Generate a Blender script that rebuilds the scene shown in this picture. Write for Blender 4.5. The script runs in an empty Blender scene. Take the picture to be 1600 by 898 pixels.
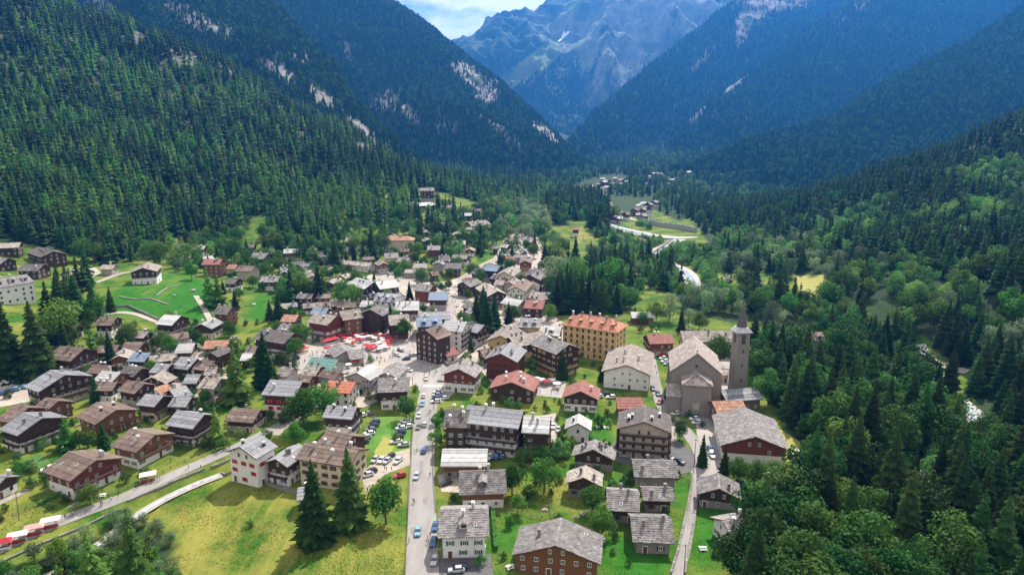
import bpy, math, random
import numpy as np
from mathutils import Vector, noise as mnoise

R = math.radians
sc = bpy.context.scene
COL = sc.collection

# ---------------------------------------------------------------- camera
CAM_H, PITCH, FOC = 110.0, 13.1, 1066.7            # metres, degrees, pixels of a 1600 px wide picture
cam = bpy.data.cameras.new('camera'); cam_o = bpy.data.objects.new('camera', cam); COL.objects.link(cam_o)
cam.sensor_width = 36; cam.lens = 24; cam.clip_start = 1; cam.clip_end = 30000
cam_o.location = (0, 0, CAM_H); cam_o.rotation_euler = (R(90 - PITCH), 0, 0)
sc.camera = cam_o
# ---------------------------------------------------------------- sky and sun
SKX = 6.85
SUN_EL, SUN_AZ = 50.0, 24.0                        # sun ahead of the camera, a little to the right
SKY_STRENGTH, SUN_STRENGTH = 0.05, 5.0
w = bpy.data.worlds.new('World'); sc.world = w; w.use_nodes = True
nt = w.node_tree; nt.nodes.clear()
N = nt.nodes.new; Lk = nt.links.new
out = N('ShaderNodeOutputWorld'); bg = N('ShaderNodeBackground'); sky = N('ShaderNodeTexSky')
sky.sky_type = 'NISHITA'; sky.sun_disc = False; sky.sun_elevation = R(SUN_EL); sky.sun_rotation = R(SUN_AZ)
sky.altitude = 1300; sky.air_density = 1.0; sky.dust_density = 1.6; sky.ozone_density = 1.2
tc = N('ShaderNodeTexCoord'); mp = N('ShaderNodeMapping'); mp.inputs['Scale'].default_value = (1, 1, 2.6); mp.inputs['Location'].default_value = (SKX, 0, 0)
nz = N('ShaderNodeTexNoise'); nz.inputs['Scale'].default_value = 5.5; nz.inputs['Detail'].default_value = 7; nz.inputs['Roughness'].default_value = 0.6
cr = N('ShaderNodeValToRGB'); cr.color_ramp.elements[0].position = 0.38; cr.color_ramp.elements[1].position = 0.52
mx = N('ShaderNodeMix'); mx.data_type = 'RGBA'
mx.inputs[7].default_value = (19, 17, 14.5, 1)
Lk(tc.outputs['Generated'], mp.inputs['Vector']); Lk(mp.outputs[0], nz.inputs['Vector']); Lk(nz.outputs['Fac'], cr.inputs[0])
Lk(cr.outputs[0], mx.inputs[0]); Lk(sky.outputs[0], mx.inputs[6]); Lk(mx.outputs[2], bg.inputs['Color'])
bg.inputs['Strength'].default_value = SKY_STRENGTH; Lk(bg.outputs[0], out.inputs['Surface'])
sun = bpy.data.lights.new('sun', 'SUN'); sun.energy = SUN_STRENGTH; sun.angle = R(0.53); sun.color = (1.0, 0.925, 0.82)
sun_o = bpy.data.objects.new('sun', sun); COL.objects.link(sun_o)
sdir = Vector((math.sin(R(SUN_AZ)) * math.cos(R(SUN_EL)), math.cos(R(SUN_AZ)) * math.cos(R(SUN_EL)), math.sin(R(SUN_EL))))
sun_o.rotation_euler = sdir.to_track_quat('Z', 'Y').to_euler(); sun_o.location = sdir * 500
sc.view_settings.view_transform = 'Standard'; sc.view_settings.look = 'None'
sc.view_settings.exposure = 0.84; sc.view_settings.gamma = 1.0
sc.render.engine = 'CYCLES'
cy = sc.cycles
cy.max_bounces = 5; cy.diffuse_bounces = 2; cy.glossy_bounces = 2; cy.transmission_bounces = 2; cy.volume_bounces = 1; cy.transparent_max_bounces = 4
cy.use_denoising = True; cy.caustics_reflective = False; cy.caustics_refractive = False

# ---------------------------------------------------------------- pixel <-> place
cp, sp = math.cos(R(PITCH)), math.sin(R(PITCH))
def ray(px, py):
    a, b = (px - 800) / FOC, (449 - py) / FOC
    return np.array([a, cp + b * sp, -sp + b * cp])
def project(P):
    P = np.asarray(P, float); x, y, z = P[..., 0], P[..., 1], P[..., 2] - CAM_H
    d = y * cp - z * sp; u = y * sp + z * cp
    d = np.where(d < 1, 1, d)
    return 800 + FOC * x / d, 449 - FOC * u / d, d
def at_h(px, py, h):
    d = ray(px, py); t = (h - CAM_H) / d[2]; return np.array([d[0] * t, d[1] * t, h])
def at_z(px, py, depth):                            # point of the ray at a given distance
    d = ray(px, py); return np.array([d[0] * depth, d[1] * depth, CAM_H + d[2] * depth])
def inpoly(px, py, poly):
    px = np.asarray(px); py = np.asarray(py); r = np.zeros(px.shape, bool); n = len(poly)
    for i in range(n):
        x1, y1 = poly[i]; x2, y2 = poly[(i + 1) % n]
        if y1 == y2: continue
        c = ((y1 > py) != (y2 > py)) & (px < (x2 - x1) * (py - y1) / (y2 - y1) + x1)
        r ^= c
    return r

# ---------------------------------------------------------------- lie of the land
CTRL = []
def ch(px, py, h): CTRL.append(at_h(px, py, h))
def cz(px, py, z): CTRL.append(at_z(px, py, z))
# valley floor
for p in [(800,898),(640,898),(450,898),(1000,898),(650,760),(400,760),(850,760),(1050,760),(640,640),(450,640),(850,640),(1080,640),(640,560),(450,560),(800,560),(950,560),(1150,560),(640,500),(500,500),(800,500),(1000,480),(700,450),(850,450),(1000,420),(1080,420),(900,400),(1000,370),(960,340),(1050,350),(1000,318),(940,300),(1040,305),(960,288)]:
    ch(p[0], p[1], 0)
for p in [(250,898,-3),(100,898,-4),(-150,960,-4),(200,700,0),(0,760,1),(-200,800,3),(200,600,1),(0,640,2),(-200,660,6),(300,540,1.5),(150,550,3),(0,560,7),(-200,560,16),(300,490,5),(170,490,9),(20,478,14),(-200,480,30),
          (227,448,14),(150,428,13),(100,440,12),(360,440,6),(450,440,3),(25,397,20),(70,402,17),(290,415,8),(400,400,6),(460,402,5),(530,440,1.5),(560,405,6),(610,385,8),(640,412,3),(700,410,3),(660,330,24),(740,345,12),(700,390,7),(760,400,3),(800,400,2),(860,350,5),(830,330,8),
          (0,372,27),(-300,400,40),(250,383,14),(330,372,12),(400,345,18),(520,350,20),(580,350,18),(600,330,24)]:
    ch(*p)
# left forest slope up to its crest, and its far side
for p in [(-300,-60,900),(-100,-10,960),(60,8,1010),(130,20,1050),(290,92,1080),(400,138,1080),(480,184,1060),(570,233,1030),(680,273,1000),(765,314,950)]:
    cz(*p)
for p in [(-300,60,1250),(130,60,1350),(290,140,1350),(400,185,1330),(480,225,1300),(570,262,1250),(680,292,1180)]: cz(*p)
for p in [(820,300,1150),(870,296,1250)]: cz(*p)
# right side slope
for p in [(1600,206,720),(1900,120,700),(1480,247,780),(1350,289,880),(1250,318,980),(1160,330,1080),(1800,160,740)]: cz(*p)
for p in [(1900,330,1100),(1600,300,1150),(1480,300,1180),(1350,310,1250)]: cz(*p)
for p in [(1200,450,1),(1265,455,6),(1300,500,4),(1200,520,0),(1350,520,2),(1430,545,0),(1300,640,0),(1400,740,0),(1300,850,0),(1480,600,-3),(1500,690,0),(1600,575,6),(1600,700,3),(1700,640,10),(1600,850,0),(1900,800,6),(1400,380,28),(1500,420,26),(1600,430,34),(1300,370,12),(1150,380,1),(1100,350,0),(1150,350,4)]:
    ch(*p)
for x, y, h in [(0,-600,0),(-700,-600,30),(900,-600,10),(0,40,0),(-300,100,0),(300,100,0),(-600,250,30),(700,250,20),(0,1700,0),(250,1700,2),(300,2200,4),(250,2800,8),(-400,2000,60),(900,2000,60),(-1500,1500,350),(1800,1500,300),(-1500,3500,300),(1800,3500,300),(0,4500,60),(-1500,0,200),(1800,0,150),(0,9000,200),(-4000,4000,500),(4000,4000,500),(-3000,-1500,200),(3000,-1500,200)]:
    CTRL.append(np.array([x, y, h], float))
C = np.array(CTRL)
_n = len(C)
K = np.sqrt(((C[:, None, :2] - C[None, :, :2]) ** 2).sum(-1) + 400.0)
A = np.zeros((_n + 3, _n + 3)); A[:_n, :_n] = K + np.eye(_n) * -6.0; A[:_n, _n] = 1; A[:_n, _n + 1:] = C[:, :2] / 1000; A[_n, :_n] = 1; A[_n + 1:, :_n] = C[:, :2].T / 1000
WGT = np.linalg.solve(A, np.concatenate([C[:, 2], [0, 0, 0]]))
_rs = np.random.RandomState(4)
WAV = [(l, a, _rs.rand() * 6.28, _rs.rand() * 6.28, _rs.rand() * 6.28) for l, a in ((700, 9), (420, 8), (230, 6), (120, 3.2), (60, 1.4), (31, 0.7)) for _ in range(3)]
STREAM = None
def segdist(x, y, pts):
    best = np.full(np.shape(x), 1e9)
    for (x1, y1), (x2, y2) in zip(pts[:-1], pts[1:]):
        dx, dy = x2 - x1, y2 - y1; t = np.clip(((x - x1) * dx + (y - y1) * dy) / (dx * dx + dy * dy), 0, 1)
        best = np.minimum(best, np.hypot(x - x1 - t * dx, y - y1 - t * dy))
    return best
def H(x, y):
    x = np.atleast_1d(np.asarray(x, float)); y = np.atleast_1d(np.asarray(y, float)); o = np.empty(x.shape)
    xf, yf, of = x.ravel(), y.ravel(), o.ravel()
    for s in range(0, len(xf), 20000):
        X, Y = xf[s:s + 20000], yf[s:s + 20000]
        k = np.sqrt((X[:, None] - C[None, :, 0]) ** 2 + (Y[:, None] - C[None, :, 1]) ** 2 + 400.0)
        h = k @ WGT[:_n] + WGT[_n] + WGT[_n + 1] * X / 1000 + WGT[_n + 2] * Y / 1000
        amp = np.clip((h - 12) / 45, 0, 1.0); wv = np.zeros(X.shape)
        for l, a, p, q, r_ in WAV:
            wv += a * np.sin(X * 6.28 / l * math.cos(p) + Y * 6.28 / l * math.sin(p) + q) * 0.55
        h = h + amp * wv
        if STREAM is not None:
            d = segdist(X, Y, STREAM); h = h - 2.2 * np.clip(1.6 - d / 3.2, 0, 1)
        of[s:s + 20000] = h
    return of.reshape(x.shape)
def ground(px, py, lift=0.0):                       # where the ray of a pixel meets land + lift
    d = ray(px, py); t = 60.0; prev = t
    ts = np.concatenate([np.arange(90, 700, 6), np.arange(700, 2600, 20)])
    hh = CAM_H + d[2] * ts - (H(d[0] * ts, d[1] * ts) + lift)
    i = np.argmax(hh < 0)
    if hh[i] >= 0: i = len(ts) - 1
    if i == 0: a, b = 40.0, ts[0]
    else: a, b = ts[i - 1], ts[i]
    for _ in range(14):
        m = (a + b) / 2
        if CAM_H + d[2] * m - (H(d[0] * m, d[1] * m)[0] + lift) < 0: b = m
        else: a = m
    t = (a + b) / 2
    return np.array([d[0] * t, d[1] * t, CAM_H + d[2] * t])
STREAM = [tuple(ground(px, py)[:2]) for px, py in [(-120, 960), (60, 905), (150, 848), (200, 806), (250, 775), (300, 752), (345, 735)]]

# ---------------------------------------------------------------- materials
MATS = {}
def mat(name, base, rough=0.85, c2=None, scale=2.0, c3=None, scale2=0.2, metal=0.0, bump=0.0, bscale=20.0, translucent=0.0, objrand=0.0, spec=0.3, stretch=None, world=False):
    m = bpy.data.materials.new(name); m.use_nodes = True; t = m.node_tree; n = t.nodes; n.clear(); L = t.links.new
    o = n.new('ShaderNodeOutputMaterial'); b = n.new('ShaderNodeBsdfPrincipled')
    b.inputs['Roughness'].default_value = rough; b.inputs['Metallic'].default_value = metal; b.inputs['Specular IOR Level'].default_value = spec
    tc = n.new('ShaderNodeTexCoord')
    vec = tc.outputs['Object']
    if world:
        g = n.new('ShaderNodeNewGeometry'); vec = g.outputs['Position']
    if stretch:
        mp = n.new('ShaderNodeMapping'); mp.inputs['Scale'].default_value = stretch; L(vec, mp.inputs[0]); vec = mp.outputs[0]
    col = None
    def noisefac(s, lo=.35, hi=.65, det=5):
        z = n.new('ShaderNodeTexNoise'); z.inputs['Scale'].default_value = s; z.inputs['Detail'].default_value = det; z.inputs['Roughness'].default_value = .6; L(vec, z.inputs['Vector'])
        r = n.new('ShaderNodeMapRange'); r.inputs['From Min'].default_value = lo; r.inputs['From Max'].default_value = hi; L(z.outputs['Fac'], r.inputs['Value']); return r.outputs[0]
    def mix(f, a, c):
        x = n.new('ShaderNodeMix'); x.data_type = 'RGBA'
        L(f, x.inputs[0])
        if isinstance(a, tuple): x.inputs[6].default_value = (*a, 1)
        else: L(a, x.inputs[6])
        if isinstance(c, tuple): x.inputs[7].default_value = (*c, 1)
        else: L(c, x.inputs[7])
        return x.outputs[2]
    col = base
    if c2: col = mix(noisefac(scale), col, c2)
    if c3: col = mix(noisefac(scale2, .45, .7), col, c3)
    if objrand:
        oi = n.new('ShaderNodeObjectInfo'); hs = n.new('ShaderNodeHueSaturation')
        mr = n.new('ShaderNodeMapRange'); mr.inputs['To Min'].default_value = 1 - objrand; mr.inputs['To Max'].default_value = 1 + objrand; L(oi.outputs['Random'], mr.inputs['Value']); L(mr.outputs[0], hs.inputs['Value'])
        m2 = n.new('ShaderNodeMath'); m2.operation = 'MULTIPLY'; m2.inputs[1].default_value = 7.31; L(oi.outputs['Random'], m2.inputs[0])
        m3 = n.new('ShaderNodeMath'); m3.operation = 'FRACT'; L(m2.outputs[0], m3.inputs[0])
        mr2 = n.new('ShaderNodeMapRange'); mr2.inputs['To Min'].default_value = .5 - objrand * .06; mr2.inputs['To Max'].default_value = .5 + objrand * .06; L(m3.outputs[0], mr2.inputs['Value']); L(mr2.outputs[0], hs.inputs['Hue'])
        if isinstance(col, tuple): hs.inputs['Color'].default_value = (*col, 1)
        else: L(col, hs.inputs['Color'])
        col = hs.outputs[0]
    if isinstance(col, tuple): b.inputs['Base Color'].default_value = (*col, 1)
    else: L(col, b.inputs['Base Color'])
    if bump:
        z = n.new('ShaderNodeTexNoise'); z.inputs['Scale'].default_value = bscale; z.inputs['Detail'].default_value = 4; L(vec, z.inputs['Vector'])
        bp = n.new('ShaderNodeBump'); bp.inputs['Strength'].default_value = bump; bp.inputs['Distance'].default_value = 0.15; L(z.outputs['Fac'], bp.inputs['Height']); L(bp.outputs[0], b.inputs['Normal'])
    if translucent:
        tr = n.new('ShaderNodeBsdfTranslucent'); ms = n.new('ShaderNodeMixShader'); ms.inputs[0].default_value = translucent
        if isinstance(col, tuple): tr.inputs[0].default_value = (*col, 1)
        else: L(col, tr.inputs[0])
        L(b.outputs[0], ms.inputs[1]); L(tr.outputs[0], ms.inputs[2]); L(ms.outputs[0], o.inputs[0])
    else: L(b.outputs[0], o.inputs[0])
    MATS[name] = m; return m

# vegetation
SPR = dict(rough=.8, translucent=.30, objrand=.55, spec=.15)
mat('spruce', (.018,.050,.011), c2=(.044,.102,.018), scale=4.0, **SPR)
mat('larch', (.060,.160,.024), c2=(.11,.225,.036), scale=3.0, **SPR)
mat('farspruce', (.016,.048,.014), c2=(.032,.080,.020), scale=2.0, rough=.9, translucent=.25, objrand=.45, spec=.1)
mat('farleaf', (.040,.100,.024), c2=(.065,.135,.035), scale=2.0, rough=.9, translucent=.2, objrand=.3, spec=.1)
mat('darkleaf', (.022,.078,.014), c2=(.050,.130,.022), scale=3.0, **SPR)
mat('tuft', (.11,.20,.03), c2=(.27,.26,.07), scale=.05, rough=.9, translucent=.55, objrand=.5, spec=.1, world=True)
mat('broadleaf', (.042,.120,.018), c2=(.092,.190,.030), scale=3.0, **SPR)
mat('willow', (.13,.21,.095), c2=(.20,.28,.14), scale=3.0, **SPR)
mat('purple_leaf', (.05,.03,.04), c2=(.08,.05,.07), scale=3.0, **SPR)
mat('bark', (.12,.085,.06), c2=(.06,.045,.035), scale=8)
mat('shrub', (.07,.16,.04), c2=(.13,.22,.06), scale=2.0, **SPR)
# buildings
mat('white_plaster', (.78,.76,.72), c2=(.66,.63,.58), scale=.8, bump=.1)
mat('cream_plaster', (.62,.54,.38), c2=(.52,.45,.33), scale=.7)
mat('beige_plaster', (.46,.40,.30), c2=(.36,.31,.24), scale=.9)
mat('grey_plaster', (.40,.38,.36), c2=(.30,.29,.28), scale=.9)
mat('yellow_plaster', (.60,.44,.20), c2=(.52,.37,.16), scale=.5)
mat('ochre_trim', (.52,.32,.15))
mat('orange_roof', (.40,.17,.10), c2=(.30,.12,.08), scale=.8, c3=(.48,.26,.17), scale2=.5, bump=.3, bscale=6)
mat('stone_wall', (.25,.225,.20), c2=(.15,.135,.12), scale=2.6, c3=(.40,.36,.32), scale2=5, bump=.8, bscale=5, stretch=(1,1,1.8))
mat('dark_wood', (.040,.024,.017), c2=(.075,.042,.027), scale=3, stretch=(3,3,.6))
mat('brown_wood', (.14,.058,.026), c2=(.21,.090,.038), scale=3, stretch=(3,3,.6))
mat('red_wood', (.13,.036,.022), c2=(.18,.052,.030), scale=3, stretch=(3,3,.6))
mat('old_wood', (.20,.155,.12), c2=(.11,.085,.065), scale=3, stretch=(3,3,.6))
mat('tan_slate', (.29,.25,.215), c2=(.15,.13,.115), scale=1.6, c3=(.40,.35,.31), scale2=.5, bump=.5, bscale=9, objrand=.24)
mat('grey_slate', (.205,.19,.185), c2=(.105,.097,.097), scale=1.6, c3=(.30,.28,.27), scale2=.6, bump=.5, bscale=9, objrand=.24)
mat('dark_slate', (.12,.104,.10), c2=(.075,.066,.066), scale=1.6, c3=(.165,.145,.14), scale2=.6, bump=.4, bscale=9, objrand=.24)
mat('brown_sheet', (.165,.118,.097), c2=(.115,.082,.068), scale=.9, c3=(.215,.155,.125), scale2=.4, objrand=.24)
mat('grey_metal', (.27,.275,.285), rough=.72, c2=(.19,.195,.21), scale=.7, metal=.0, objrand=.24, spec=.25)
mat('light_metal', (.47,.465,.455), rough=.72, c2=(.35,.35,.345), scale=.7, metal=.0, objrand=.24, spec=.25)
mat('blue_metal', (.14,.19,.26), rough=.72, c2=(.19,.24,.31), scale=.7, metal=.0, objrand=.12, spec=.25)
mat('red_tile', (.42,.15,.085), c2=(.34,.115,.07), scale=1.2, c3=(.50,.22,.13), scale2=.7, bump=.3, bscale=6)
mat('rusty_sheet', (.34,.16,.095), c2=(.22,.12,.085), scale=1.2, c3=(.46,.30,.20), scale2=.6)
mat('redbrown_roof', (.26,.105,.085), c2=(.20,.085,.07), scale=1.0, c3=(.32,.15,.12), scale2=.5)
mat('green_metal', (.10,.22,.19), rough=.5, c2=(.15,.27,.24), scale=.5, metal=.2)
mat('spire_lead', (.085,.075,.085), c2=(.13,.115,.12), scale=1.2)
mat('glass', (.035,.045,.055), rough=.12, spec=.8)
mat('white_paint', (.76,.75,.72)); mat('red_paint', (.52,.035,.045)); mat('green_paint', (.05,.15,.09)); mat('brown_paint', (.13,.06,.03))
mat('yellow_paint', (.66,.42,.05)); mat('orange_wood', (.36,.17,.05))
mat('chimney_plaster', (.50,.46,.42), c2=(.35,.32,.29), scale=3)
mat('iron', (.06,.06,.065), rough=.5, metal=.5)
mat('pole_wood', (.19,.15,.115), c2=(.13,.10,.08), scale=3)
mat('riverleaf', (.085,.215,.045), c2=(.15,.29,.075), scale=3.0, **SPR)
mat('red_cloth', (.46,.035,.05), rough=.9, translucent=.2); mat('white_cloth', (.80,.77,.75), rough=.9, translucent=.2); mat('pink_cloth', (.70,.38,.34), rough=.9, translucent=.2); mat('beige_cloth', (.66,.58,.46), rough=.9, translucent=.2)
mat('tent_grey', (.27,.29,.28), c2=(.22,.235,.23), scale=.6)
# ground covers
mat('asphalt', (.255,.24,.225), c2=(.21,.20,.19), scale=.6, c3=(.30,.285,.265), scale2=.12, bump=.15, bscale=6, stretch=(1,.25,1), world=True)
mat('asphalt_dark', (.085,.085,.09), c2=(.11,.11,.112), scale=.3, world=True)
mat('gravel', (.36,.315,.26), c2=(.27,.235,.195), scale=.5, c3=(.42,.37,.31), scale2=.1, bump=.4, bscale=3, world=True)
mat('paving', (.31,.285,.265), c2=(.255,.235,.22), scale=.35, c3=(.36,.33,.30), scale2=.1, world=True)
mat('path_stone', (.32,.29,.25), c2=(.24,.22,.19), scale=.8, world=True)
mat('river_stones', (.40,.385,.36), c2=(.25,.245,.23), scale=.30, c3=(.52,.50,.48), scale2=.8, bump=.8, bscale=1, world=True)
mat('water', (.20,.24,.25), rough=.15, c2=(.50,.53,.54), scale=.5, spec=.6, world=True)
mat('dry_grass', (.29,.25,.06), c2=(.21,.24,.045), scale=.35, world=True)
mat('lawn', (.036,.135,.010), c2=(.062,.180,.014), scale=.5, c3=(.15,.22,.035), scale2=.09, world=True)
mat('lawn_deep', (.022,.125,.014), c2=(.038,.165,.016), scale=.12, c3=(.13,.26,.03), scale2=.05, world=True)
mat('paint_line', (.72,.71,.68), c2=(.5,.49,.46), scale=2, world=True)
mat('rock', (.36,.33,.31), c2=(.24,.22,.20), scale=.7, bump=.6, bscale=2)
mat('earth', (.26,.15,.085), c2=(.18,.11,.07), scale=.5, world=True)

# ---------------------------------------------------------------- mesh builder
class MB:
    def __init__(s): s.v = []; s.f = []; s.m = []; s.mats = []
    def mi(s, name):
        if name not in s.mats: s.mats.append(name)
        return s.mats.index(name)
    def poly(s, pts, m):
        b = len(s.v); s.v += [tuple(p) for p in pts]; s.f.append(tuple(range(b, b + len(pts)))); s.m.append(s.mi(m))
    def hexa(s, p, m):                               # 8 points: bottom 0-3, top 4-7 (counter-clockwise)
        b = len(s.v); s.v += [tuple(q) for q in p]; k = s.mi(m)
        for f in ((3,2,1,0),(4,5,6,7),(0,1,5,4),(1,2,6,5),(2,3,7,6),(3,0,4,7)): s.f.append(tuple(b + i for i in f)); s.m.append(k)
    def box(s, x0, x1, y0, y1, z0, z1, m):
        s.hexa([(x0,y0,z0),(x1,y0,z0),(x1,y1,z0),(x0,y1,z0),(x0,y0,z1),(x1,y0,z1),(x1,y1,z1),(x0,y1,z1)], m)
    def prism(s, pts, y0, y1, m):                    # xz outline (counter-clockwise seen from -y) along y
        n = len(pts); b = len(s.v); k = s.mi(m)
        s.v += [(x, y0, z) for x, z in pts] + [(x, y1, z) for x, z in pts]
        s.f.append(tuple(b + i for i in range(n))); s.m.append(k)
        s.f.append(tuple(b + n + i for i in reversed(range(n)))); s.m.append(k)
        for i in range(n):
            j = (i + 1) % n; s.f.append((b + j, b + i, b + n + i, b + n + j)); s.m.append(k)
    def tube(s, a, c, r0, r1, m, n=6):
        a = Vector(a); c = Vector(c); d = (c - a).normalized(); u = d.orthogonal().normalized(); v = d.cross(u); b = len(s.v); k = s.mi(m)
        for P, r_ in ((a, r0), (c, r1)):
            for i in range(n):
                t = 6.28318 * i / n; s.v.append(tuple(P + u * math.cos(t) * r_ + v * math.sin(t) * r_))
        for i in range(n):
            j = (i + 1) % n; s.f.append((b + i, b + j, b + n + j, b + n + i)); s.m.append(k)
        s.f.append(tuple(b + n + i for i in range(n))); s.m.append(k); s.f.append(tuple(b + i for i in reversed(range(n)))); s.m.append(k)
    def mesh(s, name):
        me = bpy.data.meshes.new(name); me.from_pydata(s.v, [], s.f)
        for q in s.mats: me.materials.append(MATS[q])
        if len(s.mats) > 1: me.polygons.foreach_set('material_index', s.m)
        me.update(); return me
    def build(s, name, parent=None, loc=(0,0,0), rot=0): return obj(name, s.mesh(name), parent, loc, rot)
def obj(name, me, parent=None, loc=(0,0,0), rot=0, scale=None):
    o = bpy.data.objects.new(name, me); COL.objects.link(o); o.location = loc
    if rot: o.rotation_euler = (0, 0, rot)
    if scale is not None: o.scale = scale if hasattr(scale, '__len__') else (scale,) * 3
    if parent: o.parent = parent
    return o
def tag(o, label, cat, group=None):
    o['label'] = label; o['category'] = cat
    if group: o['group'] = group
    return o
def thing(name, label, cat, loc=(0,0,0), rot=0, group=None):
    return tag(obj(name, None, None, loc, rot), label, cat, group)
def struct(o): o['kind'] = 'structure'; return o
def stuff(o): o['kind'] = 'stuff'; return o
rnd = random.Random(11)
# ---------------------------------------------------------------- zones (outlines on the ground, read from the photograph)
Z_LEFT = [(-900,420),(-60,375),(60,383),(120,398),(160,402),(210,396),(250,384),(280,372),(345,372),(380,348),(405,372),(470,374),(505,392),(545,352),(600,352),(620,340),(640,318),(690,300),(765,322),(840,330),(840,150),(560,-200),(-900,-900)]
Z_HILLOCK = [(765,305),(860,296),(905,322),(862,352),(850,385),(815,368),(790,350),(758,342),(745,315)]
Z_KNOLL = [(855,310),(960,306),(968,330),(960,370),(930,372),(915,352),(870,352),(852,345)]
Z_BELT = [(856,482),(862,440),(852,428),(872,415),(905,420),(930,395),(965,372),(985,392),(985,430),(1020,452),(1068,468),(1062,490),(1150,505),(1165,500),(1195,515),(1310,515),(1310,440),(1250,475),(1200,462),(1165,452),(1120,462),(1060,430),(1000,400),(995,425),(1000,470),(980,486),(870,492)]
Z_WILLOW = [(905,372),(1000,350),(1068,384),(1115,390),(1125,430),(1140,452),(1110,470),(1045,455),(1000,430),(962,372)]
Z_R1 = [(1090,352),(1115,392),(1130,425),(1165,440),(1215,445),(1245,432),(1290,430),(1292,470),(1270,480),(1210,470),(1300,520),(1385,540),(1440,520),(1490,560),(1530,590),(1500,620),(1520,690),(1700,800),(2400,900),(2400,-100),(1600,100),(1350,240),(1100,300),(1060,322)]
Z_FRONT = [(1175,548),(1260,545),(1300,520),(1420,560),(1450,600),(1485,650),(1540,690),(1700,800),(1700,1150),(1150,1150),(1158,898),(1190,815),(1262,775),(1240,745),(1245,700),(1225,660),(1210,620),(1178,590)]
Z_BOTTOM = [(-200,960),(-60,905),(40,880),(130,845),(190,812),(232,818),(270,850),(270,960)]
Z_FAR = [(820,225),(1300,225),(1300,330),(1100,335),(1060,345),(1010,322),(950,318),(900,318),(830,322)]
CLEAR = [[(1405,715),(1440,730),(1440,760),(1405,752)],                      # roof in the wood
         [(1425,540),(1450,545),(1500,610),(1510,640),(1480,640),(1440,590)],  # river gap
         [(1240,430),(1290,428),(1292,455),(1262,478),(1248,470)],             # yellow meadow
         [(1118,428),(1148,428),(1148,446),(1118,446)],[(1165,428),(1205,428),(1205,448),(1165,448)],
         [(370,395),(400,335),(432,338),(405,398)],                            # bright clearing
         [(600,300),(628,300),(628,316),(600,316)],[(575,312),(612,322),(600,332)],
         [(888,304),(900,288),(945,274),(985,274),(978,290),(935,306)],[(955,306),(1020,308),(1020,334),(955,338)],
         [(651,292),(684,292),(682,328),(652,328)],[(890,345),(915,345),(930,372),(890,380)]]
RIVER_PX = [(948,352),(985,362),(1030,371),(1062,371),(1090,372)]
def zone(px, py, z, grow=0): return inpoly(px, py, z)
def clear(px, py):
    r = np.zeros(np.shape(px), bool)
    for c in CLEAR: r |= inpoly(px, py, c)
    return r
Z_ALL = [Z_LEFT, Z_HILLOCK, Z_KNOLL, Z_BELT, Z_WILLOW, Z_R1, Z_FRONT, Z_BOTTOM, Z_FAR]
def grid_mesh(name, P, nu, nv, mats, attrs=None, smooth=True):
    me = bpy.data.meshes.new(name)
    idx = np.arange(nu * nv).reshape(nv, nu)
    q = np.stack([idx[:-1, :-1], idx[:-1, 1:], idx[1:, 1:], idx[1:, :-1]], -1).reshape(-1, 4)
    me.vertices.add(len(P)); me.vertices.foreach_set('co', P.astype(np.float32).ravel())
    me.loops.add(q.size); me.loops.foreach_set('vertex_index', q.ravel().astype(np.int32))
    me.polygons.add(len(q)); me.polygons.foreach_set('loop_start', (np.arange(len(q)) * 4).astype(np.int32))
    try: me.polygons.foreach_set('loop_total', np.full(len(q), 4, np.int32))
    except Exception: pass
    me.update(calc_edges=True)
    if smooth: me.polygons.foreach_set('use_smooth', np.ones(len(q), bool))
    for m in mats: me.materials.append(m)
    for k, v in (attrs or {}).items():
        a = me.attributes.new(k, 'FLOAT', 'POINT'); a.data.foreach_set('value', v.astype(np.float32).ravel())
    me.update(); return me
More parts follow.
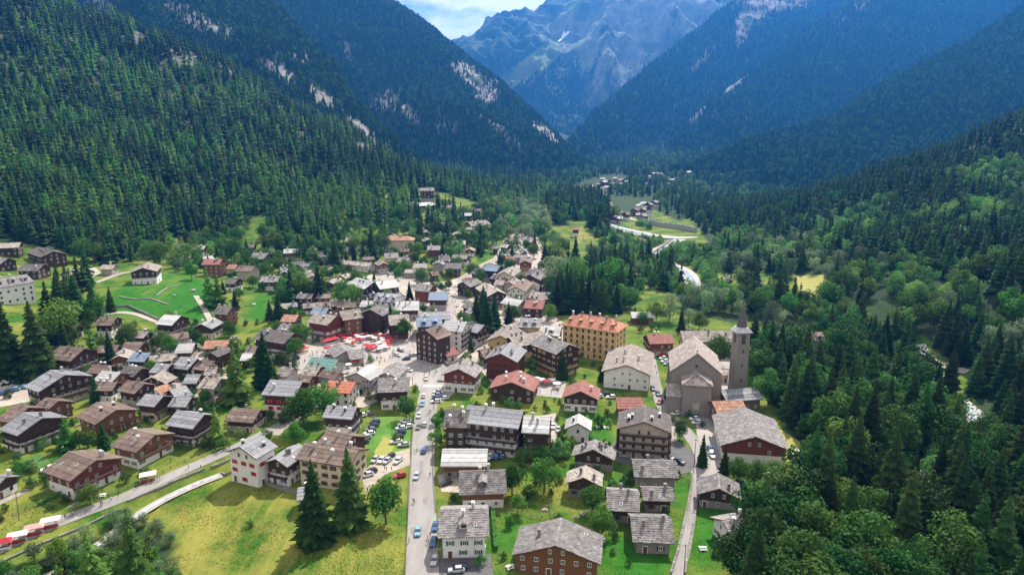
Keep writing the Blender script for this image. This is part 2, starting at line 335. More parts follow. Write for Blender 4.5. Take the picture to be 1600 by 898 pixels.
def land_material(name, grass, grass2, floor, rockc, dryc=(.27,.23,.05), nscale=.02):
    m = bpy.data.materials.new(name); m.use_nodes = True; t = m.node_tree; n = t.nodes; n.clear(); L = t.links.new
    o = n.new('ShaderNodeOutputMaterial'); b = n.new('ShaderNodeBsdfPrincipled'); b.inputs['Roughness'].default_value = .95; b.inputs['Specular IOR Level'].default_value = .1
    g = n.new('ShaderNodeNewGeometry')
    def nf(s, lo, hi, det=6):
        z = n.new('ShaderNodeTexNoise'); z.inputs['Scale'].default_value = s; z.inputs['Detail'].default_value = det; z.inputs['Roughness'].default_value = .62; L(g.outputs['Position'], z.inputs['Vector'])
        r = n.new('ShaderNodeMapRange'); r.inputs['From Min'].default_value = lo; r.inputs['From Max'].default_value = hi; L(z.outputs['Fac'], r.inputs['Value']); return r.outputs[0]
    def mix(f, a, c):
        x = n.new('ShaderNodeMix'); x.data_type = 'RGBA'; L(f, x.inputs[0])
        for i, q in ((6, a), (7, c)):
            if isinstance(q, tuple): x.inputs[i].default_value = (*q, 1)
            else: L(q, x.inputs[i])
        return x.outputs[2]
    def at(k):
        a = n.new('ShaderNodeAttribute'); a.attribute_name = k; return a.outputs['Fac']
    def math_(op, a, c):
        x = n.new('ShaderNodeMath'); x.operation = op; x.use_clamp = True
        for i, q in ((0, a), (1, c)):
            if isinstance(q, (int, float)): x.inputs[i].default_value = q
            else: L(q, x.inputs[i])
        return x.outputs[0]
    c = mix(nf(.35, .35, .65), grass, grass2)
    c = mix(math_('MULTIPLY', nf(1.1, .45, .62, 3), .55), c, tuple(.55 * q for q in grass))
    c = mix(nf(nscale * 3, .40, .62), c, tuple(.55 * a_ + .45 * b_ for a_, b_ in zip(grass2, dryc)))
    c = mix(math_('MULTIPLY', nf(nscale * 9, .56, .66, 8), .75), c, tuple(.5 * q for q in dryc))
    c = mix(math_('MULTIPLY', nf(nscale * 5, .60, .68, 8), .7), c, (.11, .14, .03))
    c = mix(at('lush'), c, mix(nf(.25, .35, .65), (.014,.098,.008), (.034,.140,.012)))
    sm = n.new('ShaderNodeMapping'); sm.inputs['Rotation'].default_value = (0, 0, .9); sm.inputs['Scale'].default_value = (1, .16, 1); L(g.outputs['Position'], sm.inputs[0])
    sz = n.new('ShaderNodeTexNoise'); sz.inputs['Scale'].default_value = nscale * 9; sz.inputs['Detail'].default_value = 7; sz.inputs['Roughness'].default_value = .65; L(sm.outputs[0], sz.inputs['Vector'])
    sr = n.new('ShaderNodeMapRange'); sr.inputs['From Min'].default_value = .40; sr.inputs['From Max'].default_value = .60; L(sz.outputs['Fac'], sr.inputs['Value'])
    dry = math_('MULTIPLY', at('dry'), math_('MULTIPLY', sr.outputs[0], nf(nscale * 2, .30, .48, 5)))
    c = mix(dry, c, dryc)
    c = mix(at('forest'), c, mix(nf(.2, .3, .7), floor, tuple(1.7 * q for q in floor)))
    rk = math_('MULTIPLY', at('rock'), nf(nscale, .40, .52, 9))
    c = mix(rk, c, mix(nf(nscale * 6, .35, .65, 8), rockc, tuple(.5 * q for q in rockc)))
    L(c, b.inputs['Base Color'])
    z = n.new('ShaderNodeTexNoise'); z.inputs['Scale'].default_value = nscale * 20; z.inputs['Detail'].default_value = 6; L(g.outputs['Position'], z.inputs['Vector'])
    bp = n.new('ShaderNodeBump'); bp.inputs['Strength'].default_value = .5; bp.inputs['Distance'].default_value = .02 / nscale; L(z.outputs['Fac'], bp.inputs['Height']); L(bp.outputs[0], b.inputs['Normal'])
    L(b.outputs[0], o.inputs[0]); return m
M_LAND = land_material('valley_land', (.019,.086,.007), (.042,.128,.010), (.020,.036,.013), (.28,.26,.24), (.30,.25,.06), .02)
M_MOUNT = land_material('mountain_land', (.050,.105,.032), (.075,.14,.045), (.018,.036,.018), (.30,.285,.27), (.2,.2,.08), .008)
M_MASSIF = land_material('massif_land', (.085,.15,.055), (.11,.18,.07), (.020,.042,.022), (.24,.275,.235), (.2,.2,.08), .0022)

# ground sheet
def axis(parts):
    r = []
    for a, b, s in parts: r += list(np.arange(a, b, s))
    return np.array(r + [parts[-1][1]])
ys = axis([(-900,60,80),(60,120,10),(120,420,2.6),(420,700,5),(700,1300,12),(1300,2400,40),(2400,9000,300)])
xs = axis([(-4000,-1600,300),(-1600,-600,40),(-600,-260,8),(-260,260,2.6),(260,640,8),(640,1600,40),(1600,4000,300)])
X, Y = np.meshgrid(xs, ys); Zh = H(X, Y)
px, py, dd = project(np.stack([X, Y, Zh], -1))
fo = np.zeros(X.shape)
for z in (Z_LEFT, Z_BELT, Z_R1, Z_FRONT, Z_KNOLL, Z_BOTTOM, Z_FAR): fo = np.maximum(fo, inpoly(px, py, z))
fo = np.where(dd > 1300, 1, fo); fo = np.where((Y < 120) & (np.abs(X) > 60), 1, fo); fo = np.where(clear(px, py), np.where(dd > 850, .88, 0), fo)
fo = np.where((Y > 120) & (px < -40) & (py < 600), 1, fo); fo = np.where(px > 1640, 1, fo)
fo = fo * np.where(inpoly(px, py, Z_WILLOW), .35, 1)
dry = np.zeros(X.shape)
for z, k in (([(215,800),(420,745),(640,750),(640,1000),(150,1000)], 1.0), ([(-100,770),(110,760),(110,800),(-100,850)], 1.0), ([(1238,428),(1295,425),(1300,470),(1240,478)], 1.2),
             ([(1215,680),(1260,690),(1245,760),(1225,730)], 1.5), ([(760,760),(900,740),(900,800),(760,800)], .6), ([(220,400),(290,430),(260,480),(180,440)], .5), ([(600,330),(760,360),(740,420),(620,420)], .7),
             ([(575,700),(640,700),(640,735),(575,735)], .8), ([(900,355),(935,355),(935,375),(900,380)], 1.2), ([(1120,425),(1150,425),(1150,450),(1120,450)], 1.), ([(240,640),(330,650),(330,720),(240,710)], .5)):
    dry = np.maximum(dry, inpoly(px, py, z) * k)
lush = np.zeros(X.shape)
for z in [[(130,505),(180,455),(215,425),(260,420),(330,440),(330,505),(250,498),(180,492)], [(385,495),(395,460),(425,458),(420,500),(385,502)], [(1080,780),(1150,790),(1125,898),(1072,898)], [(935,835),(1058,850),(1045,960),(930,960)], [(775,800),(830,790),(800,900),(770,900)], [(926,640),(960,650),(958,694),(920,690)], [(945,745),(975,730),(985,760),(960,790),(945,770)], [(1030,790),(1056,752),(1080,755),(1066,800)]]: lush = np.maximum(lush, inpoly(px, py, z) * 1.0)
for _ in range(3): lush[1:-1, 1:-1] = (lush[1:-1, 1:-1] * 2 + lush[:-2, 1:-1] + lush[2:, 1:-1] + lush[1:-1, :-2] + lush[1:-1, 2:]) / 6
rock = np.clip((H(X, Y) - 60) / 60, 0, 1) * .25
for cx, cy, rx, ry, a in ((150,15,60,14,1),(300,85,45,22,1),(210,60,40,12,.9),(400,110,80,22,1),(480,165,70,16,.8),(350,95,60,16,.9),(585,228,30,14,1)):
    rock = np.maximum(rock, .62 * a * (((px - cx) / rx) ** 2 + ((py - cy) / ry) ** 2 < 1) * (py < 300) * (dd > 500))
P = np.stack([X, Y, Zh], -1).reshape(-1, 3)
me = grid_mesh('ground', P, len(xs), len(ys), [M_LAND], dict(forest=fo, dry=dry * .48, rock=rock, lush=lush))
struct(obj('ground', me))

# mountains: lofted from foot to crest and down behind, with gullies
SHEETS = []
def resample(pts, n):
    pts = np.array(pts, float); s = np.concatenate([[0], np.cumsum(np.linalg.norm(np.diff(pts[:, :2], axis=0), axis=1))]); t = np.linspace(0, s[-1], n)
    return np.stack([np.interp(t, s, pts[:, i]) for i in range(3)], 1)
def fbm(P, seed, oct_, base, ridged=True):
    out = np.zeros(len(P)); rs = np.random.RandomState(seed); amp = 1.0; f = 1.0 / base; tot = 0
    off = rs.rand(oct_, 3) * 100
    for k in range(oct_):
        q = P * f + off[k]; i = np.floor(q).astype(np.int64); r = q - i; r = r * r * (3 - 2 * r); v = 0
        for dx in (0, 1):
            for dy in (0, 1):
                for dz in (0, 1):
                    hsh = ((i[:, 0] + dx) * 73856093 ^ (i[:, 1] + dy) * 19349663 ^ (i[:, 2] + dz) * 83492791) + seed * 7919
                    hsh = (hsh * 2654435761) & 0xffffff
                    wx = r[:, 0] if dx else 1 - r[:, 0]; wy = r[:, 1] if dy else 1 - r[:, 1]; wz = r[:, 2] if dz else 1 - r[:, 2]
                    v = v + hsh / 0xffffff * wx * wy * wz
        v = v * 2 - 1
        if ridged: v = 1 - 2 * np.abs(v)
        out += amp * v; tot += amp; amp *= .52; f *= 2.05
    return out / tot
def mountain(name, foot, crest, nu, nv, amp, base, seed, material, rocks=(), rock0=0., forest=1., meadow=(), concave=.0, crest_amp=.35):
    f = resample([at_z(*p) for p in foot], nu); c = resample([at_z(*p) for p in crest], nu)
    f[:, 2] -= 30
    rows = []; nb = nv // 3
    back = c + (c - f) * .8; back[:, 2] = f[:, 2] - 60
    for v in np.linspace(0, 1, nv):
        p = f * (1 - v) + c * v; p[:, 2] -= concave * np.sin(np.pi * v) * (c[:, 2] - f[:, 2]); rows.append(p)
    for v in np.linspace(0, 1, nb)[1:]: rows.append(c * (1 - v) + back * v)
    P = np.stack(rows, 0); nvv = P.shape[0]
    nrm = np.cross(c[-1] - c[0], f[nu // 2] - c[nu // 2]); nrm /= np.linalg.norm(nrm)
    if nrm[1] > 0: nrm = -nrm
    V = np.concatenate([np.linspace(0, 1, nv), np.linspace(1, 2, nb)[1:]])[:, None]
    q = P.reshape(-1, 3).copy(); q[:, 2] *= .45                     # gullies run down the slope
    d = fbm(q, seed, 6, base).reshape(nvv, nu)
    wgt = np.where(V < 1, np.clip(V * 4, 0, 1) * (crest_amp + (1 - crest_amp) * np.clip((1 - V) * 5, 0, 1)), crest_amp)
    P = P + nrm[None, None, :] * (d * wgt * amp)[..., None]
    P[..., 2] += (fbm(P.reshape(-1, 3), seed + 5, 4, base * .12).reshape(nvv, nu)) * amp * .10
    px, py, dd = project(P); rk = np.full(P.shape[:2], rock0)
    rk = np.maximum(rk, rock0 + .0)
    for cx, cy, rx, ry, a, k in rocks:
        u = ((px - cx) * math.cos(R(k)) + (py - cy) * math.sin(R(k))) / rx; v_ = (-(px - cx) * math.sin(R(k)) + (py - cy) * math.cos(R(k))) / ry
        rk = np.maximum(rk, a * np.clip(1.6 * (1 - np.sqrt(u * u + v_ * v_)), 0, 1))
    fo = np.full(P.shape[:2], forest)
    for cx, cy, rx, ry, k in meadow:
        u = ((px - cx) * math.cos(R(k)) + (py - cy) * math.sin(R(k))) / rx; v_ = (-(px - cx) * math.sin(R(k)) + (py - cy) * math.cos(R(k))) / ry
        fo = np.where(u * u + v_ * v_ < 1, .0, fo)
    me = grid_mesh(name, P.reshape(-1, 3), nu, nvv, [material], dict(forest=fo, rock=rk, dry=np.zeros(P.shape[:2])))
    struct(obj(name, me)); SHEETS.append((name, P[:nv], rk[:nv], fo[:nv]))
mountain('left_mountain', [(-500,300,1250),(100,150,1350),(300,160,1300),(500,230,1200),(620,290,1180),(700,318,1150)],
         [(-700,-160,1900),(0,-120,1800),(300,-70,1700),(428,6,1650),(488,72,1600),(528,105,1550),(550,155,1500),(592,205,1420),(645,250,1350),(720,300,1250)], 150, 70, 42, 330, 3, M_MOUNT,
         rocks=[(300,30,120,25,.9,25),(430,110,60,18,1.1,30),(500,150,60,20,1,35),(150,8,60,14,1,20),(560,200,50,14,1.2,40),(590,225,30,14,1.3,20),(470,90,20,26,.8,60)], rock0=.12)
mountain('left_far_mountain', [(380,260,1750),(560,280,1700),(700,312,1600),(800,318,1500),(870,312,1550),(960,292,1750)],
         [(100,-120,3000),(450,-90,2700),(615,6,2500),(672,48,2480),(730,98,2450),(780,135,2400),(830,178,2300),(875,222,2150),(915,262,2000),(945,290,1850)], 170, 80, 60, 420, 8, M_MOUNT,
         rocks=[(735,120,55,22,1.3,40),(760,145,30,40,1.0,30),(850,205,45,12,1.4,40),(640,180,50,14,.9,50),(600,160,30,40,.8,50),(790,215,60,16,.8,40),(700,200,60,20,.6,30),(540,80,12,40,.8,-20)], rock0=.15)
mountain('right_near_mountain', [(1020,300,1650),(1070,312,1500),(1160,318,1300),(1300,330,1250),(1500,330,1250),(2100,330,1400)],
         [(1035,280,1750),(1075,266,1780),(1150,232,1800),(1250,206,1850),(1320,178,1900),(1375,140,1900),(1450,104,1950),(1540,54,2000),(1600,14,2050),(2000,-130,2300)], 150, 70, 40, 380, 15, M_MOUNT, rock0=.0)
mountain('right_middle_mountain', [(965,292,2100),(1040,290,2000),(1100,286,1950),(1250,270,2100),(1600,260,2400),(2100,260,2700)],
         [(985,280,2350),(1030,246,2500),(1080,186,2700),(1130,144,2800),(1180,114,2900),(1235,64,2950),(1330,4,3000),(1500,-70,3200),(2100,-120,3400)], 150, 80, 60, 480, 21, M_MOUNT,
         rocks=[(1150,130,50,8,1.1,-45),(1090,180,30,7,1.0,-55),(1330,20,60,14,.7,-30)], rock0=.02)
mountain('right_far_mountain', [(905,290,2250),(985,290,2450),(1060,270,2600),(1200,250,2900),(1500,200,3400)],
         [(880,236,2500),(900,210,2700),(922,184,2900),(965,150,3100),(1015,106,3300),(1050,78,3400),(1095,42,3500),(1145,2,3600),(1250,-60,3800),(1700,-110,4300)], 160, 90, 90, 600, 29, M_MOUNT,
         rocks=[(1160,40,16,40,1.4,10),(1210,5,80,18,1.5,-5),(1180,20,30,26,1.0,0),(1090,100,50,10,.5,-50)], rock0=.05)
mountain('far_massif', [(560,260,3900),(780,240,3900),(900,260,3700),(1000,220,4000),(1300,160,4600),(1700,100,5000)],
         [(400,180,5200),(640,110,5300),(700,92,5400),(728,77,5500),(745,64,5500),(768,70,5450),(790,53,5500),(815,44,5500),(835,31,5500),(852,14,5500),(885,-3,5450),(950,-32,5400),(1020,-45,5500),(1120,-40,5700),(1350,-50,6000),(1800,-60,6300)], 330, 180, 430, 900, 43, M_MASSIF,
         rocks=[(1050,20,160,50,1.6,0),(940,110,14,70,1.4,15),(900,60,80,60,.8,0),(985,100,60,70,1.2,20),(860,40,60,40,.8,-30),(1000,60,60,60,1.2,0),(930,160,30,40,1.0,10)], rock0=.18,
         meadow=[(835,100,70,16,-38),(800,125,45,12,-30),(885,30,40,14,-60),(920,70,16,50,10)], crest_amp=.16)
# snow patch lying high on the massif
name, P, rk, fo_ = SHEETS[-1]; px, py, dd = project(P)
sel = (((px - 880) * .8 + (py - 62) * -.6) / 11) ** 2 + (((px - 880) * .6 + (py - 62) * .8) / 2.4) ** 2 < 1
mb = MB(); MATS['snow'] = mat('snow', (.85,.87,.9))
for j in range(P.shape[0] - 1):
    for i in range(P.shape[1] - 1):
        if sel[j, i]: mb.poly([P[a, b] + np.array([0, -14, 9]) for a, b in ((j, i), (j, i + 1), (j + 1, i + 1), (j + 1, i))], 'snow')
if mb.v: struct(mb.build('snow'))

# ---------------------------------------------------------------- sheets laid on the ground
def ribbon(name, pxs, width, m, lift, smooth=True, world=None, cols=4, step=3.0):
    pts = world if world is not None else [ground(*p)[:2] for p in pxs]
    pts = np.array(pts, float)
    if smooth:
        for _ in range(2):
            q = [pts[0]]
            for a, b in zip(pts[:-1], pts[1:]): q += [a * .75 + b * .25, a * .25 + b * .75]
            pts = np.array(q + [pts[-1]])
    s = np.concatenate([[0], np.cumsum(np.hypot(*np.diff(pts, axis=0).T))]); n = max(2, int(s[-1] / step)); t = np.linspace(0, s[-1], n)
    c = np.stack([np.interp(t, s, pts[:, 0]), np.interp(t, s, pts[:, 1])], 1); d = np.gradient(c, axis=0); d /= np.linalg.norm(d, axis=1)[:, None]
    nn = np.stack([-d[:, 1], d[:, 0]], 1); wd = np.interp(t / s[-1], np.linspace(0, 1, len(width)), width) if hasattr(width, '__len__') else np.full(n, width)
    offs = np.linspace(-.5, .5, cols + 1)
    V = (c[:, None] + nn[:, None] * (offs[None, :, None] * wd[:, None, None])).reshape(-1, 2); z = H(V[:, 0], V[:, 1]) + lift
    me = grid_mesh(name, np.column_stack([V, z]), cols + 1, n, [MATS[m]], smooth=False)
    return struct(obj(name, me)), c, nn, wd
def patch(name, poly, m, lift, world=False, cell=5.0):
    import bmesh
    pts = [tuple(p) for p in poly] if world else [tuple(ground(*p)[:2]) for p in poly]
    bm = bmesh.new(); bm.faces.new([bm.verts.new((x, y, 0)) for x, y in pts])
    xs_ = [p[0] for p in pts]; ys_ = [p[1] for p in pts]
    for lo, hi, ax in ((min(xs_), max(xs_), 0), (min(ys_), max(ys_), 1)):
        v = lo + cell
        while v < hi:
            bmesh.ops.bisect_plane(bm, geom=bm.verts[:] + bm.edges[:] + bm.faces[:], plane_co=(v, v, 0), plane_no=((1, 0, 0), (0, 1, 0))[ax]); v += cell
    co = np.array([v.co[:2] for v in bm.verts]); z = H(co[:, 0], co[:, 1]) + lift
    for v, zz in zip(bm.verts, z): v.co.z = zz
    bmesh.ops.recalc_face_normals(bm, faces=bm.faces[:])
    me = bpy.data.meshes.new(name); bm.to_mesh(me); bm.free(); me.materials.append(MATS[m])
    return struct(obj(name, me))
mat('asphalt_old', (.17,.165,.16), c2=(.21,.20,.195), scale=.8, world=True)
# village floor, squares, lanes
patch('village_gravel', [(398,528),(420,512),(470,520),(500,480),(545,470),(575,430),(640,418),(660,440),(700,440),(735,425),(770,405),(800,362),(835,360),(850,390),(865,440),(855,485),(900,540),(890,575),(830,560),(800,600),(770,600),(735,560),(700,620),(650,600),(560,640),(470,620),(455,590),(400,545)], 'gravel', .05, cell=7)
patch('square_paving', [(452,578),(470,556),(505,545),(520,525),(560,518),(640,520),(676,536),(690,560),(740,590),(700,622),(672,640),(650,600),(600,560),(560,570),(530,590),(500,575),(470,592)], 'paving', .10, cell=6)
patch('village_gravel', [(170,600),(150,575),(205,560),(225,540),(300,530),(325,545),(345,560),(360,600),(330,620),(260,630),(215,640)], 'gravel', .05, cell=7)
patch('parking_gravel', [(-80,590),(30,583),(60,590),(78,606),(50,626),(-80,650)], 'gravel', .06)
patch('parking_gravel', [(96,438),(108,425),(150,418),(158,427),(130,440),(108,448)], 'gravel', .08)
patch('parking_gravel', [(572,733),(590,714),(640,700),(641,726),(600,742),(572,770),(566,750)], 'gravel', .06)
patch('worn_ground', [(585,705),(600,682),(618,690),(610,712),(588,720)], 'dry_grass', .05)
patch('parking_lawn', [(566,702),(586,650),(640,652),(642,700),(604,712)], 'lawn', .03)
patch('hotel_yard', [(955,700),(960,688),(1062,690),(1092,712),(1085,735),(1060,742),(965,722)], 'asphalt_dark', .06)
patch('hotel_yard', [(842,650),(868,645),(872,690),(845,700)], 'gravel', .06)
patch('church_yard', [(1085,650),(1040,636),(1040,600),(1062,545),(1140,560),(1150,640),(1118,650),(1130,740),(1095,745),(1092,700)], 'paving', .05)
patch('church_lawn', [(1044,592),(1052,592),(1060,650),(1046,648)], 'lawn', .10)
patch('house_yard', [(684,870),(768,866),(775,930),(690,960)], 'asphalt_dark', .06)
patch('house_yard', [(683,742),(720,735),(735,770),(690,768)], 'gravel', .06)
patch('terrace', [(815,600),(840,590),(885,596),(880,622),(825,616)], 'paving', .06)
patch('playground_yard', [(845,480),(905,520),(905,545),(860,540)], 'gravel', .06)
patch('barn_yard', [(1215,668),(1250,690),(1262,760),(1240,765),(1225,730)], 'dry_grass', .06)
patch('vegetable_bed', [(34,718),(66,708),(78,722),(50,738)], 'shrub', .08)
patch('sown_field', [(1242,432),(1288,430),(1285,445),(1265,470),(1255,468)], 'dry_grass', .4)
main_road, RC, RN, RW = ribbon('main_road', [(661,1100),(660,980),(660,898),(659,800),(659,740),(661,700),(665,640),(674,600),(690,575),(702,556)], [8.6, 8.4, 8.2, 8.2, 8.4, 9.5], 'asphalt', .14, cols=6)
low_road, LC, LN, LW = ribbon('lower_road', [(-160,935),(0,856),(60,828),(130,800),(200,775),(270,742),(340,712),(385,692),(430,668),(480,642),(520,620)], 5.2, 'asphalt', .12)
ribbon('village_street', [(702,556),(698,525),(700,500),(710,470),(724,455),(731,440)], 5.5, 'paving', .16)
ribbon('village_street', [(702,478),(712,450),(720,436),(742,420),(765,408),(800,392),(826,380),(832,366)], 4.2, 'path_stone', .18)
ribbon('church_lane', [(1016,556),(1022,590),(1028,616),(1036,640),(1062,662),(1085,690),(1102,722),(1090,742)], 4.8, 'asphalt', .15)
ribbon('church_path', [(1047,590),(1050,640),(1052,690)], 2.6, 'path_stone', .2)
ribbon('stone_lane', [(1090,735),(1086,765),(1078,810),(1068,868),(1056,900),(1040,960)], 3.2, 'asphalt', .17)
ribbon('farm_lane', [(430,680),(452,660),(470,645),(500,640)], 3.0, 'path_stone', .16)
ribbon('farm_lane', [(96,702),(140,660),(190,645),(215,660)], 2.4, 'gravel', .1)
ribbon('garden_path', [(-20,795),(15,778),(45,765)], 2.2, 'path_stone', .1)
ribbon('farm_lane', [(330,503),(318,480),(306,462)], 3.2, 'gravel', .15)
ribbon('farm_lane', [(150,492),(200,486),(245,502),(262,510)], 3.5, 'gravel', .15)
ribbon('farm_lane', [(110,455),(150,442),(185,428),(205,425)], 4.5, 'path_stone', .2)
ribbon('wood_path', [(1405,541),(1445,560),(1478,572),(1512,582)], 5, 'path_stone', .35)
ribbon('wood_path', [(575,312),(595,322),(610,330)], 9, 'gravel', 1.0)
ribbon('valley_road', [(935,296),(948,312),(955,326),(975,340),(1010,348),(1050,352),(1085,360)], 9, 'gravel', .5)
ribbon('river_bank', [(948,350),(985,362),(1020,369),(1062,372),(1090,371)], [7,13,24,17,6], 'river_stones', .5, cols=8)
ribbon('river', [(945,350),(985,363),(1030,372),(1062,374)], [3,5,8,5], 'water', .8, cols=4)
ribbon('river_bank', [(1064,374),(1030,390),(1012,404),(1035,410),(1062,418),(1078,430),(1083,445),(1088,458),(1110,470)], [12,11,13,9,9,11,12,10,9], 'river_stones', .5, cols=6)
ribbon('river', [(1064,378),(1032,391),(1014,405),(1050,416),(1076,430),(1082,444),(1092,460)], [3,4,5,5,6,5,4], 'water', .8, cols=4)
ribbon('river_bank', [(1425,540),(1450,575),(1475,606),(1490,625),(1530,660)], [12,9,8,9,9], 'river_stones', .25, cols=6)
ribbon('river', [(1430,545),(1452,577),(1477,607),(1492,626),(1530,660)], [5,5,6,5,5], 'water', .45, cols=4)
ribbon('stream_bank', None, 3.6, 'gravel', .75, world=STREAM, cols=4, step=3)
ribbon('stream', None, 1.5, 'water', .85, world=STREAM, cols=2, step=3)
# painted marks: crossing and edge lines
mb = MB()
def road_mark(mb, cx, cy, ux, uy, ln, wd, lift=.19):
    nx, ny = -uy, ux; p = []
    for a, b in ((-1,-1),(1,-1),(1,1),(-1,1)):
        x = cx + ux * a * ln / 2 + nx * b * wd / 2; y = cy + uy * a * ln / 2 + ny * b * wd / 2; p.append((x, y, H(x, y)[0] + lift))
    mb.poly(p, 'paint_line')
for k in range(9):
    g = ground(662 + k * 3.4, 603); road_mark(mb, g[0], g[1], 0, 1, 3.2, .5)
struct(mb.build('crossing_marks'))

RP = random.Random(5)
for k in range(11):                                  # patched asphalt
    i = RP.randrange(6, len(RC) - 8); sd = RP.uniform(-2.6, 2.6); ln = RP.randrange(2, 5)
    ribbon('road_repair', None, RP.uniform(.8, 1.8), 'asphalt_old', .16, smooth=False, world=[tuple(RC[j] + RN[j] * sd) for j in range(i, i + ln)], cols=1, step=2)
# ---------------------------------------------------------------- trees (unit height, scaled when placed)
def spruce_crown(seed, whorls, branches, rad, material, fine=True, base=.06, sparse=0.):
    r = random.Random(seed); mb = MB()
    for i in range(whorls):
        t = (i + .5 * r.random()) / whorls; z = base + (1 - base) * t * .97
        L = rad * (1 - t) ** .85 * (.9 + .25 * math.sin(i * 1.9 + seed)) + .012
        n = max(4, int(branches * (.55 + .45 * (1 - t))))
        a0 = r.random() * 6.28
        for k in range(n):
            if r.random() < sparse: continue
            a = a0 + 6.28318 * k / n + r.uniform(-.25, .25); l = L * r.uniform(.72, 1.22); zz = z + r.uniform(-.012, .012)
            ca, sa = math.cos(a), math.sin(a); wd = l * (.27 if fine else .34) + .006
            def pt(d, s, dz): return (ca * d - sa * s, sa * d + ca * s, zz + dz)
            dr = (.26 + .14 * r.random()) * l
            if fine:
                b0 = pt(l * .05, 0, .03); m0 = pt(l * .55, 0, .010 - dr * .2); t0 = pt(l, 0, -dr * .75)
                l0 = pt(l * .50, wd, -dr * .75); r0 = pt(l * .50, -wd, -dr * .75)
                mb.poly((b0, m0, l0), material); mb.poly((b0, r0, m0), material); mb.poly((m0, t0, l0), material); mb.poly((m0, r0, t0), material)
                for s in (-1, 1):
                    a1 = pt(l * .35, 0, .0); a2 = pt(l * .80, s * wd * .95, -dr * .9); a3 = pt(l * .66, s * wd * .25, -dr * .35); a4 = pt(l * .5, s * wd * .8, -dr * .9)
                    mb.poly((a1, a3, a2, a4), material)
            else:
                b0 = pt(0, 0, .045); t0 = pt(l, 0, -dr * .7); l0 = pt(l * .5, wd * 1.35, -dr * .6); r0 = pt(l * .5, -wd * 1.35, -dr * .6)
                mb.poly((b0, t0, l0), material); mb.poly((b0, r0, t0), material)
    mb.poly([(0.008, 0, .93), (-.004, .007, .93), (0, 0, 1.0)], material); mb.poly([(-0.008, 0, .93), (.004, -.007, .93), (0, 0, 1.0)], material)
    return mb.mesh(material + '_crown')
def far_spruce(seed, rad, material, levels=4, k=6):
    r = random.Random(seed); mb = MB()
    for i in range(levels):
        z0 = .04 + .9 * i / levels; z1 = min(1, z0 + .48 - .04 * i); R0 = rad * (1 - i / levels) ** .8 + .02
        a0 = r.random() * 6.28
        for j in range(k):
            a, b, c = a0 + 6.283 * j / k, a0 + 6.283 * (j + .5) / k, a0 + 6.283 * (j + 1) / k; q = R0 * r.uniform(.8, 1.2)
            p = (math.cos(a) * R0 * .62, math.sin(a) * R0 * .62, z0 + .05); m_ = (math.cos(b) * q, math.sin(b) * q, z0 - .02); s = (math.cos(c) * R0 * .62, math.sin(c) * R0 * .62, z0 + .05)
            mb.poly((p, m_, (0, 0, z1)), material); mb.poly((m_, s, (0, 0, z1)), material)
    return mb.mesh('far_crown')
def leaf_crown(seed, blobs, per, size, material, rx=.36, z0=.30, top=1.0, low=.0):
    r = random.Random(seed); mb = MB(); cs = []
    for i in range(blobs):
        while True:
            x, y, z = r.uniform(-1, 1), r.uniform(-1, 1), r.uniform(-1, 1)
            if x * x + y * y + z * z < 1: break
        br = r.uniform(.11, .19); h = (top - z0) / 2 - br * .6
        cs.append((x * (rx - br * .55), y * (rx - br * .55), z0 + (top - z0) / 2 + z * h, br))
    cs.append((0, 0, top - .13, .13)); cs.append((0, 0, z0 + (top - z0) * .45, rx * .62))
    for cx, cy, cz_, br in cs:
        nn = int(per * (br / .15) ** 1.6)
        for _ in range(nn):
            u = r.uniform(-.85, 1); a = r.random() * 6.283; s = math.sqrt(1 - u * u); d = Vector((math.cos(a) * s, math.sin(a) * s, u))
            p = Vector((cx, cy, cz_)) + d * br * r.uniform(.82, 1.12)
            nrm = (d + Vector((r.uniform(-.8, .8), r.uniform(-.8, .8), r.uniform(-.5, .9)))).normalized()
            t1 = nrm.orthogonal().normalized(); t2 = nrm.cross(t1); q = r.random() * 6.28; e1 = t1 * math.cos(q) + t2 * math.sin(q); e2 = nrm.cross(e1)
            sz = size * r.uniform(.7, 1.3)
            mb.poly([p + e1 * sz, p + e2 * sz * .62 + nrm * sz * .15, p - e1 * sz * .9, p - e2 * sz * .62], material)
    return mb.mesh(material + '_crown')
def trunk_mesh(h, r0, limbs=0, seed=0, spread=.2):
    r = random.Random(seed); mb = MB(); mb.tube((0, 0, -.05), (0, 0, h * .55), r0, r0 * .7, 'bark', 7); mb.tube((0, 0, h * .55), (0.0, 0, h), r0 * .7, r0 * .22, 'bark', 6)
    for i in range(limbs):
        a = 6.28 * i / limbs + r.random(); z = h * r.uniform(.42, .8); mb.tube((0, 0, z), (math.cos(a) * spread, math.sin(a) * spread, z + spread * .9), r0 * .42, r0 * .12, 'bark', 5)
    return mb.mesh('trunk')
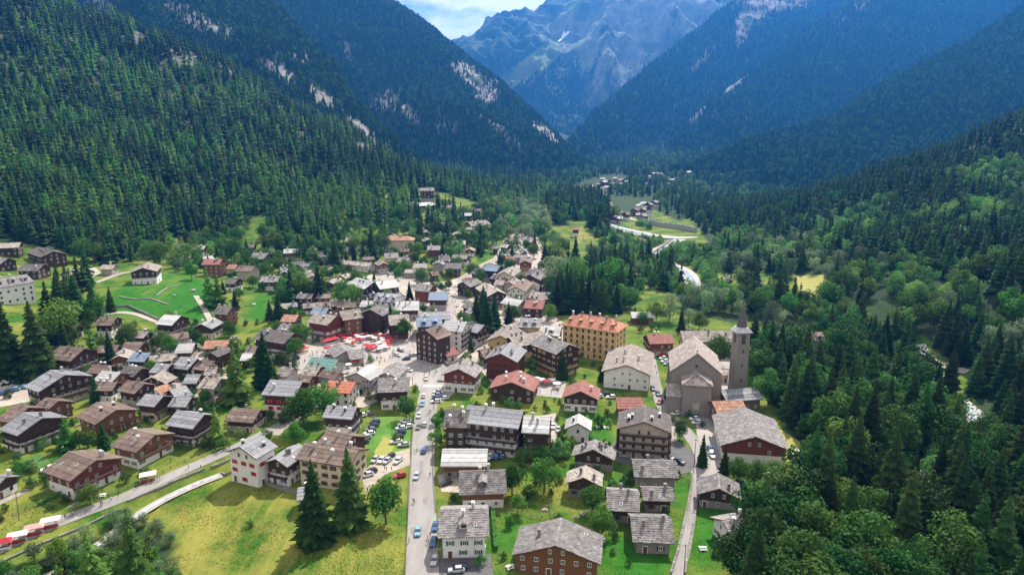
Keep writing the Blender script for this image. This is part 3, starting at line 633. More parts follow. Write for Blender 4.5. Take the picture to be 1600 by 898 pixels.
TREES = {                                           # kind: list of (crown, trunk)
 'S': [(spruce_crown(s, 32, 12, rd, 'spruce'), trunk_mesh(.95, .014)) for s, rd in ((1, .22), (2, .19), (3, .24), (4, .205))],
 'L': [(spruce_crown(s, 20, 8, rd, 'larch', base=.10, sparse=.22), trunk_mesh(.95, .014)) for s, rd in ((11, .27), (12, .24))],
 'B': [(leaf_crown(s, b + 6, 105, .028, 'broadleaf', rx + .05, z0), trunk_mesh(.72, .022, 5, s, rx * .6)) for s, b, rx, z0 in ((21, 15, .40, .20), (22, 17, .46, .16), (23, 13, .33, .22), (24, 14, .38, .14))],
 'D': [(leaf_crown(s, 21, 105, .027, 'darkleaf', rx, .14), trunk_mesh(.72, .022, 5, s, rx * .6)) for s, rx in ((27, .46), (28, .40), (29, .43))],
 'V': [(leaf_crown(33, 15, 90, .03, 'riverleaf', .46, .06), trunk_mesh(.6, .02, 5, 3, .2))],
 'W': [(leaf_crown(s, b, 80, .028, 'willow', rx, z0), trunk_mesh(.7, .02, 5, s, rx * .6)) for s, b, rx, z0 in ((31, 14, .42, .14), (32, 15, .36, .12))],
 'P': [(leaf_crown(41, 12, 80, .028, 'purple_leaf', .38, .16), trunk_mesh(.7, .02, 4, 5, .2))],
 'K': [(leaf_crown(51, 9, 90, .04, 'shrub', .55, .02), trunk_mesh(.5, .03, 3, 5, .2)), (leaf_crown(52, 8, 90, .04, 'broadleaf', .5, .02), trunk_mesh(.5, .03, 3, 5, .2))],
}
MID = {'S': [spruce_crown(61, 14, 9, .225, 'spruce', False), spruce_crown(62, 14, 8, .19, 'spruce', False), spruce_crown(63, 13, 9, .25, 'spruce', False)],
       'L': [spruce_crown(66, 13, 8, .24, 'larch', False)],
       'B': [leaf_crown(71, 10, 22, .055, 'broadleaf', .42, .12), leaf_crown(72, 11, 22, .055, 'broadleaf', .36, .10)],
       'W': [leaf_crown(76, 10, 22, .058, 'willow', .42, .08), leaf_crown(77, 10, 22, .055, 'shrub', .40, .06)],
       'V': [leaf_crown(78, 11, 24, .06, 'riverleaf', .50, .04), leaf_crown(79, 11, 24, .06, 'riverleaf', .42, .04)],
       'D': [leaf_crown(74, 11, 24, .055, 'darkleaf', .42, .10)]}
FAR = [far_spruce(81, .19, 'farspruce'), far_spruce(82, .23, 'farspruce'), leaf_crown(83, 6, 7, .11, 'farleaf', .34, .1)]
KIND = {'S': ('spruce_tree', 'spruce'), 'L': ('larch_tree', 'larch'), 'B': ('broadleaf_tree', 'tree'), 'W': ('willow_tree', 'willow'), 'P': ('purple_tree', 'tree'), 'K': ('bush', 'bush'), 'V': ('alder_tree', 'alder'), 'D': ('dark_tree', 'tree')}
NTREE = 0
def place_tree(x, y, h, kind, label, group, var=None, z=None):
    global NTREE; NTREE += 1
    c, t = TREES[kind][(rnd.randrange(len(TREES[kind])) if var is None else var) % len(TREES[kind])]
    name, cat = KIND[kind]
    if z is None: z = H(x, y)[0]
    o = thing(name, label, cat, (x, y, z), rnd.random() * 6.28, group); o.scale = (h * rnd.uniform(.92, 1.1),) * 2 + (h,)
    obj('crown', c, o); obj('trunk', t, o); return o

# ---- hand placed trees of the village: foot pixel, height in metres, kind
VTREES = """494 845 25 S|548 822 25 S|603 818 13 B|163 701 11 S|214 925 24 L|150 940 20 L|270 925 6 K|340 692 15 L|371 630 26 L|416 604 26 S|440 583 10 B|475 672 15 B|507 655 13 B|461 696 8 B
635 656 9 B|631 529 11 B|538 486 18 B|552 478 13 B|640 468 13 S|659 444 11 B|745 507 21 S|760 519 24 S|773 513 20 S|753 500 22 S|795 507 14 S|803 501 8 B|844 470 12 S|851 426 25 S|864 424 21 B|899 412 24 S|923 410 18 S|800 406 15 S|781 413 12 S
750 396 17 S|698 380 24 S|640 399 10 B|652 396 9 B|656 380 24 S|683 372 15 B|581 403 28 S|597 395 15 B|524 421 26 S|510 410 18 S|617 367 15 B|870 588 15 S|941 596 8 S|1120 573 14 B|1108 568 9 B|800 774 10 B|809 803 6 B|824 781 4 K|850 770 10 B|926 801 8 B|940 837 8 B
1097 728 12 S|1131 740 10 S|1062 687 7 B|1152 755 8 B|1178 763 9 B|141 787 6 B|197 754 3 K|105 702 13 L|125 703 7 B|138 700 7 K|20 592 36 S|62 590 36 S|-18 560 36 S|82 532 31 S|100 540 22 B|146 567 17 L|174 573 18 S|174 486 15 S|125 500 9 S|140 505 8 B|118 487 9 S
151 628 12 S|328 478 24 L|342 480 22 L|368 484 13 S|436 503 18 S|422 500 13 S|455 470 22 S|470 466 16 B|500 475 25 S|488 462 22 S|395 449 8 B|300 438 11 B|429 396 19 B|366 408 18 B|345 398 12 B|372 385 16 B|412 376 15 B|292 385 12 P|250 412 16 B|238 404 13 B|222 398 14 B|195 400 12 W|130 408 16 B|152 410 14 B
335 382 20 S|480 402 22 S|467 398 20 S|490 398 15 B|455 390 14 B|1045 502 15 W|1025 503 11 B|1064 517 14 S|1092 520 11 B|1004 508 8 B|1075 512 10 W|992 498 8 S|1018 516 4 K|1030 514 4 K|1178 575 13 B|1190 600 15 B|1200 632 14 B|1195 560 12 B
870 490 25 S|879 486 24 S|889 489 27 S|899 487 24 S|909 490 26 S|919 487 25 S|930 490 24 S|941 488 24 S|952 486 22 S|963 489 20 S|874 470 24 S|886 467 25 S|898 466 25 B|912 464 26 S|926 468 25 S|940 466 24 S|955 462 24 B|970 466 26 S|985 470 22 S|866 455 22 W|880 448 20 W|895 444 18 B
318 545 6 B|300 525 5 B|375 468 7 B|410 455 6 B|345 520 5 K|398 558 5 K|365 520 4 K|252 540 5 K|208 540 6 W|235 565 4 P|190 540 4 K|620 690 3 K|680 665 4 K|690 655 4 K|682 695 5 K|612 622 4 K|590 625 3 K|715 690 3 K|795 640 4 K|780 655 4 B|768 612 3 K|745 640 3 K
860 712 5 K|845 716 6 B|830 718 5 K|815 722 5 B|872 716 6 K|885 712 4 K|893 700 4 K|895 670 3 K|905 755 4 K|945 706 4 K|935 665 4 K|985 752 4 B|1140 768 4 K|1160 800 4 K|1210 760 7 B|1090 555 7 B|1000 520 3 K|1050 660 3 K|1040 625 2 K|1190 780 6 B|1215 800 8 B
20 760 4 B|30 745 5 B|8 770 4 K|45 735 3 K|60 700 4 K|88 700 4 B|160 690 4 B|95 650 5 K|60 640 4 K|262 690 4 K|285 685 4 K|322 700 4 K|350 700 4 K|380 660 5 K|418 690 4 K|430 650 4 B|445 660 5 K|365 560 8 K|345 620 7 B|320 632 6 B|300 640 5 B|395 740 2 K|392 822 2 K
700 452 6 B|690 458 7 B|680 455 6 B|735 455 5 B|715 360 10 B|745 335 12 B|755 365 12 S|765 350 14 B|772 372 13 B|782 360 14 W|795 352 13 W|735 390 6 K|760 385 8 B|600 300 18 S|630 330 18 S|645 335 12 W|625 345 16 B|600 345 14 B|560 420 7 B|545 425 6 B|570 450 8 B|555 395 15 B|575 408 8 K
815 370 12 W|825 358 14 W|840 365 14 B|850 375 15 S|835 385 13 S|822 392 10 B|865 385 14 B|872 392 15 W|880 398 14 B|905 425 8 B|915 430 8 K|905 450 10 B|870 430 12 W|930 425 10 B|945 430 14 S|955 420 16 S|965 428 12 B|975 415 18 S|900 345 14 S|915 340 16 S|885 350 12 B|872 345 13 B"""
VT = []
for row in VTREES.replace('\n', '|').split('|'):
    a = row.split(); g = ground(float(a[0]), float(a[1])); VT.append((float(a[0]), float(a[1]), g, float(a[2]), a[3]))
# ---- woods: jittered grid over the land, kept where a zone says so
RS = np.random.RandomState(7)
def cand(x0, x1, y0, y1, s):
    gx, gy = np.meshgrid(np.arange(x0, x1, s), np.arange(y0, y1, s)); n = gx.size
    x = gx.ravel() + RS.uniform(-.7, .7, n) * s; y = gy.ravel() + RS.uniform(-.7, .7, n) * s
    return x, y
def _w(pl): return [tuple(ground(*p)[:2]) for p in pl]
RIVERS = [(_w([(948,350),(985,362),(1020,369),(1062,372),(1090,371)]), 30), (_w([(1064,374),(1030,390),(1012,404)]), 9), (_w([(1012,404),(1035,410),(1062,418),(1078,430),(1083,445),(1088,458),(1110,470)]), 8.5), (_w([(1425,540),(1450,575),(1475,606),(1490,625),(1530,660)]), 7.5), (_w([(935,296),(948,312),(955,326),(975,340),(1010,348)]), 9), (_w([(1405,541),(1445,560),(1478,572),(1512,582)]), 5)]
WOOD = []                                           # x, y, z, height, kind index
KI = {'S': 0, 'L': 1, 'B': 2, 'W': 3, 'V': 4, 'D': 5}
def wood(poly, box, spacing, mix, hs, seed, cond=None, clump=None, grow=1.0):
    x, y = cand(*box, spacing); z = H(x, y); px, py, d = project(np.stack([x, y, z], -1))
    k = inpoly(px, py, poly) & ~clear(px, py) & (d > 30)
    if cond is not None: k &= cond(px, py, d)
    for L_, w_ in RIVERS: k[k] = segdist(x[k], y[k], L_) > w_
    k &= RS.rand(len(k)) > .45 * (fbm(np.stack([x, y, np.zeros(len(x))], 1), seed + 40, 2, 38, False) > .28)
    x, y, z, px, py = x[k], y[k], z[k], px[k], py[k]; n = len(x)
    c = fbm(np.stack([x, y, np.zeros(n)], 1), seed, 3, clump or 60, False) * .5 + .5     # kinds stand in clumps
    rank = np.argsort(np.argsort(c + RS.uniform(-.14, .14, n))) / max(1, n - 1)
    kinds = np.zeros(n, int); acc = 0
    for kk, f in mix: kinds[(rank >= acc) & (rank <= acc + f)] = KI[kk]; acc += f
    hh = np.array([hs[i] for i in range(6)])[kinds] * np.where(RS.rand(n) < .16, RS.uniform(.35, .7, n), RS.uniform(.72, 1.30, n))
    for i in range(n): WOOD.append((x[i], y[i], z[i], hh[i], kinds[i], px[i], py[i]))
def rocky(px, py):
    r = np.zeros(px.shape)
    for cx, cy, rx, ry in ((150,15,60,16),(300,85,50,24),(210,60,40,14),(400,110,80,24),(480,165,70,18),(350,95,60,18),(585,228,30,14)): r = np.maximum(r, 1.2 * (1 - (((px - cx) / rx) ** 2 + ((py - cy) / ry) ** 2)))
    return RS.rand(len(px)) < np.clip(r, 0, .62)
hs_ = {0: 21, 1: 20, 2: 13, 3: 10, 4: 8, 5: 16}
wood(Z_LEFT, (-1000, 60, 380, 820), 5.7, [('S', .46), ('L', .44), ('B', .10)], hs_, 5, cond=lambda px, py, d: (py > 60) & ~rocky(px, py))
wood(Z_LEFT, (-1300, 150, 820, 1180), 7.6, [('S', .58), ('L', .42)], hs_, 6, cond=lambda px, py, d: (px > -150) & ~rocky(px, py))
wood(Z_LEFT, (-800, 60, 1180, 1700), 13, [('S', .6), ('L', .25), ('B', .15)], hs_, 26, cond=lambda px, py, d: px > -60)
wood(Z_HILLOCK, (-60, 150, 600, 1300), 8.0, [('W', .40), ('V', .25), ('B', .27), ('S', .08)], {0: 17, 1: 17, 2: 15, 3: 14, 4: 12, 5: 16}, 7)
wood(Z_KNOLL, (30, 200, 650, 1250), 7.5, [('S', .78), ('B', .22)], {0: 23, 1: 22, 2: 14, 3: 12, 4: 7.5, 5: 16}, 8)
wood(Z_BELT, (0, 260, 370, 800), 8.0, [('S', .36), ('B', .24), ('V', .22), ('W', .18)], {0: 20, 1: 20, 2: 13, 3: 12, 4: 10, 5: 16}, 9)
wood(Z_WILLOW, (60, 230, 430, 850), 4.2, [('V', .86), ('B', .08), ('S', .06)], {0: 10, 1: 10, 2: 8, 3: 6, 4: 6.5, 5: 16}, 10)
Z_BRIGHT = [(1040,340),(1110,372),(1190,365),(1290,385),(1400,425),(1500,450),(1620,470),(1620,600),(1480,530),(1440,520),(1380,520),(1290,515),(1180,520),(1040,440)]
wood(Z_R1, (110, 900, 190, 720), 7.6, [('V', .34), ('B', .22), ('S', .22), ('W', .22)], {0: 18, 1: 20, 2: 13, 3: 12, 4: 11, 5: 14}, 11, cond=lambda px, py, d: inpoly(px, py, Z_BRIGHT), clump=45)
wood(Z_R1, (110, 900, 190, 700), 7.4, [('S', .60), ('B', .20), ('V', .20)], {0: 20, 1: 20, 2: 13, 3: 12, 4: 12, 5: 14}, 31, cond=lambda px, py, d: ~inpoly(px, py, Z_BRIGHT), clump=60)
wood(Z_R1, (140, 900, 700, 1150), 8.4, [('S', .88), ('D', .12)], {0: 19, 1: 20, 2: 13, 3: 11, 4: 9, 5: 14}, 12, cond=lambda px, py, d: ~inpoly(px, py, Z_BRIGHT))
wood(Z_FRONT, (50, 330, 90, 380), 7.0, [('D', .38), ('B', .14), ('V', .08), ('S', .40)], {0: 22, 1: 22, 2: 15.5, 3: 10, 4: 7.5, 5: 16}, 13, clump=34)
wood(Z_BOTTOM, (-190, -70, 140, 260), 4.2, [('W', .5), ('B', .5)], {0: 8, 1: 8, 2: 6.0, 3: 5.0, 4: 7.5, 5: 16}, 14)
wood(Z_FAR, (-60, 1300, 850, 3400), 15, [('S', .62), ('B', .38)], {0: 19, 1: 20, 2: 14, 3: 11, 4: 7.5, 5: 16}, 15)
EXCL = []                                           # footprints of buildings, filled before the woods are planted
Z_EDGE = [(120,398),(250,378),(340,365),(380,348),(470,368),(560,330),(650,310),(760,338),(800,360),(815,395),(760,400),(700,400),(640,395),(590,420),(520,440),(500,480),(440,500),(420,440),(380,425),(340,400),(290,430),(250,415),(200,412),(130,415)]
wood(Z_EDGE, (-400, 120, 400, 900), 9.5, [('B', .42), ('V', .22), ('W', .12), ('S', .24)], {0: 17, 1: 18, 2: 11, 3: 10, 4: 9, 5: 16}, 16)
wood([(92,455),(135,440),(150,480),(170,515),(110,560),(70,545),(88,500)], (-330, -120, 260, 480), 8, [('S', .55), ('B', .45)], {0: 20, 1: 18, 2: 11, 3: 10, 4: 9, 5: 16}, 17)
def plant_woods():
    W = np.array(WOOD)
    keep = np.ones(len(W), bool)
    for (ex, ey, er) in EXCL: keep &= (W[:, 0] - ex) ** 2 + (W[:, 1] - ey) ** 2 > er * er
    W = W[keep]; px, py, d = project(W[:, :3]); size = W[:, 3] / d * ((px > -60) & (px < 1660) & (project(W[:, :3] + np.stack([0 * d, 0 * d, W[:, 3]], 1))[1] < 898))
    names = {0: 'S', 1: 'L', 2: 'B', 3: 'W', 4: 'V', 5: 'D'}
    zones = [(Z_BOTTOM, 'in the thicket below the lower road'), (Z_FRONT, 'in the dark wood right of the church and barn'), (Z_R1, 'on the wooded slope beyond the right hand river'), (Z_BELT, 'in the wood behind the yellow hotel'), (Z_WILLOW, 'in the thicket along the winding river'),
             (Z_EDGE, 'between the upper houses and the left forest'), (Z_EDGE, 'between the upper houses and the left forest'), (Z_KNOLL, 'on the knoll in front of the far village'), (Z_HILLOCK, 'in the pale grove above the village'), (Z_LEFT, 'in the forest covering the left slope'), (Z_FAR, 'on the far valley floor')]
    word = {'S': 'dark pointed spruce', 'L': 'light green feathery larch', 'B': 'rounded green leafy tree', 'W': 'pale silvery willow', 'V': 'fresh green alder', 'D': 'dense dark leafy tree'}
    used = np.zeros(len(W), bool)
    for ki, lim in ((0, 185), (1, 200), (2, 100), (3, 120), (4, 120), (5, 150)):
        idx = np.where(W[:, 4] == ki)[0]; idx = idx[np.argsort(-size[idx])][:lim]
        for i in idx:
            if size[i] <= 0.012: continue
            used[i] = True; z_ = next((t for z, t in zones if inpoly(np.array([W[i, 5]]), np.array([W[i, 6]]), z)[0]), 'in the wood')
            bx_, by_ = W[i, 5], W[i, 6]
            if 'church and barn' in z_: z_ = 'right of the church and bell tower' if by_ < 660 else ('at the bottom right corner' if by_ > 780 and bx_ > 1400 else 'along the right edge' if bx_ > 1440 else 'beyond the low slate houses' if by_ > 760 else 'right of the big grey roofed hall')
            elif 'left slope' in z_: z_ = 'in the forest ' + ('above the white dormered hotel' if bx_ < 150 else 'above the green hillside' if bx_ < 340 else 'above the bright clearing' if bx_ < 480 else 'left of the tall narrow hotel')
            elif 'wooded slope' in z_: z_ = 'on the right slope ' + ('around the yellow meadow' if bx_ < 1330 else 'above the right hand river' if by_ > 400 else 'along its ridge')
            z_ = ('tall ' if W[i, 3] > {0: 21, 1: 20, 2: 14, 3: 9, 4: 8, 5: 16}[ki] else 'low ') + '|' + z_; tall_, z_ = z_.split('|')
            place_tree(W[i, 0], W[i, 1], W[i, 3], names[ki], tall_ + word[names[ki]] + ' ' + z_, tall_ + {'S': 'spruces ', 'L': 'larches ', 'B': 'leafy trees ', 'W': 'willows ', 'V': 'alders ', 'D': 'dark leafy trees '}[names[ki]] + z_, z=W[i, 2] - .2)
    W = W[~used]
    pts, scl, var = [], [], []
    meshes = MID['S'] + MID['L'] + MID['B'] + MID['W'] + MID['V'] + MID['D']
    off = {0: (0, 3), 1: (3, 1), 2: (4, 2), 3: (6, 2), 4: (8, 2), 5: (10, 1)}
    for r_ in W:
        o, n = off[int(r_[4])]; pts.append(r_[:3]); scl.append(r_[3]); var.append(o + RS.randint(n))
    scatter('forest', np.array(pts), np.array(scl), np.array(var), meshes)
    return len(W)
def scatter(name, pts, scl, var, meshes, hide_parent=None):
    me = bpy.data.meshes.new(name); me.vertices.add(len(pts)); me.vertices.foreach_set('co', pts.astype(np.float32).ravel())
    for k, v in (('scl', scl),): a = me.attributes.new(k, 'FLOAT', 'POINT'); a.data.foreach_set('value', v.astype(np.float32))
    a = me.attributes.new('var', 'INT', 'POINT'); a.data.foreach_set('value', var.astype(np.int32))
    a = me.attributes.new('rot', 'FLOAT', 'POINT'); a.data.foreach_set('value', (RS.rand(len(pts)) * 6.28).astype(np.float32))
    o = stuff(obj(name, me))
    ng = bpy.data.node_groups.new(name, 'GeometryNodeTree'); ng.interface.new_socket('Geometry', in_out='INPUT', socket_type='NodeSocketGeometry'); ng.interface.new_socket('Geometry', in_out='OUTPUT', socket_type='NodeSocketGeometry')
    n = ng.nodes; L = ng.links.new; gi = n.new('NodeGroupInput'); go = n.new('NodeGroupOutput'); jn = n.new('GeometryNodeJoinGeometry')
    def attr(k, t):
        q = n.new('GeometryNodeInputNamedAttribute'); q.data_type = t; q.inputs['Name'].default_value = k; return q.outputs['Attribute']
    s_ = attr('scl', 'FLOAT'); v_ = attr('var', 'INT'); r_ = attr('rot', 'FLOAT'); cx = n.new('ShaderNodeCombineXYZ'); L(r_, cx.inputs['Z'])
    for i, m in enumerate(meshes):
        key = 'src_' + m.name
        src = SRC.get(m.name)
        oi = n.new('GeometryNodeObjectInfo'); oi.inputs['Object'].default_value = src; oi.inputs['As Instance'].default_value = True
        cmp_ = n.new('FunctionNodeCompare'); cmp_.data_type = 'INT'; cmp_.operation = 'EQUAL'; L(v_, cmp_.inputs[2]); cmp_.inputs[3].default_value = i
        ip = n.new('GeometryNodeInstanceOnPoints'); L(gi.outputs[0], ip.inputs['Points']); L(cmp_.outputs[0], ip.inputs['Selection']); L(oi.outputs['Geometry'], ip.inputs['Instance']); L(cx.outputs[0], ip.inputs['Rotation']); L(s_, ip.inputs['Scale']); L(ip.outputs[0], jn.inputs[0])
    L(jn.outputs[0], go.inputs[0])
    md = o.modifiers.new('scatter', 'NODES'); md.node_group = ng
    return o
# one real standing tree of every scattered kind: the scatter copies its crown
SRC = {}
SRC_SPOTS = iter([(60, 200), (110, 190), (180, 170), (230, 180), (300, 150), (360, 160), (420, 120), (20, 230), (260, 200), (1540, 290), (1500, 345), (1560, 300), (1590, 330), (1500, 330), (1450, 350), (1520, 360)])
SRC_L = iter(['slim spruce high on the left slope near the picture edge', 'dark spruce high on the left slope below the first rocks', 'spruce between the rock band and the dense lower forest', 'feathery larch under the long rock band', 'leafy tree high among spruces left of the rock gully', 'leafy tree on the ridge where the rocks end', 'pale tree on the crest below the bare crags', 'pale tree in the middle of the upper left forest', 'fresh green alder near the top of the left slope', 'fresh green alder on the upper right ridge', 'dark leafy tree on the upper right ridge', 'small spruce on the right ridge near the picture edge', 'small broad spruce just under the right ridge', 'small leafy tree halfway along the right ridge'])
for m, nm in [(m, 'spruce_tree') for m in MID['S']] + [(m, 'larch_tree') for m in MID['L']] + [(m, 'broadleaf_tree') for m in MID['B'] + MID['W'] + MID['V'] + MID['D']] + [(m, 'mountain_tree') for m in FAR]:
    lb = next(SRC_L)
    a, b = next(SRC_SPOTS); g = ground(a, b); hh = 18
    o = thing(nm, lb, 'tree', g, 0)
    e = obj('crown', m, o); obj('trunk', TREES['S'][0][1], o); o.scale = (hh,) * 3; SRC[m.name] = e
# ---- trees of the far mountainsides
pts, scl, var = [], [], []
for name, P, rk, fo_ in SHEETS:
    nn = {'left_mountain': 20000, 'left_far_mountain': 44000, 'right_near_mountain': 40000, 'right_middle_mountain': 36000, 'right_far_mountain': 40000, 'far_massif': 16000}[name]
    nv_, nu_ = P.shape[:2]
    cell = np.linalg.norm(np.cross(P[1:, :-1] - P[:-1, :-1], P[:-1, 1:] - P[:-1, :-1]), axis=-1)
    px, py, d = project(P[:-1, :-1]); vis = (px > -90) & (px < 1690) & (py > -40)
    wgt = (cell * vis * (1.0 - .93 * np.clip(rk[:-1, :-1], 0, 1)) * fo_[:-1, :-1]).ravel()
    if name == 'far_massif': wgt = wgt * (py.ravel() > 90)
    pr = wgt / wgt.sum(); ii = RS.choice(len(pr), nn, p=pr); j, i = np.divmod(ii, nu_ - 1); u = RS.rand(nn, 1); v = RS.rand(nn, 1)
    q = P[j, i] * (1 - u) * (1 - v) + P[j, i + 1] * u * (1 - v) + P[j + 1, i] * (1 - u) * v + P[j + 1, i + 1] * u * v
    big = {'left_mountain': 15, 'left_far_mountain': 15, 'right_near_mountain': 14, 'right_middle_mountain': 16, 'right_far_mountain': 17, 'far_massif': 20}[name]
    pts.append(q); scl.append(big * RS.uniform(.55, 1.25, nn)); var.append(RS.choice(3, nn, p=(.45, .40, .15)))
scatter('mountain_forest', np.concatenate(pts), np.concatenate(scl), np.concatenate(var), FAR)

# ---- tufts of the meadow and lawns
def tuft():
    r = random.Random(3); mb = MB()
    for _ in range(12):
        a = r.random() * 6.28; d = r.uniform(0, .35); x, y = math.cos(a) * d, math.sin(a) * d; q = r.random() * 6.28; u = (math.cos(q) * .10, math.sin(q) * .10); h = r.uniform(.18, .42); k = r.uniform(-.15, .15)
        mb.poly([(x - u[0], y - u[1], 0), (x + u[0], y + u[1], 0), (x + k, y + k, h)], 'tuft')
    return mb.mesh('grass_tuft')
TG = ground(430, 820); T0 = obj('grass_tuft', tuft(), None, tuple(TG)); stuff(T0); SRC[T0.data.name] = T0
x, y = cand(-170, 110, 150, 290, .62); z = H(x, y); px, py, d = project(np.stack([x, y, z], -1))
k = (inpoly(px, py, [(215,800),(300,765),(350,748),(470,775),(560,770),(570,750),(628,745),(632,1000),(240,1000)]) | inpoly(px, py, [(690,760),(780,770),(800,765),(905,730),(950,780),(1080,790),(1160,790),(1130,900),(1130,1000),(700,1000)]) | inpoly(px, py, [(-40,790),(60,770),(115,775),(60,815),(-40,850)]))
k &= fbm(np.stack([x, y, 0 * x], 1), 77, 4, 9, False) + RS.uniform(-.3, .3, len(x)) > .02
scatter('meadow_grass', np.stack([x, y, z], 1)[k], RS.uniform(.3, .65, int(k.sum())), np.zeros(int(k.sum())), [T0.data])
# ---------------------------------------------------------------- houses
ROOF = {'ts':'tan_slate','gs':'grey_slate','ds':'dark_slate','bs':'brown_sheet','gm':'grey_metal','lm':'light_metal','bm':'blue_metal','rt':'red_tile','ru':'rusty_sheet','rb':'redbrown_roof','gn':'green_metal'}
WALL = {'w':'white_plaster','c':'cream_plaster','e':'beige_plaster','g':'grey_plaster','y':'yellow_plaster','s':'stone_wall','d':'dark_wood','b':'brown_wood','r':'red_wood','o':'old_wood'}
def win_mesh(frame, glass='glass', arch=False):     # unit window, centred, outward is -y
    mb = MB(); w_, h_ = .5, .5
    mb.box(-w_, w_, -.05, .0, h_ - .09, h_, frame); mb.box(-w_, w_, -.05, .0, -h_, -h_ + .09, frame)
    mb.box(-w_, -w_ + .1, -.05, 0, -h_ + .09, h_ - .09, frame); mb.box(w_ - .1, w_, -.05, 0, -h_ + .09, h_ - .09, frame); mb.box(-.04, .04, -.045, 0, -h_ + .09, h_ - .09, frame)
    if glass: mb.box(-w_ + .1, w_ - .1, -.022, .0, -h_ + .09, h_ - .09, glass)
    return mb.mesh('window')
WIN = {f: win_mesh(f + '_paint') for f in ('white', 'red', 'brown', 'green')}
WINF = {f: win_mesh(f + '_paint', None) for f in ('white', 'red', 'brown', 'green')}
def one(name, m, f): mb = MB(); f(mb, m); return mb.mesh(name)
PANE = one('pane', 'glass', lambda mb, m: mb.box(-.4, .4, -.022, .0, -.41, .41, m))
SHUT = {f: one('shutter', m, lambda mb, q: (mb.box(-.25, .25, -.06, -.01, -.5, .5, q), mb.box(-.2, .2, -.075, -.06, -.42, -.05, q), mb.box(-.2, .2, -.075, -.06, .05, .42, q))) for f, m in (('white','white_paint'),('red','red_paint'),('brown','brown_paint'),('green','green_paint'),('yellow','yellow_paint'))}
def door_mesh(m): mb = MB(); mb.box(-.55, .55, -.08, 0, 0, 2.1, m); mb.box(-.7, -.55, -.11, 0, 0, 2.25, 'white_paint'); mb.box(.55, .7, -.11, 0, 0, 2.25, 'white_paint'); mb.box(-.55, .55, -.11, 0, 2.1, 2.25, 'white_paint'); return mb.mesh('door')
DOOR = door_mesh('brown_paint')
def chim_mesh(cm, cap, h):
    mb = MB(); mb.box(-.38, .38, -.38, .38, -1.2, h, cm); mb.box(-.5, .5, -.5, .5, h, h + .12, cap); mb.box(-.3, -.2, -.3, .3, h + .12, h + .42, cm); mb.box(.2, .3, -.3, .3, h + .12, h + .42, cm); mb.box(-.45, .45, -.45, .45, h + .42, h + .54, cap); return mb.mesh('chimney')
CHIM = [chim_mesh('chimney_plaster', 'white_paint', 1.5), chim_mesh('stone_wall', 'grey_slate', 1.3), chim_mesh('chimney_plaster', 'chimney_plaster', 1.8), chim_mesh('iron', 'white_paint', 1.1)]
HOUSES = []
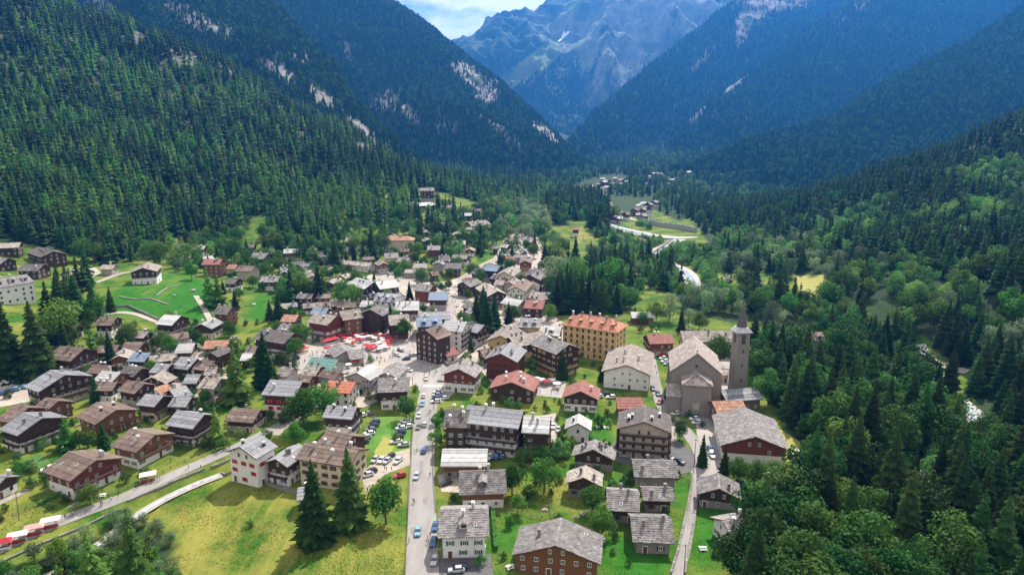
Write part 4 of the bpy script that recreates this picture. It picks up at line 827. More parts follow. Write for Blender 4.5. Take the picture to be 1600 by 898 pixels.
def house(spec, pitch=24, foot=None):
    x1, y1, x2, y2, Wd, He, rc, lw, uw, opt, name, label = spec
    rm = ROOF[rc]; low, up = WALL[lw], WALL[uw]; hip = 'H' in opt
    ov, eo = (1.0, .9) if 'T' not in opt else (.35, .35)
    tp = math.tan(R(pitch)); Wb = Wd - 2 * eo; Hr = He + Wb / 2 * tp
    m_ = ground((x1 + x2) / 2, (y1 + y2) / 2, Hr); gz = H(m_[0], m_[1])[0]; ztop = gz + Hr
    a, b = at_h(x1, y1, ztop), at_h(x2, y2, ztop)
    if (a[1] > b[1]): a, b = b, a
    L_ = float(np.hypot(*(b - a)[:2])); c = (a + b) / 2
    if hip: L_ += Wd * .8
    L_ = max(L_, Wd * .55)
    ang = math.atan2(-(b - a)[0], (b - a)[1])
    h1 = H(c[0], c[1])[0]
    pxc, pyc, dist = project(np.array([c[0], c[1], h1])); near = dist < 330; mid = dist < 560
    root = thing(name, label, name.replace('_', ' '), (c[0], c[1], gz), ang); EXCL.append((c[0], c[1], max(Wd, L_) * .5 + 1.5)); HOUSES.append((c[0], c[1], gz, L_, Wd, ang, label, Hr))
    Lb = L_ - 2 * ov; hx, hy = Wb / 2, Lb / 2
    ca, sa = math.cos(ang), math.sin(ang)
    def facing(nx, ny):                             # does this side look towards the viewer's half?
        wx, wy = nx * ca - ny * sa, nx * sa + ny * ca
        return (wx * -c[0] + wy * -c[1]) / math.hypot(c[0], c[1]) > -.25
    # walls
    split = He * (.52 if up != low else 1.0)
    if He > 9 and up != low: split = He * (.36 if 'w' != lw else .55)
    if 'G' in opt: split = He - .05                # only the gable in timber
    mb = MB()
    mb.box(-hx, hx, -hy, hy, -4.0, min(split, He), low); mb.build(low.replace('_plaster', '_wall') if 'plaster' in low else low + ('_wall' if 'wall' not in low else ''), root)
    mb = MB(); e = .06
    if hip:
        if split < He: mb.box(-hx - e, hx + e, -hy - e, hy + e, split, He, up)
    else: mb.prism([(-hx - e, split), (hx + e, split), (hx + e, He), (0, Hr - .02), (-hx - e, He)], -hy - e, hy + e, up)
    if mb.v: mb.build(up.replace('_plaster', '_wall') + '_gable' if 'plaster' in up or 'wall' in up else up + '_storey', root)
    # roof
    th = .28; oy = hy + ov; ox = hx + eo; ze = He - eo * tp
    mb = MB()
    if hip:
        k = min(hx + eo, oy - .3); rr = oy - k; T = [(-ox, -oy, ze), (ox, -oy, ze), (ox, oy, ze), (-ox, oy, ze)]; zr = ze + ox * tp * 1.0
        for dz, rev in ((th, 0), (0, 1)):
            p = [(x, y, z + dz) for x, y, z in T]; r0, r1 = (0, -rr, zr + dz), (0, rr, zr + dz)
            for q in ((p[0], p[1], r0), (p[1], p[2], r1, r0), (p[2], p[3], r1), (p[3], p[0], r0, r1)): mb.poly(q, rm)
        for i in range(4):
            j = (i + 1) % 4; A_, B_ = T[i], T[j]; mb.poly([A_, B_, (B_[0], B_[1], B_[2] + th), (A_[0], A_[1], A_[2] + th)], 'brown_paint')
    else:
        for s in (-1, 1):
            mb.hexa([(0, -oy, Hr), (s * ox, -oy, ze), (s * ox, oy, ze), (0, oy, Hr), (0, -oy, Hr + th), (s * ox, -oy, ze + th), (s * ox, oy, ze + th), (0, oy, Hr + th)], rm)
            # barge boards under the verge
            for y_ in (-oy - .07, oy + .003): mb.hexa([(0, y_, Hr - .05), (s * ox, y_, ze - .05), (s * ox, y_ + .067, ze - .05), (0, y_ + .067, Hr - .05), (0, y_, Hr + .2), (s * ox, y_, ze + .2), (s * ox, y_ + .067, ze + .2), (0, y_ + .067, Hr + .2)], 'brown_paint')
        mb.box(-.22, .22, -oy - .05, oy + .05, Hr + th - .06, Hr + th + .08, rm)
    roof = mb.build('roof', root)
    cosp = math.cos(R(pitch))
    def on_roof(s, u, y):                           # u: 0 ridge .. 1 eave
        return (s * ox * u, y, Hr + th - ox * u * tp)
    if not hip:
        if rc in ('gm', 'lm', 'bm', 'bs', 'gn', 'rt', 'ru', 'rb') and dist < 620:    # rows of sheets, each lapping the one below
            nb = 4 if Wd > 10 else 3
            for s in (-1, 1):
                if not facing(s * .55, 0) and rnd.random() < 2 and (s * ca * -c[0] + s * sa * -c[1]) / math.hypot(c[0], c[1]) < -.6: continue
                for k in range(nb):
                    u0, u1 = k / nb, (k + 1) / nb + .01; q = MB()
                    z0 = Hr + th + .02 - ox * u0 * tp; z1 = Hr + th + .10 - ox * u1 * tp
                    q.hexa([(s * ox * u0, -oy, z0), (s * ox * u1, -oy, z1), (s * ox * u1, oy, z1), (s * ox * u0, oy, z0), (s * ox * u0, -oy, z0 + .05), (s * ox * u1, -oy, z1 + .05), (s * ox * u1, oy, z1 + .05), (s * ox * u0, oy, z0 + .05)], rm)
                    if near:
                        st = .9 if rc in ('gm', 'lm', 'bm') else 1.4; y = -oy + st
                        while y < oy - .2:
                            q.hexa([(s * ox * u0, y, z0 + .03), (s * ox * u1, y, z1 + .03), (s * ox * u1, y + .07, z1 + .03), (s * ox * u0, y + .07, z0 + .03), (s * ox * u0, y, z0 + .11), (s * ox * u1, y, z1 + .11), (s * ox * u1, y + .07, z1 + .11), (s * ox * u0, y + .07, z0 + .11)], rm); y += st
                    q.build('roof_sheet', roof)
        elif dist < 420:                            # stone slates, joined
            q = MB(); r = random.Random(int(x1 * 7 + y1)); sz = .85 if dist < 260 else 1.3
            for s in (-1, 1):
                if (s * ca * -c[0] + s * sa * -c[1]) / math.hypot(c[0], c[1]) < -.7: continue
                n = max(3, int(ox / cosp / (sz * .8)))
                for k in range(n):
                    u0, u1 = k / n, (k + 1.25) / n; y = -oy - r.uniform(0, .3)
                    while y < oy:
                        w_ = sz * r.uniform(.6, 1.3); y1_ = min(y + w_ - .05, oy + .1); ub = u1 + r.uniform(-.12, .12) / n; l0 = r.uniform(.03, .09); l1 = l0 + r.uniform(.05, .12)
                        p0, p1, p2, p3 = [(s * ox * uu, yy, Hr + th + ll - ox * uu * tp) for uu, yy, ll in ((u0, y, l0 - .02), (ub, y, l1), (ub, y1_, l1 + r.uniform(-.03, .03)), (u0, y1_, l0 - .02))]
                        q.poly((p0, p1, p2, p3), rm); q.poly((p1, (p1[0], p1[1], p1[2] - .12), (p2[0], p2[1], p2[2] - .12), p2), rm); y += w_
            stuff(q.build('slates', roof))
    # chimneys
    nch = 0 if 'x' in opt else (rnd.choice((2, 3, 4)) if L_ > 14 else rnd.choice((1, 2, 2)))
    if 'C' in opt: nch += 3
    if dist > 900: nch = min(nch, 1)
    cm = CHIM[1] if rc in ('ts', 'gs') and near and lw in 'sdo' else rnd.choice(CHIM)
    for k in range(nch):
        s = rnd.choice((-1, 1)); u = rnd.uniform(.1, .62); y = rnd.uniform(-.78, .78) * hy
        if hip: y *= .6; u *= .6
        obj('chimney', cm, roof, (s * ox * u, y, Hr + th - ox * u * tp), 0)
    # rooflights and dormers
    if near and not hip and 'x' not in opt:
        for k in range(rnd.choice((1, 2, 3))):
            s = rnd.choice((-1, 1)); u = rnd.uniform(.3, .7); y = rnd.uniform(-.7, .7) * hy; q = MB()
            for u0, u1, e_, mt in ((u, u + .9 / ox, .16, 'white_paint'), (u + .1 / ox, u + .8 / ox, .185, 'glass')):
                z0, z1 = Hr + th - ox * u0 * tp, Hr + th - ox * u1 * tp; d_ = .1 if mt == 'glass' else 0
                q.hexa([(s * ox * u0, y + d_, z0), (s * ox * u1, y + d_, z1), (s * ox * u1, y + .8 - d_, z1), (s * ox * u0, y + .8 - d_, z0), (s * ox * u0, y + d_, z0 + e_), (s * ox * u1, y + d_, z1 + e_), (s * ox * u1, y + .8 - d_, z1 + e_), (s * ox * u0, y + .8 - d_, z0 + e_)], mt)
            q.build('skylight', roof)
    if 'D' in opt or 'd' in opt:
        nd = max(1, int(L_ / 5)) if 'D' in opt else 1; s = 1 if facing(1, 0) and (ca * -c[0] + sa * -c[1]) > 0 else -1
        for k in range(nd):
            y = -hy + (k + .5) * 2 * hy / nd; q = MB(); u0, u1 = .18, .72; zt = Hr + th - ox * u0 * tp + .1; zb = Hr + th - ox * u1 * tp; wd_ = min(2.2, L_ / nd * .55)
            q.prism([], 0, 0, rm) if False else None
            xa, xb = s * ox * u0, s * ox * u1
            q.hexa([(xa, y - wd_ / 2, zb), (xb, y - wd_ / 2, zb), (xb, y + wd_ / 2, zb), (xa, y + wd_ / 2, zb), (xa, y - wd_ / 2, zt - .35), (xb, y - wd_ / 2, zt - .55), (xb, y + wd_ / 2, zt - .55), (xa, y + wd_ / 2, zt - .35)], up if 'plaster' not in up else low)
            for t_ in (-1, 1):
                q.hexa([(xa, y, zt + .25), (xb + s * .4, y, zt - .1), (xb + s * .4, y + t_ * (wd_ / 2 + .25), zt - .62), (xa, y + t_ * (wd_ / 2 + .25), zt - .35), (xa, y, zt + .37), (xb + s * .4, y, zt + .02), (xb + s * .4, y + t_ * (wd_ / 2 + .25), zt - .5), (xa, y + t_ * (wd_ / 2 + .25), zt - .23)], rm)
            hh_ = max(.5, (zt - .6 - zb) * .75)
            q.box(min(xb, xb + s * .04), max(xb, xb + s * .04), y - wd_ * .35, y + wd_ * .35, zt - .65 - hh_, zt - .65, 'glass')
            q.build('dormer', roof)
    # openings
    fr = 'red' if 'R' in opt else ('green' if 'E' in opt else ('brown' if (uw in 'dbro' and rnd.random() < .22) else 'brown' if (uw in 'wcey' and rnd.random() < .5) else 'white') if True else ('brown' if (uw in 'wcey' and rnd.random() < .5) else 'white'))
    shc = 'red' if 'R' in opt else 'green' if 'E' in opt else 'yellow' if 'Y' in opt else rnd.choice(('brown', 'brown', 'green'))
    if near and 'x' not in opt and not any(c_ in opt for c_ in 'SREY') and rnd.random() < .6: opt = opt + 'S'
    wm = WIN[fr]; st = 2.75; nst = max(1, int(He / st)); ww, wh = (1.05, 1.3) if mid else (1.2, 1.45)
    def put(px_, py_, pz, nx, ny, sw=1.0, shut=True):
        rz = math.atan2(nx, -ny)
        if near:
            o = obj('window', WINF[fr], root, (px_ + nx * .06, py_ + ny * .06, pz), rz, (ww * sw, 1.4, wh)); obj('pane', PANE, o)
            if shut and ('S' in opt or 'R' in opt or 'E' in opt or 'Y' in opt):
                for s in (-1, 1): obj('shutter', SHUT[shc], o, (s * .76, 0, 0))
        else: obj('window', wm, root, (px_ + nx * .06, py_ + ny * .06, pz), rz, (ww * sw, 1.4, wh))
    def facade(nx, ny, width, off, gable):
        if not facing(nx, ny): return
        n = max(1, int(width / (3.0 if near else 3.4)))
        if not mid: n = min(n, 4)
        tx, ty = -ny, nx
        dk = rnd.randrange(n)
        for s in range(nst):
            z = s * st + 1.65
            for k in range(n):
                u = (k + .5) / n * width - width / 2 + (.25 * rnd.uniform(-1, 1) if near else 0)
                if s == 0 and k == dk and mid and not ('x' in opt and rnd.random() < .5):
                    obj('door', DOOR, root, (nx * (off + .02) + tx * u, ny * (off + .02) + ty * u, 0), math.atan2(nx, -ny)); continue
                if rnd.random() < (.12 if 'x' not in opt else .5): continue
                put(nx * (off + .02) + tx * u, ny * (off + .02) + ty * u, z, nx, ny)
        if gable and not hip:
            z = nst * st + 1.5
            if z + .9 < Hr - 1.0:
                for u in ((-1.6, 1.6) if width > 9 else (0,)): put(nx * (off + .02) + tx * u, ny * (off + .02) + ty * u, z, nx, ny, .8, False)
    facade(0, -1, Wb, hy, True); facade(0, 1, Wb, hy, True); facade(-1, 0, Lb, hx, False); facade(1, 0, Lb, hx, False)
    # balconies with slatted rails
    if 'B' in opt and mid:
        wall = up if 'wood' in up else 'dark_wood'; lv = [s * st for s in range(1, nst + (1 if Wb > 9 else 0)) if s * st < Hr - 3.2]
        sides = [(0, -1, Wb, hy)] if facing(0, -1) else []
        if facing(0, 1) and not facing(0, -1): sides.append((0, 1, Wb, hy))
        if 'L' in opt:
            for s_ in (-1, 1):
                if facing(s_, 0): sides.append((s_, 0, Lb, hx))
        for nx, ny, width, off in sides:
            for z in lv:
                hw = width / 2 - .1
                if ny and z > He - 1: hw = max(1.5, (Hr - z - 2.0) / tp)
                tx, ty = -ny, nx
                if nx and z > He - 1.5: continue
                q = MB()
                def lb(a0, a1, d0, d1, z0, z1, mm, Q):
                    xs_ = [tx * a + nx * (off + d) for a in (a0, a1) for d in (d0, d1)]; ys_ = [ty * a + ny * (off + d) for a in (a0, a1) for d in (d0, d1)]
                    Q.box(min(xs_), max(xs_), min(ys_), max(ys_), z0, z1, mm)
                lb(-hw, hw, .065, 1.1, z - .12, z, wall, q); lb(-hw, hw, 1.03, 1.1, z + .92, z + 1.0, wall, q)
                bal = q.build('balcony', root); q = MB(); a_ = -hw
                stp = .34 if near else .8
                while a_ < hw - .1: lb(a_, a_ + stp * .62, 1.045, 1.085, z + .02, z + .9, wall, q); a_ += stp
                lb(-hw, -hw + .05, .1, 1.0, z + .1, z + .95, wall, q); lb(hw - .05, hw, .1, 1.0, z + .1, z + .95, wall, q)
                q.build('railing', bal)
    if near and 'p' not in opt and not hip:         # purlin ends and verge posts
        q = MB()
        for u in (0, .5, .93):
            for s in ((1,) if u == 0 else (-1, 1)):
                for y0, y1 in ((-oy + .05, -hy - .07), (hy + .07, oy - .05)):
                    x_ = s * hx * u; z_ = Hr - hx * u * tp; q.box(x_ - .12, x_ + .12, y0, y1, z_ - .30, z_ - .06, 'brown_wood')
        q.build('purlins', root)
    return root
HS = """-12 381 33 379 11 6 ts d d x|chalet|dark timber chalet with tan slate roof at the upper left forest edge
60 386 84 393 17 7 ds d d C|chalet|large near black chalet with brown roof above the upper car park
-8 403 13 404 12 5 gs d d -|chalet|dark chalet at the left edge just above the white dormered hotel
36 413 69 413 13 5.5 ds d d -|chalet|dark chalet with slate grey roof right behind the white dormered hotel
-20 439 41 429 14 10 gs w w DET|hotel|long white hotel with a row of dark dormers at the left edge
160 414 181 414 9 4.5 ts e e -|house|small beige stone house at the end of the upper car park
223 419 232 410 16 8.5 ts w d S|chalet|white chalet with timber gable standing alone on the bright green hillside
302 384 322 384 10 5.5 ts w d -|chalet|small white and timber chalet under the trees above the rusty red roofed lodge
284 399 298 398 9 6 ts w d -|chalet|small tan roofed chalet with white base at the top of the green hillside
315 402 332 400 10 4 lm d d -|house|low house with pale metal roof just behind the dull red roofed lodge
320 405 348 405 12 9.5 rb b b B|lodge|four storey timber lodge with dull red roof on the left hillside
357 414 371 414 9 5 ru c c -|house|small cream house with rusty roof beside the dull red roofed lodge
375 415 399 416 12 7 bs e e -|house|beige house with brown roof below the dull red roofed lodge
396 395 420 396 14 6.5 gs w d -|chalet|chalet with wide slate roof and dark gable between two tree clumps
381 382 399 382 9 5 ds d d -|chalet|small dark chalet against the forest below the bright clearing
443 390 466 389 10 7 lm e b -|house|light roofed house with timber upper floor beside tall spruces
409 432 438 432 11 6.5 gs w d -|chalet|black timbered chalet with white base and a tall wall chimney
463 419 480 419 9 5 gs d d -|chalet|small dark chalet between two tall spruces left of the centre
357 435 373 436 10 5.5 ds w d -|chalet|dark chalet half hidden by the big pine on the green hillside
341 479 363 480 11 8.5 ds b b BL|chalet|brown three storey chalet with balconies beside the lower big pines
314 507 335 497 10 6 gm c d -|house|cream house with blue grey metal roof below the brown balconied chalet
257 492 283 494 13 8 lm c d BL|house|cream three storey house with pale metal roof under the green hillside
278 538 305 537 11 4.5 lm e d -|house|low house with two pale metal roofs left of the rusty roofed barn
321 533 360 532 10 3.6 ru r r x|barn|low red timber barn with long rusty roof
283 558 309 561 12 5 gm d d -|chalet|dark chalet with half timbered gable and blue grey roof
245 568 268 570 11 4.5 gm g d -|house|house with pale bluish roof in the dense lower left cluster
313 562 336 565 12 4.5 bs o d -|chalet|chalet with weathered brown roof beside the half timbered gable
322 575 340 574 9 4 ts o o -|house|small tan roofed house squeezed behind the twin grey roofs
292 586 314 586 10 5 gm d d -|chalet|small dark chalet with flat looking blue grey roof
320 590 346 592 11 7 ts e e -|house|beige house with pinkish tan roof beside the tall airy spruce
238 590 257 580 12 4 ts d d x|barn|dark barn with large plain tan roof in the lower left cluster
240 607 262 600 10 4 ru d d x|barn|barn with orange rust streaked roof in the lower left cluster
265 610 290 603 12 5 gm d d -|chalet|dark chalet with streaked grey roof touching the rusty barn
228 616 256 619 11 6.5 gm c d B|chalet|cream chalet with dark wood gable and grey roof below the rusty barn
272 620 300 621 10 5.5 gm d d -|chalet|small dark chalet with grey roof right of the cream one
277 642 320 648 13 7.5 gm w d BL|chalet|dark timber chalet with sheet metal roof and white base by the lawn
363 638 407 641 12 4.6 bs e d -|chalet|low chalet with wide brown slate roof right of the airy larch
422 594 473 597 15 10 gm w d RB|apartment_house|long dark timber apartment house with red framed windows
374 699 409 680 13 10.5 gm w w R|house|tall white house with red shutters on the big meadow's edge
430 718 467 694 9 7.5 gm w d B|house|narrow dark gabled house right of the white one with red shutters
478 691 562 703 13 9 bs c c -|apartment_house|big cream apartment house with brown roof behind the two tall spruces
512 672 552 682 15 9 bs c d -|apartment_house|rear wing with striped brown roof behind the big cream apartment house
512 634 558 637 11 8 gm w d B|house|white and timber house with blue grey roof by the grass car park
466 764 488 762 8 4.5 gm w w -|house|small pale house hiding behind the left tall spruce on the meadow
687 797 763 795 15.5 6.8 gs w w Sd|house|large house with grey roof and white front at the bottom of the road
718 737 790 735 14 5.4 gs w b d|house|house with wide grey roof and orange brown upper wall by the main road
691 703 762 703 12.5 5 lm s b x|house|house with light standing seam metal roof beside the main road
903 662 905 647 0 5.4 lm w w -|house|small white gabled house with pale blue roof
907 612 911 595 14.5 6 rb w d -|chalet|dark chalet with pinkish brown roof above the small white gabled house
799 598 810 579 19 5.6 rb d d C|chalet|broad dark chalet with red brown roof and many chimneys
716 577 729 562 15 7.8 gs w r S|house|house with red brown gable, white middle floor and grey stone base at the junction
782 553 799 535 15.5 9.6 gm r r B|chalet|tall reddish timber chalet with pale grey metal roof
750 547 765 545 9 5 bs d d -|chalet|small dark chalet leaning on the tall reddish timber chalet
782 525 808 503 14 8 ts y y -|hotel|yellow hotel wing with striped tan roof
795 528 847 518 12 8.5 ts y d B|hotel|yellow hotel wing with many chimneys on a long tan roof
847 523 889 539 13 12 gs y d YBL|hotel|dark balconied hotel block with rows of yellow shutters
979 571 987 538 0 7.6 ts w w -|house|broad white gabled house with pale roof left of the church
1010 524 1050 523 11 6.5 rb c r BL|house|cream house with dusky red roof behind the church car park
1063 518 1145 518 13 8 ts y y C|hotel|long yellow building behind the church with a row of chimneys
1203 521 1284 519 12 6 bs w w D|house|long white house with dormered brown roof at the right wood
985 488 1022 488 9 4 lm r r x|shed|long low shed with bright metal roof behind the orange roofed hotel
1127 577 1138 577 7 4 ts y y x|chapel|tiny yellow chapel between the church and the bell tower
962 622 1003 622 11 5 rb b r x|house|low house with dull red metal roof above the big balconied chalet
1007 660 1008 634 18 10.8 ds e e BLC|apartment_house|big five storey balconied chalet with dark grey roof
927 703 931 687 14 5 gs s d C|chalet|dark slate roofed chalet with many chimneys below the small white gabled house
912 747 915 728 11 5 ts s d -|chalet|old slate chalet with two stone chimneys beside the garden trees
988 719 1056 721 12 5 gs s s -|house|stone house with long slate roof facing the dark hotel yard
1002 762 1050 763 8.5 4.2 gs s d -|barn|small slate roofed barn in the middle of the stone house cluster
948 765 998 768 13 4.4 gs s d -|house|slate roofed house with tall stone chimney at the cluster's left
985 808 1048 810 14 4 gs s s -|house|nearest slate roofed stone house beside the stone lane
1124 764 1122 740 0 4.6 gs s d -|chalet|slate roofed chalet on the lawn right of the stone lane
1181 683 1162 637 0 6.4 gs w r x|barn|large barn like hall with plain grey roof and red gable
1203 741 1246 737 11 5 gs w d -|chalet|slate roofed chalet tucked against the wood below the big hall
1128 813 1168 806 12 5 gs w w -|house|pale house with slate roof half under the big trees at bottom right
869 853 877 810 0 5.6 gs b b -|chalet|nearest large timber chalet with wide pale slate roof at the bottom edge
1112 628 1160 626 12 6 ru o o x|shed|dilapidated shed with patchy rusty sheets beside the church
1125 610 1182 606 12 5 gm o o x|shed|ruined shed with broken grey sheet roof below the bell tower
80 579 101 586 21 8.5 gm c d B|apartment_house|long cream and black apartment house with big grey roof left
71 622 92 627 12 5.5 bs b b B|chalet|orange brown chalet with streaked brown roof below the long apartment house
37 645 66 654 17 7.5 gm w d BL|chalet|large weathered chalet with grey roof at the left edge
24 634 42 637 14 6.5 bs g r -|chalet|red edged chalet tucked behind the large weathered one
151 629 182 641 16 6 bs b b B|chalet|wide brown chalet with two tier balcony and dark roof
203 671 243 680 16 6.4 bs w b B|chalet|warm brown chalet with big brown roof and white ground floor
107 706 150 720 17 6.5 bs w r B|chalet|red brown chalet with long dormer just above the lower road
-12 743 10 746 9 4.5 gm w d -|chalet|small dark chalet cut by the left edge near the dry lawn
94 541 132 545 14 8 bs w d BC|chalet|tall dark chalet with a cluster of white chimneys under the big spruces
107 508 122 509 8 4.5 bs w d -|house|small dark and white house in the shade of the left spruces
156 496 183 496 11 7 bs w d -|chalet|violet grey roofed chalet below the wall of the green hillside
216 518 233 519 8 4.6 ts w d -|house|small tan roofed house between two lanes left
243 521 262 522 7 3 bm d d x|shed|low blue roofed shed under the cream three storey house
196 535 225 536 10 3.2 bs r r x|barn|low reddish barn with patched tan roof
209 551 236 552 10 5 bm w d -|house|white house with grey blue metal roof by the parked white car
146 570 175 572 10 4.5 bs d d -|chalet|brown roofed chalet behind the blue spruce
160 580 189 583 11 5 lm b b B|chalet|brown chalet with bright white metal roof beside the blue spruce
198 572 222 576 10 4.6 ds d d -|chalet|dark chalet with plain brown grey roof left of the pale bluish roof
200 595 227 600 11 7.5 bs e d -|house|beige house with brown sheet roof and timber gable
493 489 526 494 15 9.5 ts w r RBL|hotel|large white and red hotel with heavy slate roof at the square
530 487 562 483 13 10 ts b b L|hotel|tall reddish brown timber hotel at the upper edge of the square
578 484 589 478 13 11 gs d d BL|house|dark narrow house between the brown hotel and the round fronted inn
607 493 638 491 14 8.5 ts b d BL|inn|balconied inn with pale hipped roof behind the square's tree
557 434 585 441 14 9 lm w d BL|hotel|left arm of the big angled hotel with snow white metal roof
586 441 618 437 14 9 lm w d BL|hotel|right arm of the big angled hotel with white end wall
538 407 582 411 9 4.2 ts w w -|house|long low white house with tan roof above the angled hotel
600 396 622 395 12 8 gs c c -|house|square cream house with grey hipped roof above the parking strip
623 402 641 403 11 7 gs c c B|house|cream house with pale roof joined to the square cream one
609 369 638 369 12 9.5 ru c c H|villa|tall cream villa with pinkish hipped roof on the upper slope
541 371 561 371 12 9 ts w d B|chalet|white chalet with dark gable at the foot of the left forest
656 294 679 294 11 14 ts g d B|hotel|tall narrow hotel high against the forest
652 317 678 316 12 5 lm d d -|house|low dark house with bright roof just below the tall narrow hotel
698 321 711 321 9 5 ts d d -|chalet|small dark chalet with brown roof high on the central slope
720 333 739 333 10 5 lm d d -|chalet|dark chalet with near white roof high on the central slope
733 326 752 326 10 5.5 ds d d -|chalet|highest dark boxy chalet below the conifer ridge
730 347 760 344 14 7 ts r r -|house|long reddish house with pale roof on the upper slope
706 376 728 376 11 5.5 ts c o -|house|house with twin tan gables right of the tall spruce pair
668 384 692 384 11 5.5 gs r r -|chalet|red timbered chalet with grey roof above the broad brown barns
684 400 702 399 13 6 ds g d -|house|rear house of the broad dark roofed pair
696 411 722 411 15 6 ds r d -|chalet|broad dark roofed chalet on the bend of the lane
646 412 668 412 10 5 ts g g -|house|small tan roofed house left of the broad dark roofed pair
708 398 732 399 9 6 gs w d -|house|small white house with chimney right of the broad dark roofs
652 444 677 446 12 7.5 gs r r B|house|orange red timber house with grey roof north of the square
671 457 701 457 17 7 bm g d x|house|house with steep blue striped metal roof beside the street
655 489 703 487 11 7.5 gm w d -|house|long grey metal roofed house on the narrow street
650 498 690 496 12 7 bm g d D|house|bluish dormered house next to the dark brown hotel
590 458 628 460 14 8.5 gm w w D|house|white house with dormered grey roof below the angled hotel
618 472 655 471 14 6 lm g d -|house|wide pale roofed building behind the round fronted inn
566 470 586 471 10 5 lm g g -|house|small pale roofed house left of the dormered white house
664 516 688 508 14 13 bs d d -|hotel|tall dark brown boxy hotel at the corner of the square
696 501 730 504 13 11 lm w w SB|hotel|white hotel with pale roof right of the dark brown one
727 503 757 509 11 7.5 gm w d B|house|grey roofed house with chimneys by the three tall spruces
723 441 745 435 11 7.5 gs d d B|house|dark shuttered house at the top of the narrow street
760 414 782 416 12 8 bm d d B|chalet|black timbered chalet with slate blue roof in the upper village
788 425 801 416 12 8.5 ts c c B|house|cream gabled house right of the black timbered chalet
789 402 803 401 10 7 rb e b -|house|brown roofed house at the head of the village lane
821 408 823 400 9 8 bs c b B|chalet|narrow tan and brown chalet at the top of the white lane
832 428 838 419 12 5 ds d d -|chalet|black gabled chalet below the narrow tan one
840 424 856 432 10 8 gs w d -|house|white house with grey dormered roof right of the black gabled one
757 442 778 455 12 8.5 ts g d BL|house|long house with zigzag tan roof behind the three tall spruces
775 437 790 438 10 6 ts e e -|house|small beige house in the middle of the upper village
806 449 820 436 11 7.5 bs w w -|house|white house with plain gable and one small window
795 441 805 434 9 6 ts e e -|house|pale roofed house left of the white plain gable
790 465 818 470 10 6.5 lm c c -|house|cream house with long white metal roof behind a spruce
822 469 852 471 13 6 rb d d -|chalet|dark chalet with pinkish roof beside the conifer row
853 457 867 457 7 4 lm w w x|shed|small pale roofed shed at the left end of the conifer row
813 497 846 498 16 10.5 gm y y DC|hotel|yellow hotel part with grey dormered roof
850 509 878 511 12 10 lm y y D|hotel|pale metal roofed part next to the big ochre hotel
864 395 881 394 9 11 ru e e H|tower_house|tall beige tower like house among conifers
894 355 905 355 9 8 rb w d -|villa|lonely villa with reddish roof below the dark knoll
769 384 779 384 8 5 gs d d -|chalet|small dark chalet left of the tall pair of spruces on the slope
784 382 796 383 8 5 lm w d -|chalet|small white gabled chalet between the slope spruces
789 373 801 374 9 5 ts c c -|house|small tan house just under the pale grove
820 373 834 374 9 7 ts c b -|house|tan and brown house where the lane meets the grove
730 471 745 474 10 6 gs d d -|house|dark house beside the crowded street
737 480 748 484 9 5 gm g g -|house|small grey house at the elbow of the street
745 420 757 424 10 6 gs e d -|house|grey roofed house above the long zigzag roof
772 428 786 430 10 5 gs d d -|house|dark house with grey roof tucked behind the cream gable
480 571 502 573 11 4.6 ts b b -|house|tan roofed timber house below the green roofed hall
464 586 489 588 12 5 bs b b B|house|house with broad tan sheets left of the red tiled house
514 595 556 598 12 5.8 rt w w -|house|white house with bright red tiled roof
557 583 580 569 13 5.6 lm g g -|hall|hall with broad white metal roof facing the square
604 583 622 566 9.5 5 gs g g x|house|narrow house with plain grey roof at the road fork
592 592 640 590 16 8 gs w d B|house|wide white and dark house with grey brown roof and a pink dormer
583 593 600 591 9 6 ds g g -|house|low grey house attached left of the wide white and dark one
487 559 529 563 13 4.2 gn g g x|hall|low hall with green metal roof on the square
528 536 541 549 10 3.4 gs g g x|pavilion|left wing of the grey market pavilion among the parasols
543 549 568 546 10 3.4 gs g g x|pavilion|right wing of the grey market pavilion among the parasols
690 547 710 543 9 3.2 rb w w x|annex|low annex with dull red roof beside the dark brown boxy hotel
411 514 460 521 15 8.5 ds w d RBL|hotel|long dark hotel with red balconies left of the slate roofed one
440 506 463 508 10 5.5 gs d d -|house|grey roofed house behind the red balconied hotel
444 492 467 493 10 4.6 ru d d x|barn|dark barn with rust orange roof above the red balconied hotel
490 481 514 482 10 4.5 bm d d -|house|low house with bright blue metal roof beside the big round tree
440 574 459 576 10 5 ts w w -|house|small white gabled house with tan roof by the round bush
388 542 401 542 8 4 bs b b -|chalet|tiny brown chalet behind the tall dark spruce
379 553 396 553 8 4 lm d d x|shed|small shed with white metal roof behind the airy spruce
1128 433 1141 433 9 4 gs d d -|hut|dark lonely hut in the clearing beyond the river
1176 437 1193 438 10 4 bs o o -|hut|brownish hut half in trees right of the lonely dark one
1411 722 1430 748 11 4 ts s s -|hut|single slate roof glimpsed inside the dark right wood
1001 371 1010 375 7 3.5 bs e e x|hut|small farm hut by the riverside field
700 640 731 641 15 10.6 ds d d C|hotel|dark timber hotel wing with brown roof beside the main road
731 634 818 643 15 11.4 gm w d BL|hotel|long dark timber hotel with many windows and grey metal roof
818 650 860 652 14 10.2 lm w d BL|hotel|right end of the long dark timber hotel with lower pale roof
533 462 545 462 8 4 lm g g -|house|tiny pale roofed house behind the big round tree
672 425 684 424 9 4 bs d d -|house|low brown house just above the orange red timber house
655 424 664 428 8 4 ts e e -|house|tiny tan roofed house among bushes north of the parking strip
520 436 533 434 9 5 ts c c -|house|pink tan house left of the angled hotel
476 444 486 448 9 5 ts c c -|house|pale small house between the two dark spruces
512 417 524 417 8 4 ts e e -|house|low house by the curve of the upper lane
633 421 650 421 8 4 ts g g x|house|flat looking low house beside the parking strip
"""
